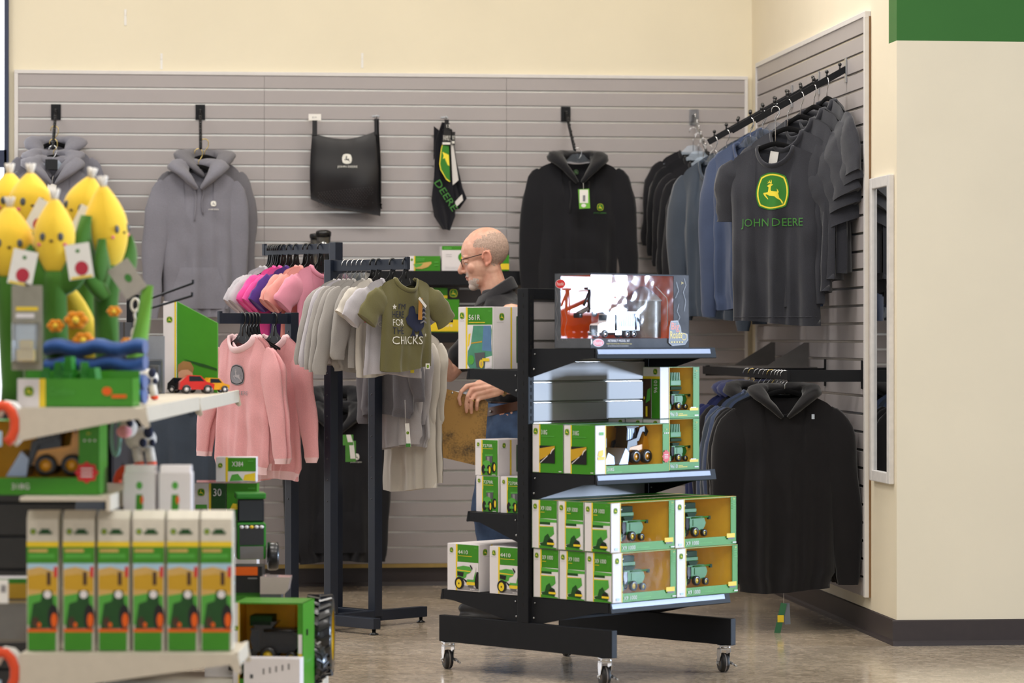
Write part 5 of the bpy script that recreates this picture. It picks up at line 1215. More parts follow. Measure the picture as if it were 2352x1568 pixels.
# ------------------------------------------------------------------ four-way clothes rack
RK_O = cam2w(-0.769, 13.13, 0); RK_R = math.radians(45)-YAW; RK_M = T(*RK_O) @ RZ(RK_R)
rack = thing('four_way_rack', 'navy steel four way clothes rack with four posts and hanging arms', 'clothes rack', RK_O, RK_R)
q = 0.127; hp_ = 0.0215
POST = {'A': (-q, -q, 1.575), 'B': (q, -q, 1.36), 'C': (-q, q, 1.352), 'F': (q, q, 1.66)}
ARM = {'A': ((0, -1), 0.475), 'B': ((1, 0), 0.45), 'C': ((-1, 0), 0.40), 'F': ((0, 1), 0.48)}
for k, (x, y, z) in POST.items():
    mb = MB(); mb.box(x-hp_, x+hp_, y-hp_, y+hp_, 0.045, z, bev=0.002)
    pst = mb.build('post', [M['blue_steel']], rack)
    mb = MB()
    for i in range(9): mb.sphere((x-hp_-0.0, y, 0.55+i*0.09), (0.002, 0.004, 0.004), 6, 5); 
    mb.build('adjust_holes', [M['blackpl']], pst)
    (dx, dy), ln = ARM[k]; zt = z-0.004
    mb = MB()
    if dx: mb.box(min(x, x+dx*ln), max(x, x+dx*ln), y-0.006, y+0.006, zt-0.045, zt, bev=0.001)
    else: mb.box(x-0.006, x+0.006, min(y, y+dy*ln), max(y, y+dy*ln), zt-0.045, zt, bev=0.001)
    mb.build('arm', [M['blue_steel']], rack)
    e = Vector((x+dx*ln, y+dy*ln, zt))
    mb = MB(); mb.box(e.x-0.008, e.x+0.008, e.y-0.008, e.y+0.008, zt-0.045, zt+0.008, bev=0.001); mb.build('arm_stop', [M['blue_steel']], rack)
# pinwheel feet along the sides of the square
for (x0, y0, x1, y1) in ((-q, q, -q, -q-0.27), (-q, -q, q+0.27, -q), (q, -q, q, q+0.27), (q, q, -q-0.27, q)):
    mb = MB(); mb.box(min(x0, x1)-0.02, max(x0, x1)+0.02, min(y0, y1)-0.02, max(y0, y1)+0.02, 0.025, 0.07, bev=0.002); mb.build('foot_beam', [M['blue_steel']], rack)
    mb = MB(); mb.lathe([(0.018, 0.0), (0.02, 0.004), (0.008, 0.01), (0.008, 0.026)], 14, 0, T(x1, y1, 0)); mb.build('leveller', [M['blackpl']], rack)
def on_arm(k, t, dz=0.0):
    x, y, z = POST[k]; (dx, dy), ln = ARM[k]
    return RK_M @ Vector((x+dx*t, y+dy*t, z-0.004+0.003+dz))
# arm A: toddler tops, olive tee at the end
def G(seed, S, L, **kw):
    a = dict(S=S, W=S*0.96, H=S*1.0, L=L, N=S*0.42, F=S*0.32, drop=S*0.2, T=0.02, amp=0.008, seed=seed); a.update(kw); return Garment(**a)
rA = RK_R
for i, tt in enumerate((0.09, 0.12, 0.15, 0.18, 0.21)):
    g = G(71+i, 0.15, 0.35+0.008*i, rib=True)
    hang('sweatshirt', ('rearmost', 'second', 'third', 'fourth', 'front')[i]+' light grey toddler sweatshirt on a clear hanger behind the olive tee', 'sweatshirt', on_arm('A', tt), rA, g, 'light_grey' if i != 1 else 'heather', 'sweat', 'clear', 0.085, {-1: dict(ln=0.27+0.01*i, out=0.10, r0=0.058, r1=0.034), 1: dict(ln=0.27, out=0.05, r0=0.058, r1=0.034)}, hgroup='clear hangers on the clothes rack', group='grey toddler sweatshirts on the rack', collar=0.006, hspan=0.13)
g = G(80, 0.13, 0.4); FB['print_cream'] = FB['cream']
def dots(t, g):
    p = Print(); r_ = random.Random(4)
    for k in range(26):
        u, v = r_.uniform(-0.11, 0.11), r_.uniform(-0.36, -0.06)
        p.ell(u, v, 0.007, 0.005, r_.choice(['ink_green', 'ink_black', 'ink_navy', 'pr_pink', 'ink_black']), 8)
    g.decal(p, t, 'small_print')
hang('onesie', 'cream toddler top with tiny coloured print, second behind the olive tee', 'shirt', on_arm('A', 0.3), rA, g, 'cream', 'tee', 'kid', 0.085, dict(ln=0.09, out=0.7, r0=0.055, r1=0.05), hlabel='black hanger of the printed cream top', extras=dots, collar=0.006)
g = G(82, 0.14, 0.36); hang('sweatshirt', 'grey toddler sweatshirt between clear hangers and printed cream top', 'sweatshirt', on_arm('A', 0.265), rA, g, 'light_grey', 'sweat', 'kid', 0.085, dict(ln=0.25, out=0.06, r0=0.058, r1=0.034), hlabel='black hanger of the grey toddler sweatshirt', group='grey toddler sweatshirts on the rack', collar=0.006)
def gtxt(t, g):
    p = Print(); p.text('GO', -0.1, -0.2, 0.022, 'ink_white'); g.decal(p, t, 'lettering')
    mb = MB(); mb.box(0.075, 0.095, -0.03, -0.028, -0.392, -0.372); mb.build('woven_label', [M['ink_yellow']], t)
g = G(83, 0.15, 0.405, W=0.15, H=0.165); hang('tee_shirt', 'pale grey toddler tee directly behind the olive tee', 't-shirt', on_arm('A', 0.385), rA, g, 'heather', 'tee', 'kid', 0.085, {-1: dict(ln=0.1, out=0.9, r0=0.058, r1=0.05), 1: dict(ln=0.1, out=0.8, r0=0.058, r1=0.05)}, hlabel='black hanger of the pale grey toddler tee', extras=gtxt, collar=0.006)
def olive(t, g):
    p = Print()
    star = lambda u, v, r: p.poly([(u+(r if k % 2 == 0 else r*0.45)*math.cos(PI/2+k*PI/5), v+(r if k % 2 == 0 else r*0.45)*math.sin(PI/2+k*PI/5)) for k in range(10)], 'ink_white')
    star(-0.078, -0.118, 0.013)
    p.text("I'M", -0.058, -0.128, 0.024, 'ink_navy', w=0.036); p.text('HERE', -0.09, -0.162, 0.026, 'ink_navy', w=0.062); p.text('FOR', -0.09, -0.196, 0.028, 'ink_white', w=0.06); p.text('THE', -0.09, -0.23, 0.028, 'ink_navy', w=0.056); p.text('CHICKS', -0.092, -0.272, 0.033, 'ink_white', w=0.155)
    # rooster
    p.poly([(0.0, -0.118), (0.016, -0.112), (0.024, -0.12), (0.03, -0.145), (0.05, -0.15), (0.062, -0.125), (0.085, -0.115), (0.08, -0.16), (0.07, -0.2), (0.05, -0.215), (0.03, -0.222), (0.008, -0.205), (-0.014, -0.188), (-0.02, -0.165), (-0.008, -0.15), (-0.006, -0.13)], 'ink_navy')
    for k in range(4): p.poly([(0.05, -0.126-k*0.018), (0.07, -0.118-k*0.018), (0.09, -0.126-k*0.018), (0.09, -0.133-k*0.018), (0.07, -0.125-k*0.018), (0.052, -0.133-k*0.018)], 'ink_grey')
    for xx in (0.01, 0.045): p.poly([(xx, -0.21), (xx+0.006, -0.21), (xx+0.012, -0.23), (xx+0.02, -0.24), (xx, -0.236), (xx-0.014, -0.244), (xx-0.002, -0.228)], 'ink_navy')
    star(0.03, -0.236, 0.008); star(0.078, -0.234, 0.009)
    g.decal(p, t, 'slogan_print')
    mb = MB(); mb.box(0.09, 0.112, -0.026, -0.0245, -0.375, -0.352); w_ = mb.build('woven_label', [M['paper']], t)
    p = Print(); p.logo(0.101, -0.364, 0.007); p.build('label_mark', w_, (0, -0.0262, 0), (1, 0, 0), (0, 0, 1))
g = G(85, 0.145, 0.375, W=0.138, H=0.142, F=0.05, T=0.022, amp=0.006)
hang('tee_shirt', 'olive green toddler tee with rooster slogan print at the end of the rack arm', 't-shirt', on_arm('A', 0.465), rA, g, 'olive', 'tee', 'kid', 0.085, {-1: dict(ln=0.1, out=0.75, r0=0.056, r1=0.05), 1: dict(ln=0.11, out=0.8, r0=0.056, r1=0.05)}, hlabel='black plastic hanger in the olive tee', extras=olive, collar=0.008)
tg = thing('hang_tag', 'brown and white swing tag on the olive tee', 'hang tag', on_arm('A', 0.5, -0.165), rA)
mb = MB(); mb.box(0.03, 0.052, -0.012, -0.011, -0.09, -0.0, mtx=RY(0.03)); mb.build('kraft_card', [M['kraft']], tg)
mb = MB(); mb.box(0.03, 0.085, -0.014, -0.013, -0.006, 0.006, mtx=T(0.03, 0, 0) @ RY(0.75) @ T(-0.03, 0, 0)); mb.build('white_card', [M['paper']], tg)
# arm C: pink sweatshirts
rC = RK_R-PI/2
def deerpink(t, g):
    p = Print(); p.logo(0, -0.165, 0.043, 'ink_grey', 'ink_black', 'pink_ink'); p.text('JOHN DEERE', -0.1, -0.255, 0.022, 'ink_grey', w=0.17); g.decal(p, t, 'chest_logo')
    mb = MB(); mb.tube([(-g.N*0.8, 0.01, -0.018), (0, 0.02, -0.026), (g.N*0.8, 0.01, -0.018)], 0.008, 8); mb.box(-0.008, 0.008, 0.008, 0.01, -0.05, -0.03); mb.build('neck_tape', [FB['pink_rib']], t)
M['pink_ink'] = mat('ink_pale', '#A9A3A8', 0.8)
for i, (tt, L, lab, ex) in enumerate(((0.1, 0.62, 'long pink sweatshirt nearest the post of the rack', None), (0.25, 0.56, 'second pink sweatshirt, hidden behind the deer logo one', None), (0.275, 0.575, 'pink sweatshirt with grey deer logo on the front left rack arm', deerpink))):
    g = Garment(S=0.165, W=0.165, H=0.175, L=L, N=0.082, F=0.06, drop=0.05, T=0.03, amp=0.012, seed=91+i, rib=True)
    hang('sweatshirt', lab, 'sweatshirt', on_arm('C', tt), rC, g, 'pink', 'sweat', 'kid', 0.1, {-1: dict(ln=0.4, out=0.11, r0=0.066, r1=0.036), 1: dict(ln=0.42, out=0.08, r0=0.066, r1=0.036)}, hlabel=('black hanger of the long pink sweatshirt', 'black hanger of the hidden pink sweatshirt', 'black hanger of the deer logo pink sweatshirt')[i], ribk='pink_rib', collar=0.012, extras=ex, group='pink sweatshirts on the rack')
for i in range(3): hanger('kid', ('first', 'second', 'third')[i]+' spare black hanger before the pink deer sweatshirt, counted from the post', on_arm('C', 0.195+0.018*i), rC, 0.1, 0.15, 0.05, 'spare black hangers on the pink arm')
# arm F: small tees
lst = [(0.44, 'heather', 'rearmost grey small tee on upper arm'), (0.41, 'heather', 'grey small tee with rolled sleeve on upper arm'), (0.35, 'hot_pink', 'rear hot pink small tee on upper arm'), (0.31, 'hot_pink', 'front hot pink small tee on upper arm'), (0.265, 'purple', 'purple small tee on the upper rack arm'), (0.2, 'peach', 'rear peach small tee on the upper arm'), (0.17, 'peach', 'front peach small tee on the upper arm'), (0.1, 'tee_pink', 'pink small tee nearest the post on upper arm')]
for i, (tt, fk, lab) in enumerate(lst):
    g = G(101+i, 0.14, 0.42 if fk != 'heather' else 0.3, F=0.05, W=0.14, H=0.15)
    hang('tee_shirt', lab, 't-shirt', on_arm('F', tt), RK_R, g, fk, 'tee', 'kid', 0.1, dict(ln=0.1, out=0.85, r0=0.06, r1=0.055), hgroup='black hangers on the upper rack arm', collar=0.008, group='small tees on the upper rack arm')
for i in range(5): hanger('kid', ('first', 'second', 'third', 'fourth', 'fifth')[i]+' empty black hanger behind the hot pink tees on upper arm', on_arm('F', 0.372+0.014*i), RK_R, 0.1, 0.12, 0.04, 'black hangers on the upper rack arm')
tg = thing('hang_tag', 'kraft tag dangling from the grey small tee sleeve', 'hang tag', on_arm('F', 0.42, -0.3)+R_AX*(-0.11), facing(0)); mb = MB(); mb.box(-0.012, 0.02, 0, 0.001, -0.05, 0); mb.build('card', [mat('tag_tan', '#C9B7A6', 0.6)], tg)
# arm B: long light garments behind
rB = RK_R-PI/2
for i, (tt, fk, L, lab, kd) in enumerate(((0.25, 'cream', 0.66, 'rear cream long top on the hidden rack arm', 'sweat'), (0.205, 'cream', 0.68, 'front cream long top on the hidden rack arm', 'sweat'), (0.16, 'pale_grey', 0.5, 'pale grey long top behind the toddler tees', 'sweat'), (0.115, 'pale_grey', 0.49, 'pale grey top with white swing tag behind the toddler tees', 'sweat'), (0.065, 'dark_grey', 0.36, 'mid grey sweatshirt behind the olive tee sleeve', 'sweat'))):
    g = Garment(S=0.15, W=0.155, H=0.17, L=L, N=0.065, F=0.05, drop=0.04, T=0.028, amp=0.012, seed=121+i, rib=(fk != 'cream'))
    hang('long_top', lab, 'top', on_arm('B', tt)+Vector((0, 0, -0.005)), rB, g, fk, kd, 'kid', 0.09, {-1: dict(ln=0.3, out=0.0, r0=0.055, r1=0.034), 1: dict(ln=0.3 if i < 4 else 0.2, out=-0.02 if i < 4 else 0.06, r0=0.055, r1=0.034)}, hgroup='black hangers on the hidden rack arm', collar=0.008, group='long tops on the hidden rack arm')
tg = thing('hang_tag', 'white swing tag with green end hanging below the toddler tees', 'hang tag', P(930, 918, 12.93), facing(0))
mb = MB(); mb.tube([(0, 0, 0.0), (0.002, 0, -0.1)], 0.0008, 5); mb.build('string', [M['paper']], tg)
mb = MB(); mb.box(-0.008, 0.01, 0, 0.0015, -0.2, -0.1, mtx=RY(-0.08)); mb.build('card', [M['paper']], tg)
p = Print(); p.logo(0.012, -0.14, 0.006); p.rect(0.004, -0.2, 0.024, -0.185, 'ink_green'); p.build('label_print', tg, (0, -0.0005, 0), (1, 0, 0), (0, 0, 1))
# ------------------------------------------------------------------ right wall: three waterfalls, shelf, hang rail, mirror
def side_point(px, py):
    y, d = yon(px); return Vector((XW-0.021, y, zat(py, d))), d
WF = []
for i, (px, py, lab) in enumerate(((1830, 218, 'far black waterfall arm on the side wall'), (1892, 187, 'middle black waterfall arm on the side wall'), (1955, 158, 'near black waterfall arm on the side wall'))):
    b_, d = side_point(px, py)
    t = thing('waterfall_arm', lab, 'display arm', b_, 0, 'waterfall arms on the side wall')
    mb = MB(); mb.box(-0.006, 0, -0.014, 0.014, -0.06, 0.045, bev=0.001); mb.build('back_plate', [M['steel']], t)
    L_, dr = 0.40, 0.225
    mb = MB(); ang = math.atan2(dr, L_); mm = RY(-ang) @ T(0, 0, 0)
    mb.box(-math.hypot(L_, dr), 0.0, -0.006, 0.006, -0.014, 0.014, 0, bev=0.002, mtx=RY(-ang)); mb.build('arm', [M['black']], t)
    ks = []
    for k in range(7):
        qq = (k+0.5)/7; kp = Vector((-L_*qq, 0, -dr*qq)); ks.append(b_+kp+Vector((0, 0, 0.013)))
        mb = MB(); mb.tube([kp+Vector((0, 0, 0.012)), kp+Vector((0, 0, 0.03))], 0.004, 6); mb.sphere(kp+Vector((0, 0, 0.034)), 0.0085, 10, 7); mb.build('knob', [M['blackpl']], t)
    WF.append(ks)
def big_logo(t, g):
    p = Print(); p.logo(0.0, -0.195, 0.079); p.text('JOHN DEERE', -0.145, -0.355, 0.045, 'ink_green', w=0.29); g.decal(p, t, 'logo_print')
    mb = MB(); mb.box(-0.024, 0.014, 0.012, 0.014, -0.085, -0.022, mtx=RY(0.18)); mb.build('neck_label', [M['paper']], t)
    # hem stitch line
    mb = MB(); mb.tube([g.surf(-g.w(0.96)*0.96+2*g.w(0.96)*0.96*k/20, -g.L*0.965, 0.0) for k in range(21)], 0.0015, 5); mb.build('hem_stitch', [FB['charcoal']], t)
def tee(seed, L=0.76, S=0.215): return Garment(S=S, W=S*0.97, H=S*0.95, L=L, N=0.085, F=0.085, B=0.015, drop=0.055, T=0.04, amp=0.026, seed=seed, kx=2.8)
ordn = ('rearmost', 'second', 'third', 'fourth', 'front')
# near arm: charcoal tees coming forward; hook pixel positions from the photo
for i, (k, rel, off) in enumerate(((1, -74, 0.0), (2, -64, 0.0), (3, -54, 0.0), (4, -42, 0.0), (5, -27, -0.02))):
    g = tee(131+i, 0.74+0.005*i)
    p_ = WF[2][k]+Vector((0.0, off, 0))
    lab = ('rearmost charcoal t-shirt nearest the side wall', 'second charcoal t-shirt from the side wall', 'third charcoal t-shirt from the side wall', 'charcoal t-shirt just behind the logo t-shirt', 'charcoal t-shirt with large green and yellow deer shield')[i]
    hang('tee_shirt', lab, 't-shirt', p_, facing(rel), g, 'charcoal', 'tee', 'velvet', (0.105, 0.11, 0.12, 0.14, 0.175)[i], {-1: dict(ln=0.21, out=0.02, r0=0.075, r1=0.078, fy=0.06), 1: dict(ln=0.22, out=0.42, r0=0.088, r1=0.085, fy=-0.01)}, group='charcoal tees on the near waterfall', hgroup='velvet hangers of the charcoal tees', collar=0.011, extras=big_logo if i == 4 else None)
# middle and far arms: blue and slate hoodies
for i, (a_, k, fk, rel, lab) in enumerate(((0, 2, 'blue', -40, 'rearmost blue hoodie on the far waterfall'), (0, 3, 'slate', -38, 'slate hoodie behind the bright blue one'), (0, 5, 'slate', -40, 'dark slate hoodie at the tip of the far waterfall'), (1, 3, 'blue', -32, 'blue sweatshirt whose cuff hangs below the tees'), (1, 4, 'blue', -34, 'blue sweatshirt in the middle of the side wall row'), (1, 5, 'blue', -42, 'blue hoodie left of the logo t-shirt'), (0, 6, 'slate', -46, 'charcoal blue hoodie beside the black sweatshirts'))):
    g = Garment(S=0.21, W=0.205, H=0.19, L=0.74, N=0.085, F=0.09, drop=0.06, T=0.045, amp=0.018, seed=141+i, rib=True)
    hang('hoodie', lab, 'hoodie', WF[a_][k], facing(rel), g, fk, 'sweat', 'clear', 0.115, {-1: dict(ln=0.64, out=0.03, r0=0.08, r1=0.042), 1: dict(ln=0.66, out=0.02, r0=0.08, r1=0.042, fy=-0.05)}, group='blue hoodies on the side wall', hgroup='clear hangers of the blue hoodies', collar=0.012)
# grey shelf between upper and lower tiers
b_, d = side_point(1900, 835)
t = thing('wall_shelf', 'grey shelf on the side wall between upper and lower clothes', 'shelf', (XW-0.021, (ys_far+ys_near)/2+0.35, zat(836, d_far)+0.0))
mb = MB(); mb.box(-0.3, 0, -0.6, 0.6, -0.015, 0, bev=0.002); mb.build('deck', [mat('shelf_grey', '#6F6A68', 0.5)], t)
for yy in (-0.4, 0.4):
    mb = MB(); mb.prism([(0, 0.0), (-0.02, 0.0), (-0.2, 0.0), (-0.02, 0.11), (0, 0.11)], yy-0.002, yy+0.002, 'y'); mb.build('bracket', [mat('bracket_grey', '#77726F', 0.5)], t)
# hang rail parallel to the side wall
yr, d = yon(1992); zr = zat(860, d); XR = XW-0.021-0.32
y_far = YB-0.55
rl = thing('hang_rail', 'black rectangular hang rail on brackets along the side wall', 'hang rail', (XW-0.021, yr, zr))
mb = MB(); mb.box(-0.326, -0.314, -0.02, y_far-yr, -0.022, 0.016, bev=0.001); mb.build('rail', [M['black']], rl)
for yy in (0.0, 0.75, y_far-yr-0.05):
    mb = MB(); mb.box(-0.32, 0, yy-0.005, yy+0.005, -0.03, 0.02, bev=0.001); mb.build('bracket_arm', [M['black']], rl)
    mb = MB(); mb.box(-0.004, 0, yy-0.014, yy+0.014, -0.06, 0.06, bev=0.001); mb.build('back_plate', [M['black']], rl)
seq = [(0.06, 'brownblack', 'hoodie', 0.83, 'front black brown hooded jacket at the near end of the low rail'), (0.13, 'brownblack', 'sweat', 0.8, 'black brown jacket second on the low rail'), (0.19, 'brownblack', 'sweat', 0.8, 'black jacket third on the low rail'), (0.27, 'slate', 'sweat', 0.76, 'slate blue hoodie fourth on the low rail'), (0.36, 'blue', 'sweat', 0.76, 'blue hoodie fifth on the low rail'), (0.45, 'slate', 'sweat', 0.76, 'slate hoodie with green sleeve patch sixth on low rail'), (0.55, 'blue', 'sweat', 0.74, 'blue hoodie seventh on the low rail'), (0.66, 'brownblack', 'hoodie', 0.74, 'dark hoodie eighth on the low rail'), (0.8, 'royal', 'hoodie', 0.72, 'royal blue hoodie ninth on the low rail'), (0.92, 'royal', 'hoodie', 0.72, 'royal blue hoodie at the far end of the low rail')]
for i, (dy, fk, kd, L, lab) in enumerate(seq):
    g = Garment(S=0.22 if i < 3 else 0.2, W=0.21 if i < 3 else 0.19, H=0.21 if i < 3 else 0.19, L=L, N=0.09, F=0.1, drop=0.06, T=0.04, amp=0.014, seed=161+i, rib=True)
    def patch(t, g, i=i):
        if i in (5,):
            p = Print(); p.poly([(-0.2, -0.5), (-0.185, -0.49), (-0.17, -0.5), (-0.17, -0.62), (-0.2, -0.62)], 'ink_yellow'); p.poly([(-0.197, -0.505), (-0.174, -0.503), (-0.174, -0.615), (-0.197, -0.615)], 'ink_green'); g.decal(p, t, 'sleeve_patch')
        if i == 0:
            mb = MB(); mb.box(0.11, 0.122, -0.062, -0.058, -0.105, -0.085); mb.build('zip_pull', [M['steel']], t)
    hang('jacket' if i < 3 else 'hoodie', lab, 'jacket' if i < 3 else 'hoodie', Vector((XR, yr+dy, zr+0.019)), facing(-3 if i < 3 else -8), g, fk, kd, 'velvet', 0.10, {-1: dict(ln=0.64, out=0.03, r0=0.085, r1=0.045), 1: dict(ln=0.66, out=0.05, r0=0.085, r1=0.045)}, hgroup='hangers on the low side wall rail', group='jackets and hoodies on the low side wall rail', wire='chrome' if i not in (4, 8) else 'brass', collar=0.012, extras=patch, hood_r=0.03)
tg = thing('hang_tag', 'green swing tag dangling below the low black jackets', 'hang tag', P(1800, 1385, 12.85), facing(0))
mb = MB(); mb.tube([(0, 0, 0.07), (0, 0, 0)], 0.0008, 5); mb.build('string', [M['paper']], tg)
mb = MB(); mb.box(-0.012, 0.014, 0, 0.0015, -0.13, 0, mtx=RY(0.22)); mb.build('card', [mat('tag_teal', '#2F6B46', 0.5)], tg)
mb = MB(); mb.box(0.0, 0.025, 0.004, 0.005, -0.09, 0, mtx=RY(-0.05)); mb.build('back_card', [mat('tag_slate', '#6D7480', 0.5)], tg)
p = Print(); p.rect(-0.012, -0.08, 0.014, -0.05, 'pr_yellow'); o = p.build('label_print', tg, (-0.014, -0.001, 0), (1, 0, 0), (0, 0, 1))
# mirror on the end of the side wall
ym0, dm0 = yon(2054); ym1, dm1 = yon(2008)
zm1, zm0 = zat(400, dm0), zat(1112, dm0)
mi = thing('wall_mirror', 'narrow white framed mirror on the end of the side wall', 'mirror', (XW, (ym0+ym1)/2, zm0))
hy = (ym1-ym0)/2; hz = zm1-zm0; fw = 0.045
for (y0, y1, z0, z1, nm) in ((-hy, -hy+fw, 0, hz, 'frame_stile'), (hy-fw, hy, 0, hz, 'frame_stile'), (-hy+fw, hy-fw, 0, fw, 'frame_rail'), (-hy+fw, hy-fw, hz-fw, hz, 'frame_rail')):
    mb = MB(); mb.box(-0.022, 0, y0, y1, z0, z1, bev=0.004); mb.build(nm, [mat('mirror_frame_white', '#DEDAD8', 0.4)], mi)
mb = MB(); mb.box(-0.010, -0.006, -hy+fw, hy-fw, fw, hz-fw); mb.build('mirror_glass', [mat('mirror_silver', '#C8CCD2', 0.02, metal=1.0, var=0)], mi)
# wall hooks left in the upper wall
for i, (px, py, hh) in enumerate(((288, 40, 0.08), (371, 141, 0.08), (832, 139, 0.075))):
    d = YB/(CA-(px-CX)/F_PX*SA); q_ = cam2w(lat(px, d), d, zat(py, d))
    t = thing('adhesive_strip', ('white adhesive strip high on the yellow wall at left', 'white adhesive strip just above the slatwall at left', 'white adhesive strip above the slatwall over the drawstring bag')[i], 'wall strip', (q_.x, YB, q_.z))
    mb = MB(); mb.box(-0.006, 0.006, -0.003, 0, -hh/2, hh/2, bev=0.001); mb.build('strip', [M['paper']], t)
    mb = MB(); mb.box(-0.005, 0.005, -0.006, -0.003, hh/2-0.03, hh/2-0.012, bev=0.001); mb.build('tab', [M['paper']], t)
# ------------------------------------------------------------------ the man reading the racks
MAN_D = 13.55; MS = F_PX/MAN_D
MAN_O = cam2w(lat(1150, MAN_D), MAN_D, 0)
man = thing('person', 'bald man in glasses, black polo and jeans holding a clipboard behind the cart', 'person', MAN_O, -YAW)
def mp(px, py, y=0.0): return Vector(((px-1150)/MS, y, HC-(py-HOR)/MS))
def remesh(mb, name, mats, voxel, smooth=4, parent=None, paint=None, disp=None):
    me = mb.mesh(name+'_src', [mats[0]]); o = bpy.data.objects.new(name+'_src', me); COL.objects.link(o)
    r = o.modifiers.new('r', 'REMESH'); r.mode = 'VOXEL'; r.voxel_size = voxel
    sm = o.modifiers.new('s', 'SMOOTH'); sm.factor = 0.5; sm.iterations = smooth
    dg = bpy.context.evaluated_depsgraph_get(); dg.update()
    nm = bpy.data.meshes.new_from_object(o.evaluated_get(dg)); bpy.data.objects.remove(o, do_unlink=True)
    nm.name = name; nm.materials.clear()
    for m_ in mats: nm.materials.append(m_)
    if disp:
        cn = [(v.co.copy(), v.normal.copy()) for v in nm.vertices]; flat = []
        for c, nn in cn: flat.extend(c+nn*disp(c))
        nm.vertices.foreach_set('co', flat); nm.update()
    nm.polygons.foreach_set('use_smooth', [True]*len(nm.polygons))
    if paint: nm.polygons.foreach_set('material_index', [paint(p.center) for p in nm.polygons])
    return obj(name, nm, parent)
def limb(mb, pts, rad, n=14):
    mb.tube(pts, rad, n)
    for p, r in zip(pts, rad): mb.sphere(p, r if not isinstance(r, tuple) else min(r), 12, 8)
def loft(mb, secs, n=24):
    rows = []
    for (z, cx, rx, ry, cy) in secs:
        rows.append([Vector((cx+rx*math.cos(2*PI*j/n), cy+ry*math.sin(2*PI*j/n), z)) for j in range(n)])
    mb.grid(rows, closed_u=True); mb.add(rows[0], [tuple(reversed(range(n)))]); mb.add(rows[-1], [tuple(range(n))])
m, N, L, B = new_mat('skin')
B.inputs['Roughness'].default_value = 0.5; B.inputs['Subsurface Weight'].default_value = 0.12; B.inputs['Subsurface Radius'].default_value = (0.01, 0.004, 0.002)
n1 = N.new('ShaderNodeTexNoise'); n1.inputs['Scale'].default_value = 22; n1.inputs['Detail'].default_value = 5
r1 = N.new('ShaderNodeValToRGB'); r1.color_ramp.elements[0].color = (*hexc('#CF9680'), 1); r1.color_ramp.elements[1].color = (*hexc('#E2B29B'), 1); r1.color_ramp.elements[0].position = 0.35; r1.color_ramp.elements[1].position = 0.65
tc = N.new('ShaderNodeTexCoord'); L.new(tc.outputs['Object'], n1.inputs['Vector']); L.new(n1.outputs['Fac'], r1.inputs['Fac']); L.new(r1.outputs['Color'], B.inputs['Base Color'])
M['skin'] = m
M['hair_grey'] = mat('hair_short_grey', '#B4998A', 0.85, var=0.22, scale=160, bump=0.5, bscale=500)
M['beard'] = mat('beard_grey', '#CBBDB4', 0.85, var=0.2, scale=200, bump=0.5, bscale=500)
M['lip'] = mat('lips', '#B87868', 0.5, var=0.05)
M['ear_red'] = mat('ear_skin', '#D48E78', 0.5, var=0.05)
body = MB()
# --- head, tilted down a little
HT = T(-0.065, 0, 1.60) @ RY(math.radians(-9)) @ T(0.065, 0, -1.60)
def hs(c, r, **k): body.sphere(c, r, 22, 14, 0, HT)
hs((-0.058, 0, 1.640), (0.102, 0.078, 0.094))          # cranium
hs((-0.092, 0, 1.628), (0.080, 0.070, 0.088))          # forehead
hs((-0.098, 0, 1.565), (0.070, 0.066, 0.082))          # mid face
hs((-0.108, 0, 1.515), (0.052, 0.054, 0.05))           # jaw
hs((-0.06, 0, 1.54), (0.055, 0.06, 0.06))              # jaw angle / nape
hs((-0.14, 0, 1.482), (0.022, 0.026, 0.02))            # chin
for sy in (-1, 1):
    hs((-0.147, sy*0.03, 1.614), (0.02, 0.026, 0.010))  # brow
    hs((-0.132, sy*0.042, 1.562), (0.024, 0.021, 0.026)) # cheek
    hs((-0.170, sy*0.010, 1.552), (0.012, 0.009, 0.008)) # nostril wing
    hs((-0.154, sy*0.032, 1.594), (0.013, 0.02, 0.008))  # eyelid
    hs((-0.062, sy*0.079, 1.592), (0.017, 0.008, 0.031)) # ear
    hs((-0.050, sy*0.084, 1.600), (0.010, 0.006, 0.026))
    hs((-0.066, sy*0.083, 1.567), (0.009, 0.006, 0.011))
    limb(body, [HT @ Vector((-0.062+0.019*math.cos(a)*(1 if a < 3.2 else 0.8), sy*0.0875, 1.596+0.029*math.sin(a))) for a in [math.radians(-60+30*k) for k in range(9)]], [0.0048]*9, 8)
pts = [HT @ Vector(p) for p in ((-0.164, 0, 1.605), (-0.175, 0, 1.583), (-0.188, 0, 1.562), (-0.186, 0, 1.555))]
limb(body, pts, [0.011, 0.011, 0.012, 0.0125])
hs((-0.157, 0, 1.528), (0.014, 0.024, 0.007)); hs((-0.155, 0, 1.516), (0.013, 0.021, 0.0065)); hs((-0.15, 0, 1.54), (0.016, 0.024, 0.01)); hs((-0.145, 0, 1.502), (0.016, 0.024, 0.012))
# --- neck and trunk under the clothes
limb(body, [(-0.055, 0, 1.54), (-0.03, 0, 1.46), (0.0, 0, 1.39)], [0.058, 0.06, 0.068], 18)
limb(body, [(0.0, 0, 1.36), (0.04, 0, 1.2), (0.055, 0, 1.0), (0.06, 0, 0.9)], [0.085, 0.1, 0.1, 0.1], 18)
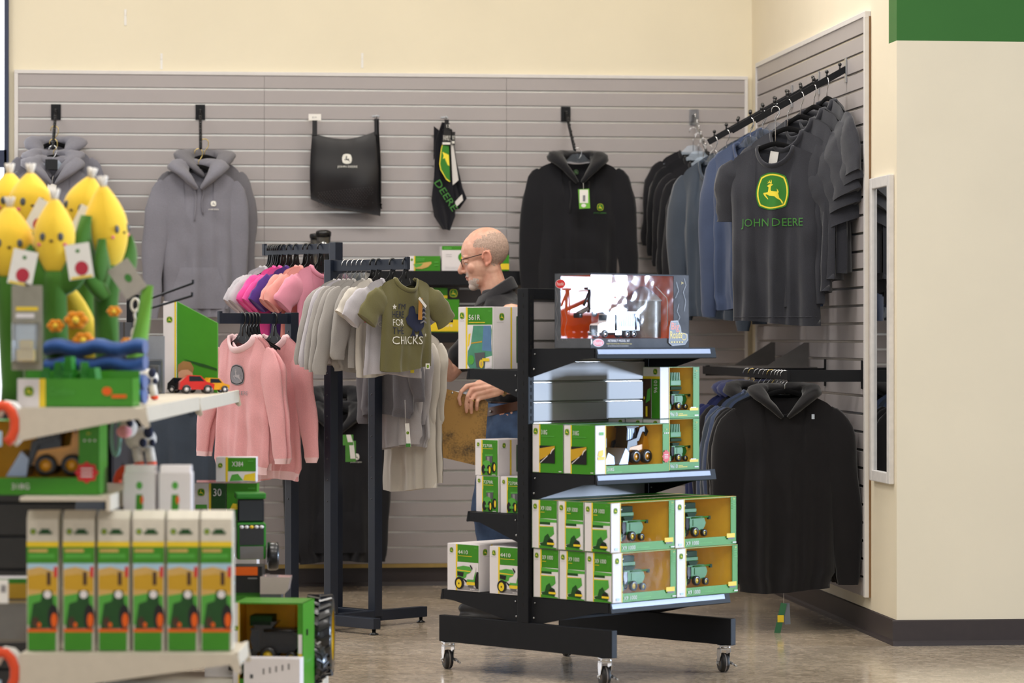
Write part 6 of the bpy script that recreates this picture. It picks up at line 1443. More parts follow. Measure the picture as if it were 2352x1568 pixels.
# --- right (far) arm reaching to the rack
RS, RE, RH = mp(1138, 728, 0.17), mp(1030, 856, 0.13), mp(952, 775, -0.02)
limb(body, [(0, 0.02, 1.34), RS], [0.06, 0.058]); limb(body, [RS, RS.lerp(RE, 0.5), RE], [0.056, 0.05, 0.043])
limb(body, [RE, RE.lerp(RH, 0.35), RE.lerp(RH, 0.8), RH], [0.043, 0.047, 0.034, 0.03])
hd_ = RH+Vector((-0.035, -0.02, 0.03)); limb(body, [RH, hd_], [0.03, 0.034])
for k in range(4):
    b0 = hd_+Vector((-0.02, -0.03+0.02*k, 0.015)); limb(body, [b0, b0+Vector((-0.03, -0.008, 0.01)), b0+Vector((-0.05, -0.012, -0.006)), b0+Vector((-0.055, -0.012, -0.025))], [0.0095, 0.009, 0.0085, 0.008], 8)
limb(body, [hd_+Vector((0, -0.03, -0.005)), hd_+Vector((-0.02, -0.05, -0.012)), hd_+Vector((-0.04, -0.05, -0.02))], [0.011, 0.01, 0.009], 8)
# --- left (near) arm down to the clipboard
yh = -0.30
LS, LE, LW = mp(1176, 728, -0.18), mp(1238, 868, -0.20), mp(1147, 889, yh+0.01)
limb(body, [(0.02, -0.02, 1.34), LS], [0.06, 0.058]); limb(body, [LS, LS.lerp(LE, 0.5), LE], [0.056, 0.05, 0.044])
limb(body, [LE, LE.lerp(LW, 0.4), LE.lerp(LW, 0.85), LW], [0.044, 0.046, 0.034, (0.03)])
# palm: back of the hand towards the camera
kn_ = [mp(1075, 884, yh-0.012), mp(1085, 893, yh-0.02), mp(1094, 902, yh-0.02), mp(1101, 911, yh-0.014)]
wr = [mp(1138, 876, yh), mp(1141, 883, yh-0.004), mp(1143, 890, yh-0.004), mp(1143, 898, yh)]
for a_, b_ in zip(wr, kn_): limb(body, [a_, a_.lerp(b_, 0.5)+Vector((0, -0.004, 0)), b_], [0.018, 0.015, 0.0115], 10)
limb(body, [mp(1122, 872, yh), mp(1100, 878, yh)], [0.018, 0.015], 10)
fing = [[(1075, 884, -0.012), (1062, 896, -0.024), (1057, 911, -0.022), (1060, 925, -0.012)],
        [(1085, 893, -0.02), (1076, 908, -0.034), (1073, 925, -0.030), (1074, 941, -0.018)],
        [(1094, 902, -0.02), (1086, 914, -0.034), (1084, 929, -0.030), (1085, 943, -0.018)],
        [(1102, 911, -0.014), (1098, 918, -0.026), (1097, 928, -0.024), (1097, 936, -0.014)]]
for f in fing: limb(body, [mp(x, y, yh+q_) for x, y, q_ in f], [0.0115, 0.0092, 0.0088, 0.0076], 10)
limb(body, [mp(1126, 880, yh+0.012), mp(1105, 893, yh+0.03), mp(1088, 905, yh+0.036), mp(1078, 913, yh+0.034)], [0.015, 0.0125, 0.011, 0.0095], 10)
# --- legs inside the jeans
HL, KL, AL = Vector((0.05, -0.095, 0.9)), Vector((-0.055, -0.10, 0.49)), Vector((0.015, -0.10, 0.09))
HR, KR, AR = Vector((0.06, 0.095, 0.9)), Vector((-0.02, 0.11, 0.49)), Vector((0.07, 0.11, 0.09))
for a_, b_, c_ in ((HL, KL, AL), (HR, KR, AR)): limb(body, [a_, a_.lerp(b_, 0.5), b_, b_.lerp(c_, 0.4), c_], [0.085, 0.07, 0.052, 0.05, 0.036])
HTi = HT.inverted()
def skin_paint(c):
    q = HTi @ c
    if c.z < 1.44: return 0
    ay = abs(q.y); jit = 0.012*mnoise.noise(q*160)+0.012*mnoise.noise(q*60); q = q+Vector((jit, 0, jit))
    # bald crown, short hair round the sides and back
    if q.x > -0.108 and q.z > 1.56 and ay < 0.0815:
        top = 1.705-0.35*max(0, -0.03-q.x)
        if q.z < top and (ay > 0.035 or q.x > 0.0) and not (q.x < -0.045 and q.z < 1.63) and not (q.x < -0.07 and q.z < 1.65): return 1
    if ay > 0.0775 and abs(q.x+0.058) < 0.03 and 1.55 < q.z < 1.63: return 4
    if q.x < -0.118 and q.z < 1.512 and not (q.x < -0.158 and 1.512 > q.z > 1.509): return 2
    if q.x < -0.14 and 1.531 < q.z < 1.546 and ay < 0.03 and q.x > -0.172: return 2
    if q.x < -0.155 and 1.512 <= q.z <= 1.531 and ay < 0.024: return 3
    return 0
bo = remesh(body, 'body', [M['skin'], M['hair_grey'], M['beard'], M['lip'], M['ear_red']], 0.0031, 4, man, skin_paint)
# eyes
for sy in (-1, 1):
    mb = MB(); mb.sphere((-0.1515, sy*0.032, 1.590), 0.012, 14, 10, 0, HT); mb.sphere((-0.160, sy*0.032, 1.587), (0.004, 0.005, 0.004), 10, 7, 1, HT); mb.build('eye', [mat('eye_white', '#E6DFD8', 0.2, var=0), mat('iris', '#3A3026', 0.2, var=0)], man)
    mb = MB(); mb.tube([HT @ Vector((-0.1635, sy*0.014, 1.616)), HT @ Vector((-0.163, sy*0.032, 1.621)), HT @ Vector((-0.150, sy*0.052, 1.615))], 0.0035, 6); mb.build('eyebrow', [M['beard']], man)
# glasses
gl_ = bpy.data.objects.new('glasses', None); COL.objects.link(gl_); gl_.parent = man
for sy in (-1, 1):
    ring = [HT @ Vector((-0.177+0.004*abs(math.sin(a)), sy*0.034+0.025*math.cos(a), 1.592+0.018*math.sin(a))) for a in [2*PI*i/20 for i in range(20)]]
    mb = MB(); mb.tube(ring, 0.0013, 6, closed=True); mb.build('rim', [M['black']], gl_)
    mb = MB(); mb.add(ring, [tuple(range(20))]); mb.build('lens', [M['clear2']], gl_)
    mb = MB(); mb.tube([HT @ Vector(p) for p in ((-0.174, sy*0.059, 1.603), (-0.166, sy*0.075, 1.606), (-0.11, sy*0.082, 1.612), (-0.062, sy*0.084, 1.617), (-0.045, sy*0.084, 1.600))], 0.0018, 6); mb.build('temple', [M['black']], gl_)
mb = MB(); mb.tube([HT @ Vector(p) for p in ((-0.177, -0.01, 1.597), (-0.182, 0, 1.6), (-0.177, 0.01, 1.597))], 0.0013, 6); mb.build('bridge', [M['black']], gl_)
# polo shirt
POLO = fabric('polo_black', '#17161B', var=0.2)
sh = MB()
loft(sh, [(0.957, 0.07, 0.142, 0.178, 0), (0.985, 0.07, 0.147, 0.184, 0), (1.1, 0.06, 0.142, 0.18, 0), (1.22, 0.047, 0.142, 0.19, 0), (1.32, 0.03, 0.128, 0.2, 0), (1.385, 0.012, 0.105, 0.165, 0), (1.425, -0.005, 0.085, 0.105, 0), (1.455, -0.015, 0.075, 0.08, 0)])
limb(sh, [RS+Vector((0, -0.03, -0.02)), RS.lerp(RE, 0.35), RS.lerp(RE, 0.72)], [0.075, 0.074, 0.07])
limb(sh, [LS+Vector((0, 0.03, -0.02)), LS.lerp(LE, 0.4), LS.lerp(LE, 0.85)], [0.078, 0.076, 0.072])
def pfold(c): return 0.010*mnoise.noise(Vector((c.x*9+c.z*6, c.y*7, c.z*4-c.x*5)))+0.004*mnoise.noise(c*24)
remesh(sh, 'polo_shirt', [POLO], 0.008, 3, man, None, pfold)
mb = MB(); rows = []
for (rr, dz, k) in ((0.066, 0.012, 1.0), (0.07, 0.035, 1.0), (0.082, 0.03, 1.04), (0.104, -0.012, 1.12)):
    row = []
    for j in range(29):
        a = math.radians(-166+332*j/28)                # opening towards the front (-x)
        c = Vector((-0.022+rr*math.cos(a)*0.96, rr*math.sin(a)*1.02, 1.438+dz+0.045*math.cos(a)))
        row.append(c)
    rows.append(row)
mb.grid(rows); rr2 = [[p+Vector((0, 0, -0.004)) for p in reversed(r)] for r in rows]; mb.grid(rr2)
mb.build('collar', [POLO], man)
mb = MB()
for k in range(2): mb.sphere((-0.098-0.012*k, 0.0, 1.395-0.05*k), (0.003, 0.006, 0.006), 8, 6)
mb.build('button', [M['blackpl']], man)
# jeans
m, N, L, B = new_mat('denim'); B.inputs['Roughness'].default_value = 0.85
nz = N.new('ShaderNodeTexNoise'); nz.inputs['Scale'].default_value = 7; nz.inputs['Detail'].default_value = 8
rp = N.new('ShaderNodeValToRGB'); rp.color_ramp.elements[0].color = (*hexc('#22334F'), 1); rp.color_ramp.elements[1].color = (*hexc('#4B658C'), 1); rp.color_ramp.elements[0].position = 0.35; rp.color_ramp.elements[1].position = 0.7
tc = N.new('ShaderNodeTexCoord'); L.new(tc.outputs['Object'], nz.inputs['Vector']); L.new(nz.outputs['Fac'], rp.inputs['Fac']); L.new(rp.outputs['Color'], B.inputs['Base Color']); DEN = m
je = MB()
loft(je, [(0.83, 0.06, 0.15, 0.17, 0), (0.9, 0.065, 0.148, 0.175, 0), (0.955, 0.07, 0.14, 0.17, 0)])
for a_, b_, c_ in ((HL, KL, AL), (HR, KR, AR)): limb(je, [a_+Vector((0, 0, -0.075)), a_.lerp(b_, 0.4), b_, b_.lerp(c_, 0.5), c_+Vector((0, 0, -0.02))], [0.112, 0.1, 0.078, 0.072, 0.066])
remesh(je, 'jeans', [DEN], 0.009, 3, man, None, lambda c: 0.008*mnoise.noise(Vector((c.x*8, c.y*8, c.z*16))))
mb = MB(); n_ = 40; rows = []
for z in (-0.019, 0.019):
    rows.append([Vector((0.07+0.152*math.cos(2*PI*j/n_), 0.183*math.sin(2*PI*j/n_), 0.945+z+0.035*math.cos(2*PI*j/n_))) for j in range(n_)])
mb.grid(rows, closed_u=True); mb.grid([[p*0.985+Vector((0.001, 0, 0.012)) for p in r] for r in reversed(rows)], closed_u=True); mb.build('belt', [mat('brown_leather', '#4A2A1A', 0.45, var=0.2, scale=20)], man)
mb = MB(); mb.sphere((-0.045, -0.125, 0.918), 0.006, 8, 6); mb.build('belt_stud', [M['steel']], man)
mb = MB(); mb.box(-0.088, -0.07, -0.062, -0.04, 0.88, 0.955, bev=0.003); mb.build('belt_loop', [DEN], man)
for (a_, nm) in ((AL, 0), (AR, 1)):
    mb = MB(); mb.sphere((a_.x-0.06, a_.y, 0.05), (0.145, 0.048, 0.05), 18, 10); mb.box(a_.x-0.2, a_.x+0.085, a_.y-0.046, a_.y+0.046, 0.0, 0.028, bev=0.012); mb.sphere((a_.x, a_.y, 0.09), (0.05, 0.045, 0.05), 14, 8)
    so = remesh(mb, 'shoe', [mat('shoe_dark', '#2A292B', 0.5, var=0.2, scale=30)], 0.006, 4, man)
    mb = MB()
    for k in range(4): mb.tube([(a_.x-0.075-0.018*k, a_.y-0.03, 0.093-0.005*k), (a_.x-0.08-0.018*k, a_.y, 0.1-0.005*k), (a_.x-0.075-0.018*k, a_.y+0.03, 0.093-0.005*k)], 0.0025, 5)
    mb.build('laces', [M['pr_grey']], so)
# watch and ring
ax = (LE-LW).normalized(); c0 = LW+ax*0.012
mb = MB(); u_ = ax.orthogonal().normalized(); v_ = ax.cross(u_)
ring = [c0+u_*(0.034*math.cos(2*PI*i/24))+v_*(0.034*math.sin(2*PI*i/24)) for i in range(24)]
mb.tube(ring, [(0.009, 0.003)]*24, 8, closed=True); mb.build('wrist_watch', [mat('watch_steel', '#8C7A58', 0.25, metal=0.9)], man)
f0, f1 = mp(1089, 909, yh-0.027), mp(1085, 921, yh-0.032); ax = (f1-f0).normalized(); u_ = ax.orthogonal().normalized(); v_ = ax.cross(u_); c0 = f0.lerp(f1, 0.6)
mb = MB(); mb.tube([c0+u_*(0.0106*math.cos(2*PI*i/18))+v_*(0.0106*math.sin(2*PI*i/18)) for i in range(18)], [(0.003, 0.0015)]*18, 6, closed=True); mb.build('ring', [M['brass']], man)
# clipboard
cb_m, N, L, B = new_mat('worn_hardboard'); B.inputs['Roughness'].default_value = 0.5
tc = N.new('ShaderNodeTexCoord'); a1 = N.new('ShaderNodeTexNoise'); a1.inputs['Scale'].default_value = 8; a1.inputs['Detail'].default_value = 6; a2 = N.new('ShaderNodeTexNoise'); a2.inputs['Scale'].default_value = 130; a2.inputs['Detail'].default_value = 4
for q_ in (a1, a2): L.new(tc.outputs['Object'], q_.inputs['Vector'])
rp = N.new('ShaderNodeValToRGB'); e = rp.color_ramp.elements; e[0].position = 0.36; e[0].color = (*hexc('#4A3A20'), 1); e[1].position = 0.52; e[1].color = (*hexc('#A8803F'), 1)
mxx = N.new('ShaderNodeMath'); mxx.operation = 'MULTIPLY_ADD'; mxx.inputs[1].default_value = 0.25; mxx.inputs[2].default_value = 0.0
L.new(a2.outputs['Fac'], mxx.inputs[0]); ad = N.new('ShaderNodeMath'); ad.operation = 'MULTIPLY_ADD'; ad.inputs[1].default_value = 0.8; L.new(a1.outputs['Fac'], ad.inputs[0]); L.new(mxx.outputs[0], ad.inputs[2]); L.new(ad.outputs[0], rp.inputs['Fac']); L.new(rp.outputs['Color'], B.inputs['Base Color'])
cbo = MAN_O+(R_AX*0)+Vector((0, 0, 0)); 
cl = thing('clipboard', 'worn brown hardboard clipboard held in the man\'s left hand', 'clipboard', MAN_O, -YAW)
def rounded(c, r=6, n=4):
    out = []
    for i in range(len(c)):
        p0, p1, p2 = Vector(c[i-1]), Vector(c[i]), Vector(c[(i+1) % len(c)])
        a_ = p1+(p0-p1).normalized()*r; b_ = p1+(p2-p1).normalized()*r
        for k in range(n+1):
            t_ = k/n; out.append(a_.lerp(p1, t_).lerp(p1.lerp(b_, t_), t_))
    return out
cp = rounded([(1007, 884, 0), (1123, 917, 0), (1112, 1066, 0), (997, 1039, 0)], 9)
poly = [(mp(p.x, p.y).x, mp(p.x, p.y).z) for p in cp]
mb = MB(); mb.prism(poly, yh+0.002, yh+0.006, 'y'); bd = mb.build('board', [cb_m], cl)
mb = MB(); rv = mp(1042, 899, yh+0.001); mb.sphere(rv, (0.005, 0.003, 0.005), 10, 7); mb.build('rivet', [M['steel']], cl)
mb = MB(); a_ = mp(1046, 893, yh+0.01); mb.box(a_.x-0.01, a_.x+0.07, yh+0.0065, yh+0.02, a_.z-0.03, a_.z-0.005, bev=0.003); mb.build('clip', [M['steel']], cl)
# ------------------------------------------------------------------ toy gondola in the left foreground
GR = -YAW
def gp(px, py, d): return P(px, py, d)
D0, D1 = 8.3, 11.1
LU = lat(45, D0)                                   # lateral position of the upright face
gon = thing('toy_gondola', 'beige steel gondola shelving packed with toys in the left foreground', 'shelving', cam2w(LU, D0, 0), GR)
Dk = M['black']
for y in (1.0, 1.98, 2.8):
    mb = MB(); mb.box(-0.06, -0.005, y-0.03, y+0.03, 0.0, 1.4 if y > 1 else 1.05, bev=0.003); mb.build('upright', [Dk], gon)
mb = MB(); mb.box(-0.4, 0.03, 0.86, 0.88, 0.15, 1.05); bp2 = mb.build('end_panel', [mat('panel_charcoal', '#2B2A2A', 0.6)], gon)
for k in range(9):
    mb = MB(); mb.box(-0.4, 0.03, 0.85, 0.86, 0.155+k*0.1, 0.245+k*0.1, bev=0.001); mb.build('slat', [mat('panel_slat', '#2E2D2D', 0.55)], bp2)
mb = MB(); mb.box(-0.05, -0.03, 0.88, 2.8, 0.15, 1.3); mb.build('back_panel', [mat('panel_charcoal', '#2B2A2A', 0.6)], gon)
def gshelf(z, arm, y0, y1, tipdrop=0.05, ends=True, mount=0.09):
    sh = bpy.data.objects.new('shelf', None); COL.objects.link(sh); sh.parent = gon
    mb = MB(); mb.box(0.0, arm, y0, y1, z-0.012, z, bev=0.002); mb.build('deck', [M['beige_steel']], sh)
    mb = MB(); mb.box(arm, arm+0.012, y0, y1, z-0.04, z+0.004, bev=0.002); mb.build('front_lip', [M['beige_steel']], sh)
    if ends:
        for y in (y0-0.004, y1):
            mb = MB(); mb.prism([(0.0, z), (arm-0.02, z), (arm+0.012, z-0.012), (arm+0.02, z-tipdrop), (arm+0.012, z-tipdrop-0.006), (arm+0.002, z-tipdrop), (arm-0.012, z-0.03), (arm-0.06, z-0.036), (0.0, z-mount)], y, y+0.004, 'y'); mb.build('bracket', [M['beige_steel']], sh)
    return sh
gshelf(1.055, 0.335, 0.0, 1.4); gshelf(1.05, 0.335, 1.42, 2.8)
gshelf(0.813, 0.235, 0.0, 0.8, ends=False)
gshelf(0.386, 0.585, 0.0, 0.3, mount=0.11); gshelf(0.44, 0.33, 1.42, 2.8)
mb = MB(); mb.box(0.0, 0.72, 0.0, 2.02, 0.0, 0.115, bev=0.004); mb.build('base_deck', [M['beige_steel']], gon)
GM = T(*cam2w(LU, D0, 0)) @ RZ(GR)
def gw(x, y, z): return GM @ Vector((x, y, z))
def at_px(px, d): return lat(px, d)-LU             # gondola-local x of a pixel column at depth d
# ---- bubble wand cartons in a row on the low near shelf
GABLE = mat('carton_cream', '#D9D2C2', 0.4, coat=0.3)
GABLES = []
def bubble_box(px, d, z, label, grp, draw=True, W=0.087, H=0.362):
    s = F_PX/d
    t = thing('tractor_picture_box', label, 'toy box', P(px, 772, d)*1.0, GR, grp); t.location.z = z
    mb = MB(); mb.box(-W/2, W/2, 0, W*0.9, 0, H, bev=0.0015); mb.prism([(0.0, H), (W*0.9, H), (W*0.62, H+0.022), (W*0.28, H+0.022)], -W/2, W/2, 'x'); mb.build('carton', [GABLE], t)
    if draw:
        p = Print()
        p.logo(W*0.2, H*0.905, 0.008, 'ink_green', 'ink_green', 'ink_yellow'); p.rect(W*0.36, H*0.885, W*0.8, H*0.905, 'pr_dgreen'); p.rect(W*0.44, H*0.905, W*0.72, H*0.925, 'pr_dgreen')
        p.rect(0, H*0.79, W, H*0.83, 'pr_yellow'); p.rect(0, H*0.665, W, H*0.79, 'pr_green')
        p.rect(W*0.06, H*0.75, W*0.66, H*0.772, 'pr_tan'); p.rect(W*0.06, H*0.705, W*0.88, H*0.735, 'pr_lgreen')
        p.rect(W*0.03, H*0.55, W*0.97, H*0.665, 'pr_sky'); p.poly([(W*0.03, H*0.62), (W*0.4, H*0.64), (W*0.97, H*0.6), (W*0.97, H*0.35), (W*0.03, H*0.35)], 'pr_tan')
        p.poly([(W*0.03, H*0.57), (W*0.5, H*0.585), (W*0.97, H*0.555), (W*0.97, H*0.45), (W*0.03, H*0.47)], 'pr_gold'); p.rect(W*0.86, H*0.56, W*0.97, H*0.64, 'pr_red'); p.rect(W*0.64, H*0.5, W*0.76, H*0.6, 'pr_brown')
        p.poly([(W*0.03, H*0.42), (W*0.5, H*0.44), (W*0.97, H*0.42), (W*0.97, H*0.2), (W*0.03, H*0.2)], 'pr_lgreen')
        p.poly([(W*0.1, H*0.2), (W*0.2, H*0.36), (W*0.45, H*0.38), (W*0.5, H*0.46), (W*0.8, H*0.46), (W*0.86, H*0.34), (W*0.86, H*0.18), (W*0.1, H*0.17)], 'pr_dgreen')
        p.ell(W*0.66, H*0.43, W*0.12, H*0.03, 'pr_white'); p.ell(W*0.84, H*0.255, W*0.17, H*0.1, 'pr_black'); p.ell(W*0.87, H*0.235, W*0.1, H*0.055, 'pr_orange'); p.ell(W*0.28, H*0.22, W*0.1, H*0.04, 'pr_brown'); p.ell(W*0.4, H*0.2, W*0.06, H*0.02, 'pr_orange')
        p.rect(W*0.03, H*0.145, W*0.97, H*0.17, 'pr_orange'); p.rect(W*0.05, 0.002, W*0.92, H*0.145, 'pr_green')
        p.build('printed_front', t, (-W/2, 0, 0), (1, 0, 0), (0, 0, 1))
    return t
for i, px in enumerate((98, 181, 261, 341, 420, 497)):
    bubble_box(px, 8.36, 0.3868, ('first', 'second', 'third', 'fourth', 'fifth', 'sixth')[i]+' tall tractor picture box from the left on the low front shelf', 'tall tractor picture boxes')
for i, px in enumerate((322, 401)):
    bubble_box(px, 8.49, 0.3868, ('left', 'right')[i]+' shorter box standing behind the front row, under a white corn box', 'tall tractor picture boxes', False, H=0.28)
# ---- two white cartons with corn emblem
for i, (px, w_) in enumerate(((320, 0.088), (402, 0.09))):
    t = thing('corn_box', ('left', 'right')[i]+' white box with green corn emblem above the tractor boxes', 'toy box', P(px, 772, 8.5), GR+0.02*i, 'white corn boxes'); t.location.z = 0.689
    mb = MB(); mb.box(-w_/2, w_/2, 0, 0.08, 0, 0.18, bev=0.0015); mb.prism([(0, 0.18), (0.08, 0.18), (0.07, 0.2), (0.01, 0.2)], -w_/2+0.003, w_/2-0.003, 'x'); mb.build('carton', [M['pr_white']], t)
    p = Print(); p.ell(w_*0.5, 0.145, 0.009, 0.011, 'pr_lgreen', 12); p.poly([(w_*0.38, 0.065), (w_*0.4, 0.12), (w_*0.6, 0.12), (w_*0.62, 0.085), (w_*0.55, 0.055)], 'pr_green'); p.ell(w_*0.58, 0.105, 0.005, 0.012, 'pr_orange', 10); p.build('printed_front', t, (-w_/2, 0, 0), (1, 0, 0), (0, 0, 1))
# ---- skid steer display box on the middle shelf, cut by the frame
xr_ = at_px(226, 8.36); wbx = 0.36
t = thing('toy_loader_box', 'large green window box with a yellow and black skid steer, at the left edge', 'toy box', gw(xr_-wbx/2, 0.16, 0.8138), GR)
c, mb = window_carton(t, wbx/2, 0.085, 0.205, 0.02, 0.056, 0.048, 0.0); mb.build('card_liner', [M['card_in']], t)
skid_steer(t, -wbx/2+0.1, 0.0, 0.05, 1.4)
p = Print(); W = wbx; p.text('3+', W-0.034, 0.165, 0.008, 'pr_yellow')
for k in range(3): p.ell(W-0.04+0.014*k, 0.15, 0.003, 0.003, 'pr_white', 8)
p.poly([(W-0.034+(0.034 if k % 2 == 0 else 0.027)*math.cos(k*PI/8), 0.062+(0.034 if k % 2 == 0 else 0.027)*0.9*math.sin(k*PI/8)) for k in range(16)], 'pr_red')
for k in range(3): p.rect(W-0.05, 0.07-k*0.01, W-0.018, 0.074-k*0.01, 'pr_white')
p.text('318G', 0.12, 0.016, 0.016, 'pr_white'); p.build('printed_front', t, (-W/2, -0.085, 0), (1, 0, 0), (0, 0, 1))
# ---- green display tray on the top shelf
xa, xb = at_px(40, 8.36), at_px(304, 8.36); wt_ = xb-xa
t = thing('display_tray', 'green cardboard display tray with white deer logo end on the top shelf', 'display tray', gw((xa+xb)/2, 0.06, 1.0558), GR)
mb = MB(); h_ = 0.078
mb.box(-wt_/2, wt_/2, 0, 0.003, 0, h_); mb.box(-wt_/2, wt_/2, 0.16, 0.163, 0, h_+0.02); mb.box(-wt_/2, -wt_/2+0.003, 0, 0.163, 0, h_); mb.box(wt_/2-0.003, wt_/2, 0, 0.163, 0, h_); mb.box(-wt_/2, wt_/2, 0, 0.163, 0, 0.003); mb.build('carton', [M['pr_green']], t)
p = Print(); p.rect(0, 0, wt_*0.19, h_, 'pr_white'); p.rect(wt_*0.19, 0, wt_*0.245, h_, 'pr_yellow'); p.logo(wt_*0.1, h_*0.55, 0.014); p.text('Combine', wt_*0.28, h_*0.42, 0.02, 'pr_lgreen', w=0.068); p.ell(wt_*0.78, h_*0.56, 0.014, 0.012, 'pr_orange', 12); p.rect(wt_*0.82, h_*0.32, wt_*0.95, h_*0.44, 'pr_orange')
p.build('printed_front', t, (-wt_/2, 0, 0), (1, 0, 0), (0, 0, 1))
tray_o = t
rnd = random.Random(9)
for i in range(5):
    q = thing('toy_tractor', ('leftmost', 'second', 'middle', 'fourth', 'rightmost')[i]+' tiny green toy tractor with white wheels in the display tray', 'toy tractor', gw((xa+xb)/2-0.02+(i-2)*0.034, 0.12+0.02*(i % 2), 1.0592+0.0), GR+rnd.uniform(-0.4, 0.4), 'tiny tractors in the tray')
    k = 1.0-0.28*abs(i-2)/2
    mb = MB(); mb.box(-0.015, 0.015, -0.03, 0.03, 0.02, 0.07*k+0.02, bev=0.004); mb.prism([(-0.014, 0.07*k+0.02), (0.014, 0.07*k+0.02), (0.009, 0.11*k+0.025), (-0.009, 0.11*k+0.025)], -0.02, 0.01, 'y'); mb.build('body', [M['toy_green']], q)
    for sx in (-1, 1):
        for sy in (-0.022, 0.02): mb = MB(); mb.lathe([(0.006, -0.006), (0.02, -0.006), (0.02, 0.006), (0.006, 0.006)], 14, 0, T(sx*0.018, sy, 0.02) @ RY(PI/2)); mb.build('wheel', [M['toy_white']], q)
# ---- plush corn cobs
PY = fab('plush_yellow', '#EFC73C', var=0.08); PG = fab('plush_green', '#3F6E22', var=0.12); PGL = fab('plush_light_green', '#6FA63C', var=0.1); PW = fab('plush_white', '#DAD4CC', var=0.05); PO = fab('plush_orange', '#DE8A1E', var=0.08)
def leaf(mb, a, b, c, w0, mi=0, th=0.008, n=9):
    rows = []; a, b, c = Vector(a), Vector(b), Vector(c)
    for i in range(n+1):
        t_ = i/n; p = a.lerp(b, t_).lerp(b.lerp(c, t_), t_); ww = w0*(math.sin(PI*(0.12+0.86*t_)))**0.8
        tn = (b.lerp(c, t_)-a.lerp(b, t_)).normalized(); sd = tn.cross(Vector((0, -1, 0))); sd = sd.normalized() if sd.length > 1e-4 else Vector((1, 0, 0)); up_ = sd.cross(tn)
        rows.append([p+sd*(ww*math.cos(q_))+up_*(th*math.sin(q_)) for q_ in [2*PI*j/10 for j in range(10)]])
    mb.grid(rows, mi, closed_u=True); mb.add(rows[0], [tuple(range(10))], mi); mb.add(rows[-1], [tuple(range(10))], mi)
def corn(label, px, py, d, w_, h_, yaw=0.0, stalk=None, husk=True, tilt=0.0, zbase=1.06):
    """cob centre at pixel; w_, h_ half sizes in metres"""
    c = P(px, py, d)
    t = thing('plush_corn', label, 'plush toy', (c.x, c.y, zbase), GR+yaw, 'plush corn cobs on the top shelf')
    zc = c.z-zbase
    prof = []
    for i in range(15):
        q_ = i/14; z = -h_+2*h_*q_; r_ = w_*max(0.02, (math.sin(PI*min(1, 0.06+0.90*q_)))**0.62*(1.0 if q_ < 0.6 else 1-0.28*((q_-0.6)/0.4)**1.6)); prof.append((r_, z))
    mb = MB(); mt = T(0, 0, zc) @ RY(tilt); mb.lathe(prof, 18, 0, mt); 
    cob = mb.build('cob', [PY], t)
    mb = MB()
    for k in range(7):
        a = 2*PI*k/7; e = mt @ Vector((0.014*math.cos(a), 0.014*math.sin(a), h_+0.03)); mb.tube([mt @ Vector((0, 0, h_*0.93)), e], [0.007, 0.003], 6)
    mb.build('silk_tuft', [PW], t)
    for sx in (-1, 1): mb = MB(); mb.sphere((sx*w_*0.42, -w_*0.9, 0.0), (0.009, 0.005, 0.012), 10, 7, 0, mt); mb.build('eye', [M['pr_dgrey']], t)
    mb = MB(); mb.sphere((0, -w_*0.99, -0.012), (0.006, 0.004, 0.004), 8, 6, 0, mt); mb.build('nose', [M['pr_brown']], t)
    for sx in (-1, 1): mb = MB(); mb.sphere((sx*w_*0.6, -w_*0.78, -0.022), (0.007, 0.003, 0.005), 8, 6, 0, mt); mb.build('cheek', [M['pr_pink']], t)
    if husk:
        for sx, yy in ((-1, -0.4), (1, -0.4), (-0.5, 0.8), (0.5, 0.8)):
            mb = MB(); leaf(mb, mt @ Vector((0, 0, -h_*1.45)), mt @ Vector((sx*w_*1.5, yy*w_*1.3, -h_*1.0)), mt @ Vector((sx*w_*1.02, yy*w_*1.15, -h_*0.2)), w_*0.62, th=0.014); mb.build('husk_leaf', [PG], t)
    mb = MB(); mb.tube([mt @ Vector((0, 0, -h_*0.9)), Vector((0.0, 0, max(0.1, zc-h_*1.7))), Vector((0.01, 0, 0.05)), Vector((0.01, 0, 0.0))], [w_*0.6, 0.036, 0.034, 0.036], 12); mb.build('stalk', [PG], t)
    return t
corn('plush corn cob at the far left rear, mostly cut by the frame', 22, 462, 9.3, 0.062, 0.085, 0.3)
corn('plush corn cob at rear left, second head from the left', 70, 465, 9.2, 0.066, 0.088, 0.25)
corn('plush corn cob at rear right, head leaning right', 195, 475, 9.15, 0.064, 0.09, -0.5, tilt=0.25)
corn('plush corn cob at front left, cut by the left frame edge', 22, 560, 8.75, 0.07, 0.105, 0.15)
corn('plush corn cob in front centre facing the camera', 125, 545, 8.7, 0.06, 0.108, 0.0)
c6 = corn('plush corn cob in profile with big green husk, right of the others', 243, 525, 8.8, 0.064, 0.122, 1.1, tilt=-0.12)
zc6 = zat(525, 8.8)-1.06; L6 = lambda *v: RZ(-1.1) @ Vector(v)
mb = MB(); leaf(mb, L6(0.03, -0.02, 0.03), L6(0.1, -0.04, 0.07), L6(0.125, -0.04, zat(655, 8.8)-1.06), 0.034, th=0.02); mb.build('arm_leaf', [PGL], c6)
mb = MB(); leaf(mb, L6(0.0, -0.03, 0.06), L6(-0.09, -0.06, 0.14), L6(-0.2, -0.06, 0.045), 0.034, th=0.022); mb.build('arm_leaf', [PG], c6)
mb = MB(); leaf(mb, L6(0.005, -0.05, zc6-0.2), L6(-0.075, -0.085, zc6-0.09), L6(-0.048, -0.06, zc6+0.035), 0.045, th=0.02); mb.build('husk_leaf', [PG], c6)
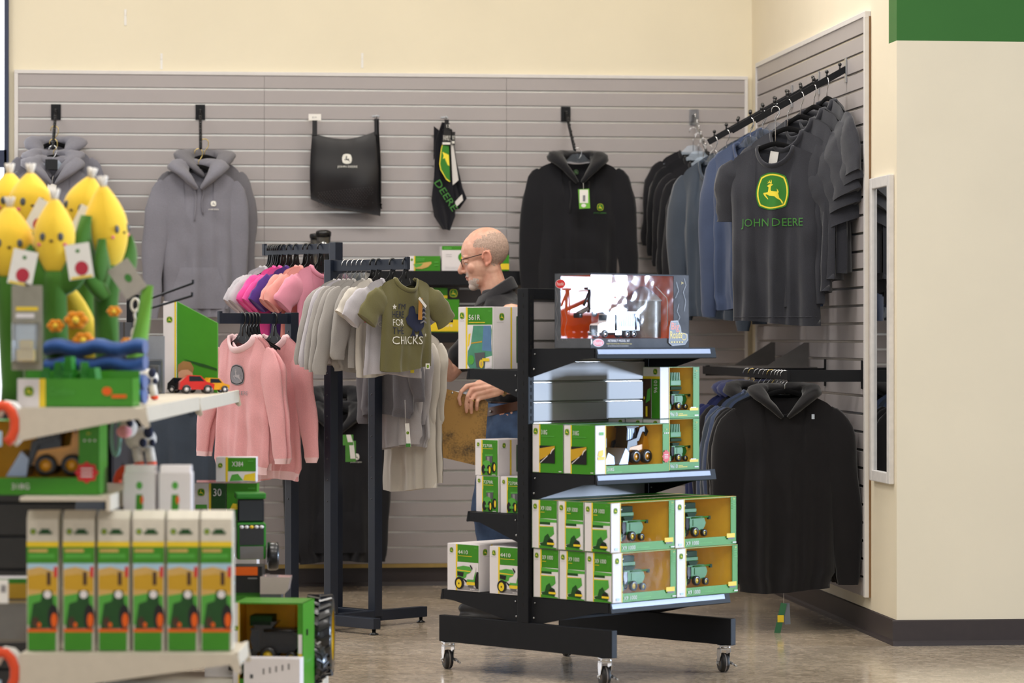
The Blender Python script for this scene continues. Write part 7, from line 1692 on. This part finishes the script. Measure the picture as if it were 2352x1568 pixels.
for i, (px, py, d, a) in enumerate(((95, 500, 8.95, 0.5), (195, 515, 8.95, 0.45), (52, 615, 8.6, 0.2), (182, 600, 8.6, -0.15), (292, 640, 8.75, -0.6))):
    tg = thing('hang_tag', ('white paper tag with red apple dot on the second rear corn', 'white paper tag with red dot on the right rear corn', 'white paper tag with red dot at front left of the corns', 'white paper tag with red dot between the front corns', 'grey backed paper tag right of the profile corn')[i], 'hang tag', P(px, py, d), GR)
    mb = MB(); mb.box(-0.035, 0.035, 0, 0.0015, -0.05, 0.05, mtx=RY(a)); mb.build('card', [M['paper'] if i < 4 else mat('tag_grey', '#A8A196', 0.6)], tg)
    p = Print()
    if i < 4: p.ell(0.004, -0.02, 0.019, 0.02, mat('tag_red', '#B5273C', 0.5)); p.rect(-0.03, -0.048, 0.03, -0.042, 'pr_yellow'); p.ell(0, 0.03, 0.006, 0.005, 'ink_green', 8)
    else: p.ell(0.004, 0.0, 0.01, 0.013, 'ink_green', 10)
    o = p.build('label_print', tg, (0, -0.0008, 0), (math.cos(a), 0, -math.sin(a)), (math.sin(a), 0, math.cos(a)))
# yellow and orange plush flowers, denim cloth
fl = thing('plush_corn', 'yellow triangular plush lying between the corn stalks', 'plush toy', P(160, 780, 8.9), GR); fl.location.z = 1.06
mb = MB(); zt2 = zat(640, 8.9)-1.06; leaf(mb, (0.09, 0, zt2*0.15), (-0.01, 0, zt2*0.7), (-0.02, 0, zt2), 0.06, th=0.03); mb.build('cob', [PY], fl); mb = MB(); leaf(mb, (0.1, -0.02, 0.06), (0.02, -0.03, 0.05), (-0.06, -0.02, 0.1), 0.035, th=0.02); mb.build('husk_leaf', [PG], fl)
for i, (px, py, r_) in enumerate(((175, 735, 0.03), (128, 748, 0.022), (262, 715, 0.018), (192, 782, 0.028), (290, 785, 0.014))):
    t = thing('plush_flower', ('orange plush flower in the middle of the corn stalks', 'orange plush flower low left of the stalks', 'small orange plush flower right of the stalks', 'orange plush flower above the tray', 'tiny orange plush flower at the right of the tray')[i], 'plush toy', P(px, py, 8.62), GR)
    mb = MB()
    for k in range(6): mb.sphere((r_*0.7*math.cos(k*PI/3), 0, r_*0.5*math.sin(k*PI/3)), (r_*0.5, r_*0.35, r_*0.42), 8, 6)
    mb.build('petals', [PO], t); mb = MB(); mb.sphere((0, -r_*0.3, 0), r_*0.35, 8, 6); mb.build('centre', [PY], t)
t = thing('denim_cloth', 'folded blue denim cloth behind the display tray', 'cloth', gw((xa+xb)/2+0.02, 0.34, 1.0555), GR)
for k in range(4):
    mb = MB(); rows = []
    for i in range(13):
        x = -0.14+0.28*i/12; rows.append([Vector((x, 0.07*math.cos(a)+0.006*math.sin(i+k), 0.024+k*0.046+0.022*math.sin(a)+0.006*math.sin(i*1.3+k*2))) for a in [2*PI*j/12 for j in range(12)]])
    mb.grid(rows, closed_u=True); mb.add(rows[0], [tuple(range(12))]); mb.add(rows[-1], [tuple(range(12))]); mb.build('fold', [fab('denim_blue', '#2C4F8C', var=0.2)], t)
# ---- clear blister pack on a peg at the left
t = thing('blister_pack', 'clear blister pack with a yellow toy hanging before the corn stalks', 'toy pack', P(62, 772, 8.32), GR)
mb = MB(); mb.box(-0.042, 0.042, 0.0, 0.002, zat(850, 8.32)-HC, zat(655, 8.32)-HC, bev=0.0008); mb.build('back_card', [mat('card_pale', '#8E8B7E', 0.5)], t)
mb = MB(); mb.box(-0.036, 0.036, -0.035, -0.0005, -0.075, 0.04, bev=0.008); mb.build('blister', [M['clear2']], t)
mb = MB(); mb.box(-0.025, 0.025, -0.028, -0.008, -0.068, -0.035, bev=0.005); mb.box(-0.018, 0.018, -0.026, -0.01, -0.035, -0.01, bev=0.005); mb.build('toy', [M['toy_yellow']], t)
p = Print(); p.rect(-0.03, 0.05, 0.02, 0.062, 'pr_white'); p.rect(-0.03, 0.07, 0.03, 0.08, 'pr_yellow'); p.build('card_print', t, (0, 0, 0), (1, 0, 0), (0, 0, 1))
mb = MB(); mb.tube([(0, 0.1, 0.14), (0, 0.0, 0.14), (0, -0.03, 0.145)], 0.003, 6); mb.build('peg', [M['black']], t)
# ---- red and white teether rings, cow plush
def arch(label, px, py, d, r_, th, col, grp=None, flip=1):
    t = thing('teether', label, 'baby toy', P(px, py, d), GR, grp)
    pts = [(r_*math.cos(a)*flip, 0, r_*1.5*math.sin(a)) for a in [math.radians(-70+28*i) for i in range(9)]]
    mb = MB(); mb.tube(pts, [th]*9, 10); mb.build('red_arch', [col], t)
    pts = [(p_[0]*1.0+0.016, 0.012, p_[2]*1.03) for p_ in pts]; mb = MB(); mb.tube(pts, [th]*9, 10); mb.build('white_arch', [PW], t)
    mb = MB(); mb.box(-0.03, 0.0, -0.004, 0.004, -r_*1.7, -r_*0.5, bev=0.003); mb.build('card', [M['pr_sky']], t)
    return t
PR = fab('plush_red', '#E2522F', var=0.08)
arch('red and white teether at the left edge below the display tray', 5, 975, 8.3, 0.035, 0.014, PR, 'red teethers'); arch('red and white teether at the bottom left corner', 3, 1545, 8.3, 0.038, 0.014, PR, 'red teethers'); arch('red and white teether below the cow plush, half behind the white boxes', 292, 1110, 9.1, 0.03, 0.013, PR, 'red teethers', -1)
t = thing('paper_tag', 'white rounded price tag at the left edge by the low shelf', 'price tag', P(2, 1360, 8.3), GR); mb = MB(); mb.box(-0.02, 0.02, 0, 0.003, -0.03, 0.035, bev=0.001); mb.build('card', [M['paper']], t); p = Print(); p.rect(0.0, 0.0, 0.014, 0.02, 'pr_grey'); p.build('label_print', t, (0, -0.0002, 0), (1, 0, 0), (0, 0, 1))
def cow(label, px, py, d, k=1.0):
    t = thing('cow_plush', label, 'plush toy', P(px, py, d), GR, 'hanging cow plush')
    mb = MB(); mb.sphere((0.02*k, 0.01, -0.01*k), (0.045*k, 0.03*k, 0.035*k), 14, 9); body_ = mb.build('body', [PW], t)
    mb = MB(); mb.sphere((-0.012*k, -0.02*k, 0.02*k), (0.028*k, 0.026*k, 0.028*k), 12, 8); mb.build('head', [PW], t)
    mb = MB(); mb.sphere((-0.02*k, -0.044*k, 0.012*k), (0.022*k, 0.013*k, 0.018*k), 12, 8); mb.build('muzzle', [fab('plush_pink', '#E29AA0', var=0.05)], t)
    mb = MB()
    for (x, y, z, r_) in ((0.045, -0.018, 0.01, 0.014), (0.03, -0.022, -0.02, 0.011), (-0.005, -0.04, 0.035, 0.01), (0.055, -0.012, -0.02, 0.009)): mb.sphere((x*k, y*k, z*k), (r_*k, 0.006*k, r_*1.2*k), 8, 6)
    mb.build('dark_patch', [M['ink_navy']], t)
    for x in (0.01, 0.045):
        mb = MB(); mb.tube([(x*k, -0.005, -0.035*k), (x*k+0.008*k, -0.012, -0.075*k)], 0.014*k, 10); lg = mb.build('leg', [PW], t)
        mb = MB(); mb.sphere((x*k+0.008*k, -0.012, -0.078*k), (0.015*k, 0.015*k, 0.01*k), 10, 7); mb.build('hoof', [PR], lg)
    mb = MB(); mb.tube([(-0.045*k+0.012*math.cos(a), -0.03*k, 0.0+0.055*k*math.sin(a)) for a in [2*PI*i/16 for i in range(16)]], 0.006*k, 8, closed=True); mb.build('ring', [fab('ring_teal', '#7FA89A', var=0.1)], t)
    mb = MB(); mb.tube([(0.0, 0, 0.04*k), (0.01, 0, 0.12*k)], 0.002, 5); mb.build('loop', [PW], t)
    return t
cow('cow plush with pink nose hanging below the top shelf', 306, 1000, 9.0, 1.05); cow('upper cow plush with red hooves hanging at the shelf end', 322, 862, 9.3, 0.85)
ch = thing('link_chain', 'white curved plastic link chain hanging beside the corn plush', 'baby toy', P(318, 760, 9.4), GR)
for k in range(6):
    a = k/5; c0 = Vector((0.012*math.sin(a*5)-0.01, 0, 0.08-0.15*a)); mb = MB(); mb.tube([c0+Vector((0.012*math.cos(q_), 0.004*math.sin(q_+k), 0.02*math.sin(q_))) for q_ in [2*PI*i/12 for i in range(12)]], 0.004, 6, closed=True); mb.build('link', [PW], ch)
# ---- far end of the gondola
for i, (x0, y0, x1, y1) in enumerate(((335, 690, 443, 650), (330, 712, 441, 679))):
    a_, b_ = P(x0-20, y0+6, 10.6), P(x1, y1, 10.3)
    t = thing('peg_hook', ('upper', 'lower')[i]+' black peg hook sticking out beside the corn plush', 'hook', a_, 0)
    mb = MB(); mb.tube([(0, 0, 0), b_-a_, (b_-a_)*1.0+Vector((0, 0, 0.012))], 0.0045, 6); mb.build('prong', [Dk], t); mb = MB(); mb.box(-0.01, 0.005, -0.02, 0.02, -0.03, 0.03, bev=0.002); mb.build('back_plate', [Dk], t)
t = thing('display_box', 'tall white and green header box with slanted green side on the far top shelf', 'display box', P(375, 772, 10.75), GR); t.location.z = 1.0508
zb_ = zat(692, 10.75)-1.0508; wq = lat(405, 10.75)-lat(375, 10.75); wr_ = lat(498, 10.75)-lat(405, 10.75); zr2 = zat(742, 10.9)-1.0508
mb = MB(); mb.box(0, wq, 0, 0.05, 0, zb_, 0, bev=0.001); mb.prism([(wq, 0.0), (wq+wr_, 0.0), (wq+wr_, zr2), (wq, zb_)], 0.012, 0.05, 'y', 1); mb.build('carton', [M['pr_white'], M['pr_green']], t)
p = Print(); p.logo(wq*0.48, zb_*0.8, 0.011); p.rect(wq*0.86, 0, wq, zb_, 'pr_yellow'); p.build('printed_front', t, (0, 0, 0), (1, 0, 0), (0, 0, 1))
p = Print(); bx = lat(425, 10.75)-lat(375, 10.75); p.ell(bx, 0.062, 0.026, 0.032, 'pr_skin'); p.poly([(bx-0.028, 0.07), (bx-0.026, 0.098), (bx-0.008, 0.112), (bx+0.018, 0.108), (bx+0.03, 0.088), (bx+0.026, 0.068), (bx+0.01, 0.082), (bx-0.014, 0.08)], mat('print_hair', '#A07440', 0.5)); p.poly([(bx-0.03, 0.03), (bx+0.04, 0.036), (bx+0.1, 0.02), (bx+0.1, 0.0), (bx-0.04, 0.0)], 'pr_grey'); p.poly([(wq+0.02, 0.12), (wq+0.1, 0.1), (wq+wr_, 0.085), (wq+wr_, 0.078), (wq+0.08, 0.095)], 'pr_dgreen')
p.build('picture_print', t, (0, 0.0115, 0), (1, 0, 0), (0, 0, 1))
def small_car(label, px, d, z, col, L_=0.1, yaw=0.0, cabm='toy_glass', grp=None):
    t = thing('toy_car', label, 'toy car', P(px, 772, d), GR+yaw, grp); t.location.z = z
    mb = MB(); k = L_/0.1
    mb.prism([(-0.05*k, 0.012*k), (0.05*k, 0.012*k), (0.052*k, 0.028*k), (0.03*k, 0.034*k), (0.012*k, 0.052*k), (-0.025*k, 0.054*k), (-0.048*k, 0.034*k)], -0.018*k, 0.018*k, 'y', 0); mb.build('body', [M[col]], t)
    mb = MB(); mb.prism([(-0.022*k, 0.036*k), (0.022*k, 0.036*k), (0.01*k, 0.05*k), (-0.022*k, 0.051*k)], -0.0185*k, 0.0185*k, 'y'); mb.build('window', [M[cabm]], t)
    for x in (-0.03, 0.032):
        for sy in (-1, 1): mb = MB(); rwheel(mb, x*k, sy*0.018*k, 0.013*k, 0.013*k, 0.008*k, 0, 1); mb.build('wheel', [M['toy_black'], M['toy_white']], t)
    return t
small_car('red and white toy truck on the far top shelf', 450, 10.6, 1.0508, 'toy_red', 0.12, 0.25); small_car('dark toy truck on the far top shelf beside the red one', 418, 10.72, 1.0508, 'toy_black', 0.1, -0.4); small_car('yellow toy loader at the right end of the far top shelf', 492, 10.7, 1.0508, 'toy_amber', 0.1, 0.5)
t = thing('blister_pack', 'clear package of small grey toys left of the green header box', 'toy pack', P(352, 772, 10.6), GR); t.location.z = 1.0508
mb = MB(); mb.box(-0.04, 0.04, 0, 0.002, 0, 0.2, bev=0.0008); mb.build('back_card', [mat('card_grey', '#8B8F98', 0.5)], t); mb = MB(); mb.box(-0.035, 0.035, -0.05, -0.0005, 0.005, 0.12, bev=0.006); mb.build('blister', [M['clear2']], t); mb = MB(); mb.box(-0.025, 0.02, -0.04, -0.01, 0.01, 0.05, bev=0.006); mb.box(-0.01, 0.025, -0.04, -0.01, 0.06, 0.1, bev=0.006); mb.build('toy', [M['toy_grey']], t)
# X384 carton stack on the far low shelf
def fcarton(name, label, px0, px1, py0, py1, d, dep, draw, z=None, m='pr_white', yaw=0.0):
    w_ = lat(px1, d)-lat(px0, d); h_ = (py1-py0)/F_PX*d
    t = thing(name, label, 'toy box', P((px0+px1)/2, 772, d), GR+yaw); t.location.z = zat(py1, d) if z is None else z
    mb = MB(); mb.box(-w_/2, w_/2, 0, dep, 0, h_, bev=0.001); mb.build('carton', [M[m]], t)
    p = Print(); draw(p, w_, h_); p.build('printed_front', t, (-w_/2, 0, 0), (1, 0, 0), (0, 0, 1)); return t, w_, h_
def d384(p, W, H):
    p.rect(W*0.3, H*0.42, W, H*0.97, 'pr_green'); p.rect(W*0.24, 0, W*0.3, H, 'pr_yellow'); p.logo(W*0.11, H*0.66, W*0.06); p.text('X384', W*0.4, H*0.62, H*0.2, 'pr_white', w=W*0.28); p.poly([(W*0.34, H*0.02), (W*0.4, H*0.28), (W*0.55, H*0.32), (W*0.68, H*0.05)], 'pr_lgreen'); p.poly([(W*0.68, H*0.05), (W*0.72, H*0.28), (W*0.98, H*0.36), (W*0.98, H*0.02)], 'pr_yellow'); p.rect(W*0.8, H*0.82, W*0.94, H*0.86, 'pr_lgreen')
def d30(p, W, H):
    p.rect(W*0.52, 0, W, H, 'pr_dgreen'); p.rect(W*0.46, 0, W*0.53, H, 'pr_yellow'); p.logo(W*0.22, H*0.68, W*0.12); p.text('30', W*0.6, H*0.55, H*0.26, 'pr_white', w=W*0.26); p.poly([(W*0.04, H*0.02), (W*0.05, H*0.26), (W*0.4, H*0.26), (W*0.42, H*0.02)], 'pr_lgreen'); p.rect(W*0.04, H*0.0, W*0.42, H*0.12, 'pr_black')
def dgr(p, W, H):
    p.rect(0, 0, W, H, 'pr_green'); p.rect(W*0.7, H*0.8, W*0.94, H*0.84, 'pr_lgreen'); p.poly([(W*0.1, H*0.1), (W*0.2, H*0.3), (W*0.5, H*0.26), (W*0.6, H*0.05)], 'pr_yellow')
zb1 = 0.4408
hA = zat(1095, 10.72)-zb1; hB = zat(1033, 10.7)-zat(1090, 10.7)
def plain(p, W, H): p.rect(0, H*0.72, W, H, 'pr_green')
t, _, hh = fcarton('toy_box', 'green topped carton under the small tractor cartons on the far low shelf', 446, 590, 1165, 1290, 10.72, 0.12, plain, zb1)
zt1 = zb1+hh+0.0005
t, _, hh2 = fcarton('toy_tractor_box', 'small dark green carton numbered 30 behind the clear case', 446, 519, 1096, 1163, 10.7, 0.1, d30, zt1)
t, _, hh3 = fcarton('toy_tractor_box', 'small green carton right of the one numbered 30', 521, 590, 1096, 1163, 10.7, 0.1, dgr, zt1, 'pr_green')
t = thing('acrylic_tray', 'clear acrylic sheet resting on the small tractor cartons', 'acrylic tray', P(500, 772, 10.66), GR); t.location.z = zt1+max(hh2, hh3)+0.0005
mb = MB(); mb.box(-0.11, 0.14, 0, 0.16, 0, 0.004, bev=0.001); mb.build('sheet', [M['clear2']], t)
fcarton('toy_tractor_box', 'small white and green X384 carton on top of the far stack', 496, 588, 1034, 1090, 10.7, 0.08, d384, zt1+max(hh2, hh3)+0.005)
# boxed green tractor, front view, on the far shelf end
t = thing('toy_tractor', 'green toy tractor with black grille facing out on the far low shelf', 'toy tractor', P(578, 772, 10.5), GR+0.15); t.location.z = zb1
k = 0.24/0.24; zt3 = zat(1133, 10.5)-zb1
mb = MB(); mb.box(-0.05, 0.05, 0.0, 0.14, 0.04, zt3*0.62, 0, bev=0.008); mb.build('hood', [M['toy_green']], t)
mb = MB(); mb.box(-0.042, 0.042, -0.004, 0.002, zt3*0.34, zt3*0.6, 0); mb.build('grille', [M['toy_black']], t)
mb = MB()
for i in range(5): mb.sphere((-0.034+0.017*i, -0.005, zt3*0.57), (0.008, 0.004, 0.006), 8, 6, 1 if i == 2 else 0)
mb.build('headlights', [M['toy_white'], M['toy_yellow']], t)
mb = MB(); mb.box(-0.04, 0.04, -0.006, -0.001, zt3*0.16, zt3*0.32, 0); mb.build('weight_block', [M['toy_grey']], t)
mb = MB(); mb.box(-0.046, 0.046, 0.04, 0.13, zt3*0.62, zt3*0.92, 0, bev=0.006); mb.build('cab', [M['toy_glass']], t)
mb = MB(); mb.box(-0.052, 0.052, 0.03, 0.14, zt3*0.92, zt3, 0, bev=0.006); mb.build('cab_roof', [M['toy_green']], t)
for sx in (-1, 1):
    mb = MB(); mm = T(sx*0.075, 0.03, 0.05) @ RY(PI/2); mb.lathe([(0.028, -0.018), (0.047, -0.018), (0.05, -0.01), (0.05, 0.01), (0.047, 0.018), (0.028, 0.018)], 20, 0, mm, cap=False); mb.lathe([(0.006, 0.012), (0.03, 0.008), (0.03, -0.008), (0.006, -0.012)], 20, 1, mm); mb.build('wheel', [M['toy_black'], M['toy_yellow']], t)
# shelves items below: orange tray, dark box, clear tray, open yellow box, ride-on wheels
def dora(p, W, H): p.rect(0, 0, W, H, 'pr_black'); p.rect(0.004, H*0.1, W*0.9, H*0.95, 'pr_orange')
def ddk(p, W, H): p.rect(0, 0, W, H, 'pr_black'); p.ell(W*0.2, H*0.6, W*0.14, H*0.22, 'pr_blue'); p.rect(0, 0, W*0.3, H*0.16, 'pr_red'); p.rect(W*0.6, H*0.86, W*0.8, H*0.92, 'pr_grey')
yD = 9.75; zD = 0.1155
t, _, h1 = fcarton('toy_box', 'large carton under the orange and dark boxes by the open yellow box', 470, 612, 1376, 1570, 10.15, 0.18, plain, zD)
t, _, h2 = fcarton('toy_vehicle_box', 'dark toy box with blue oval badge under the orange one', 505, 612, 1337, 1374, 10.14, 0.14, ddk, zD+h1+0.0006, 'pr_black')
fcarton('toy_vehicle_box', 'open orange and black toy box under the low shelf tip', 500, 602, 1313, 1336, 10.14, 0.12, dora, zD+h1+h2+0.0012, 'pr_black')
t = thing('plastic_tray', 'clear pinkish plastic tray behind the open yellow box', 'tray', P(632, 772, 10.12), GR); t.location.z = zat(1364, 10.12)
mb = MB(); mb.prism([(-0.05, 0.0), (0.03, 0.0), (0.042, 0.012), (0.05, 0.055), (-0.05, 0.058)], 0, 0.1, 'y'); mb.build('tub', [mat('tray_plastic', '#BFAFAC', 0.15, coat=0.5, var=0.03)], t)
mb = MB(); mb.box(-0.05, 0.02, 0.0, 0.1, zD-t.location.z+0.0005, -0.0005); mb.build('foot', [M['pr_dgrey']], t)
W2 = lat(710, yD)-lat(548, yD); H2 = zat(1378, yD)-zD
t = thing('toy_truck_box', 'open green and yellow box with a black toy at the gondola end', 'toy box', P((548+710)/2, 772, yD), GR-0.12); t.location.z = zD
c, mb = window_carton(t, W2/2, 0.1, H2, 0.022, 0.016, 0.05, 0.004); mb.build('card_liner', [M['card_in']], t)
p = Print(); p.logo(0.011, H2*0.72, 0.008); p.rect(0.018, 0, 0.022, H2, 'pr_yellow'); p.rect(W2-0.014, H2*0.45, W2-0.002, H2*0.66, 'pr_white'); p.rect(W2-0.014, H2*0.4, W2-0.002, H2*0.45, 'pr_yellow'); p.build('printed_front', t, (-W2/2, -0.1, 0), (1, 0, 0), (0, 0, 1))
o = toy_combine(t, -W2/2+0.05, 0.0, 0.09, 1.2, dark=True)
mb = MB(); mb.box(-W2/2+0.02, 0.02, -0.06, 0.06, 0.05, 0.09, bev=0.004); mb.box(-W2/2+0.04, 0.0, -0.03, 0.05, H2*0.72, H2*0.84, bev=0.004); mb.build('packing_block', [M['toy_dgreen']], t)
t = thing('white_carton', 'white carton with small print in front of the open yellow box', 'carton', P(625, 772, 9.55), GR-0.1); t.location.z = zD
hW = zat(1512, 9.55)-zD; mb = MB(); mb.box(-0.09, 0.088, 0, 0.07, 0, hW, bev=0.0015); mb.build('carton', [M['pr_white']], t)
p = Print()
for k in range(5): p.rect(0.06+k*0.02, hW*0.6+0.004*k, 0.066+k*0.02, hW*0.75+0.004*k, 'pr_grey')
p.rect(0.02, hW*0.5, 0.03, hW*0.6, 'pr_dgrey'); p.build('printed_front', t, (-0.09, 0, 0), (1, 0, 0), (0, 0, 1))
# ride-on toy tractor wheels and axle at the end of the base
t = thing('ride_on_tractor', 'toy tractor with big black treaded wheels and yellow hubs at the gondola end', 'ride-on toy', P(736, 772, 10.2), GR); t.location.z = zD
def tread_wheel(name, cx, cy, r_, w_, lug, hubw, yaw=0.0, par=None):
    mm = T(cx, cy, r_) @ RZ(yaw) @ RY(PI/2)
    mb = MB(); mb.lathe([(r_*0.62, -w_/2), (r_*0.9, -w_/2), (r_*0.95, -w_*0.4), (r_*0.95, w_*0.4), (r_*0.9, w_/2), (r_*0.62, w_/2)], 32, 0, mm, cap=False)
    for k in range(lug):
        for sd in (-1, 1):
            a = 2*PI*(k+(0.5 if sd > 0 else 0))/lug; lm = mm @ RZ(a) @ T(r_*0.97, 0, sd*w_*0.24) @ RX(sd*0.5); mb.box(-r_*0.05, r_*0.04, -r_*0.035, r_*0.035, -w_*0.27, w_*0.27, 0, mtx=lm)
    mb.lathe([(r_*0.955, -w_*0.03), (r_*1.0, -w_*0.02), (r_*1.0, w_*0.02), (r_*0.955, w_*0.03)], 32, 0, mm, cap=False)
    wh = mb.build(name, [M['toy_black']], par)
    mb = MB(); mb.lathe([(r_*0.1, w_*0.3), (r_*0.2, w_*0.3), (r_*0.3, w_*0.18), (r_*0.58, w_*0.22), (r_*0.64, w_*0.5), (r_*0.66, w_*0.5), (r_*0.66, -w_*0.5), (r_*0.3, -w_*0.3)], 32, 0, mm); mb.build('hub', [M['toy_yellow']], wh)
    mb = MB(); mb.sphere((0, 0, w_*0.34), (r_*0.1, r_*0.1, r_*0.06), 10, 7, 0, mm); mb.build('axle_cap', [M['chrome']], wh)
tread_wheel('rear_wheel', 0.0, 0.0, 0.135, 0.085, 22, 0.07, 0.0, t)
tread_wheel('rear_wheel', -0.26, 0.02, 0.135, 0.085, 22, 0.07, 0.0, t)
tread_wheel('front_wheel', -0.02, -0.3, 0.075, 0.05, 18, 0.04, 0.75, t)
mb = MB(); mb.tube([(-0.24, 0.01, 0.135), (0.0, 0.0, 0.135)], 0.012, 8); mb.box(-0.2, -0.08, -0.3, 0.05, 0.08, 0.16, bev=0.01); mb.tube([(-0.14, -0.28, 0.09), (-0.03, -0.3, 0.075)], 0.01, 8); mb.build('chassis', [M['toy_green']], t)
# cartons on the base deck under the near low shelf
for i, (px0, px1, lab) in enumerate(((60, 190, 'left green carton under the low front shelf'), (230, 330, 'middle green carton under the low front shelf'), (345, 430, 'white striped carton under the low front shelf'), (436, 532, 'right green carton with black toy picture under the low front shelf'))):
    def dl(p, W, H, i=i): p.rect(W*0.35, 0, W, H, 'pr_green'); p.rect(W*0.3, 0, W*0.36, H, 'pr_yellow'); p.rect(W*0.5, H*0.4, W*0.9, H*0.8, 'pr_black'); p.logo(W*0.15, H*0.8, W*0.08)
    fcarton('toy_box', lab, px0, px1, 1538, 1608, 8.42, 0.12, dl, zD)
t = thing('translucent_bag', 'grey translucent package at the left edge behind the first tractor box', 'package', P(25, 772, 8.6), GR); t.location.z = 0.3868
mb = MB(); mb.box(-0.08, 0.055, 0, 0.1, 0, zat(1385, 8.6)-0.3868, bev=0.008); mb.build('wrap', [mat('grey_wrap', '#6F6B64', 0.25, coat=0.4, var=0.2, scale=8)], t)
t, _, _ = fcarton('toy_box', 'green and yellow carton on the left behind the first tractor box', -20, 62, 1340, 1386, 8.75, 0.1, lambda p, W, H: (p.rect(0, 0, W, H, 'pr_gold'), p.rect(0, H*0.75, W, H, 'pr_green')), zat(1385, 8.6)+0.0005)
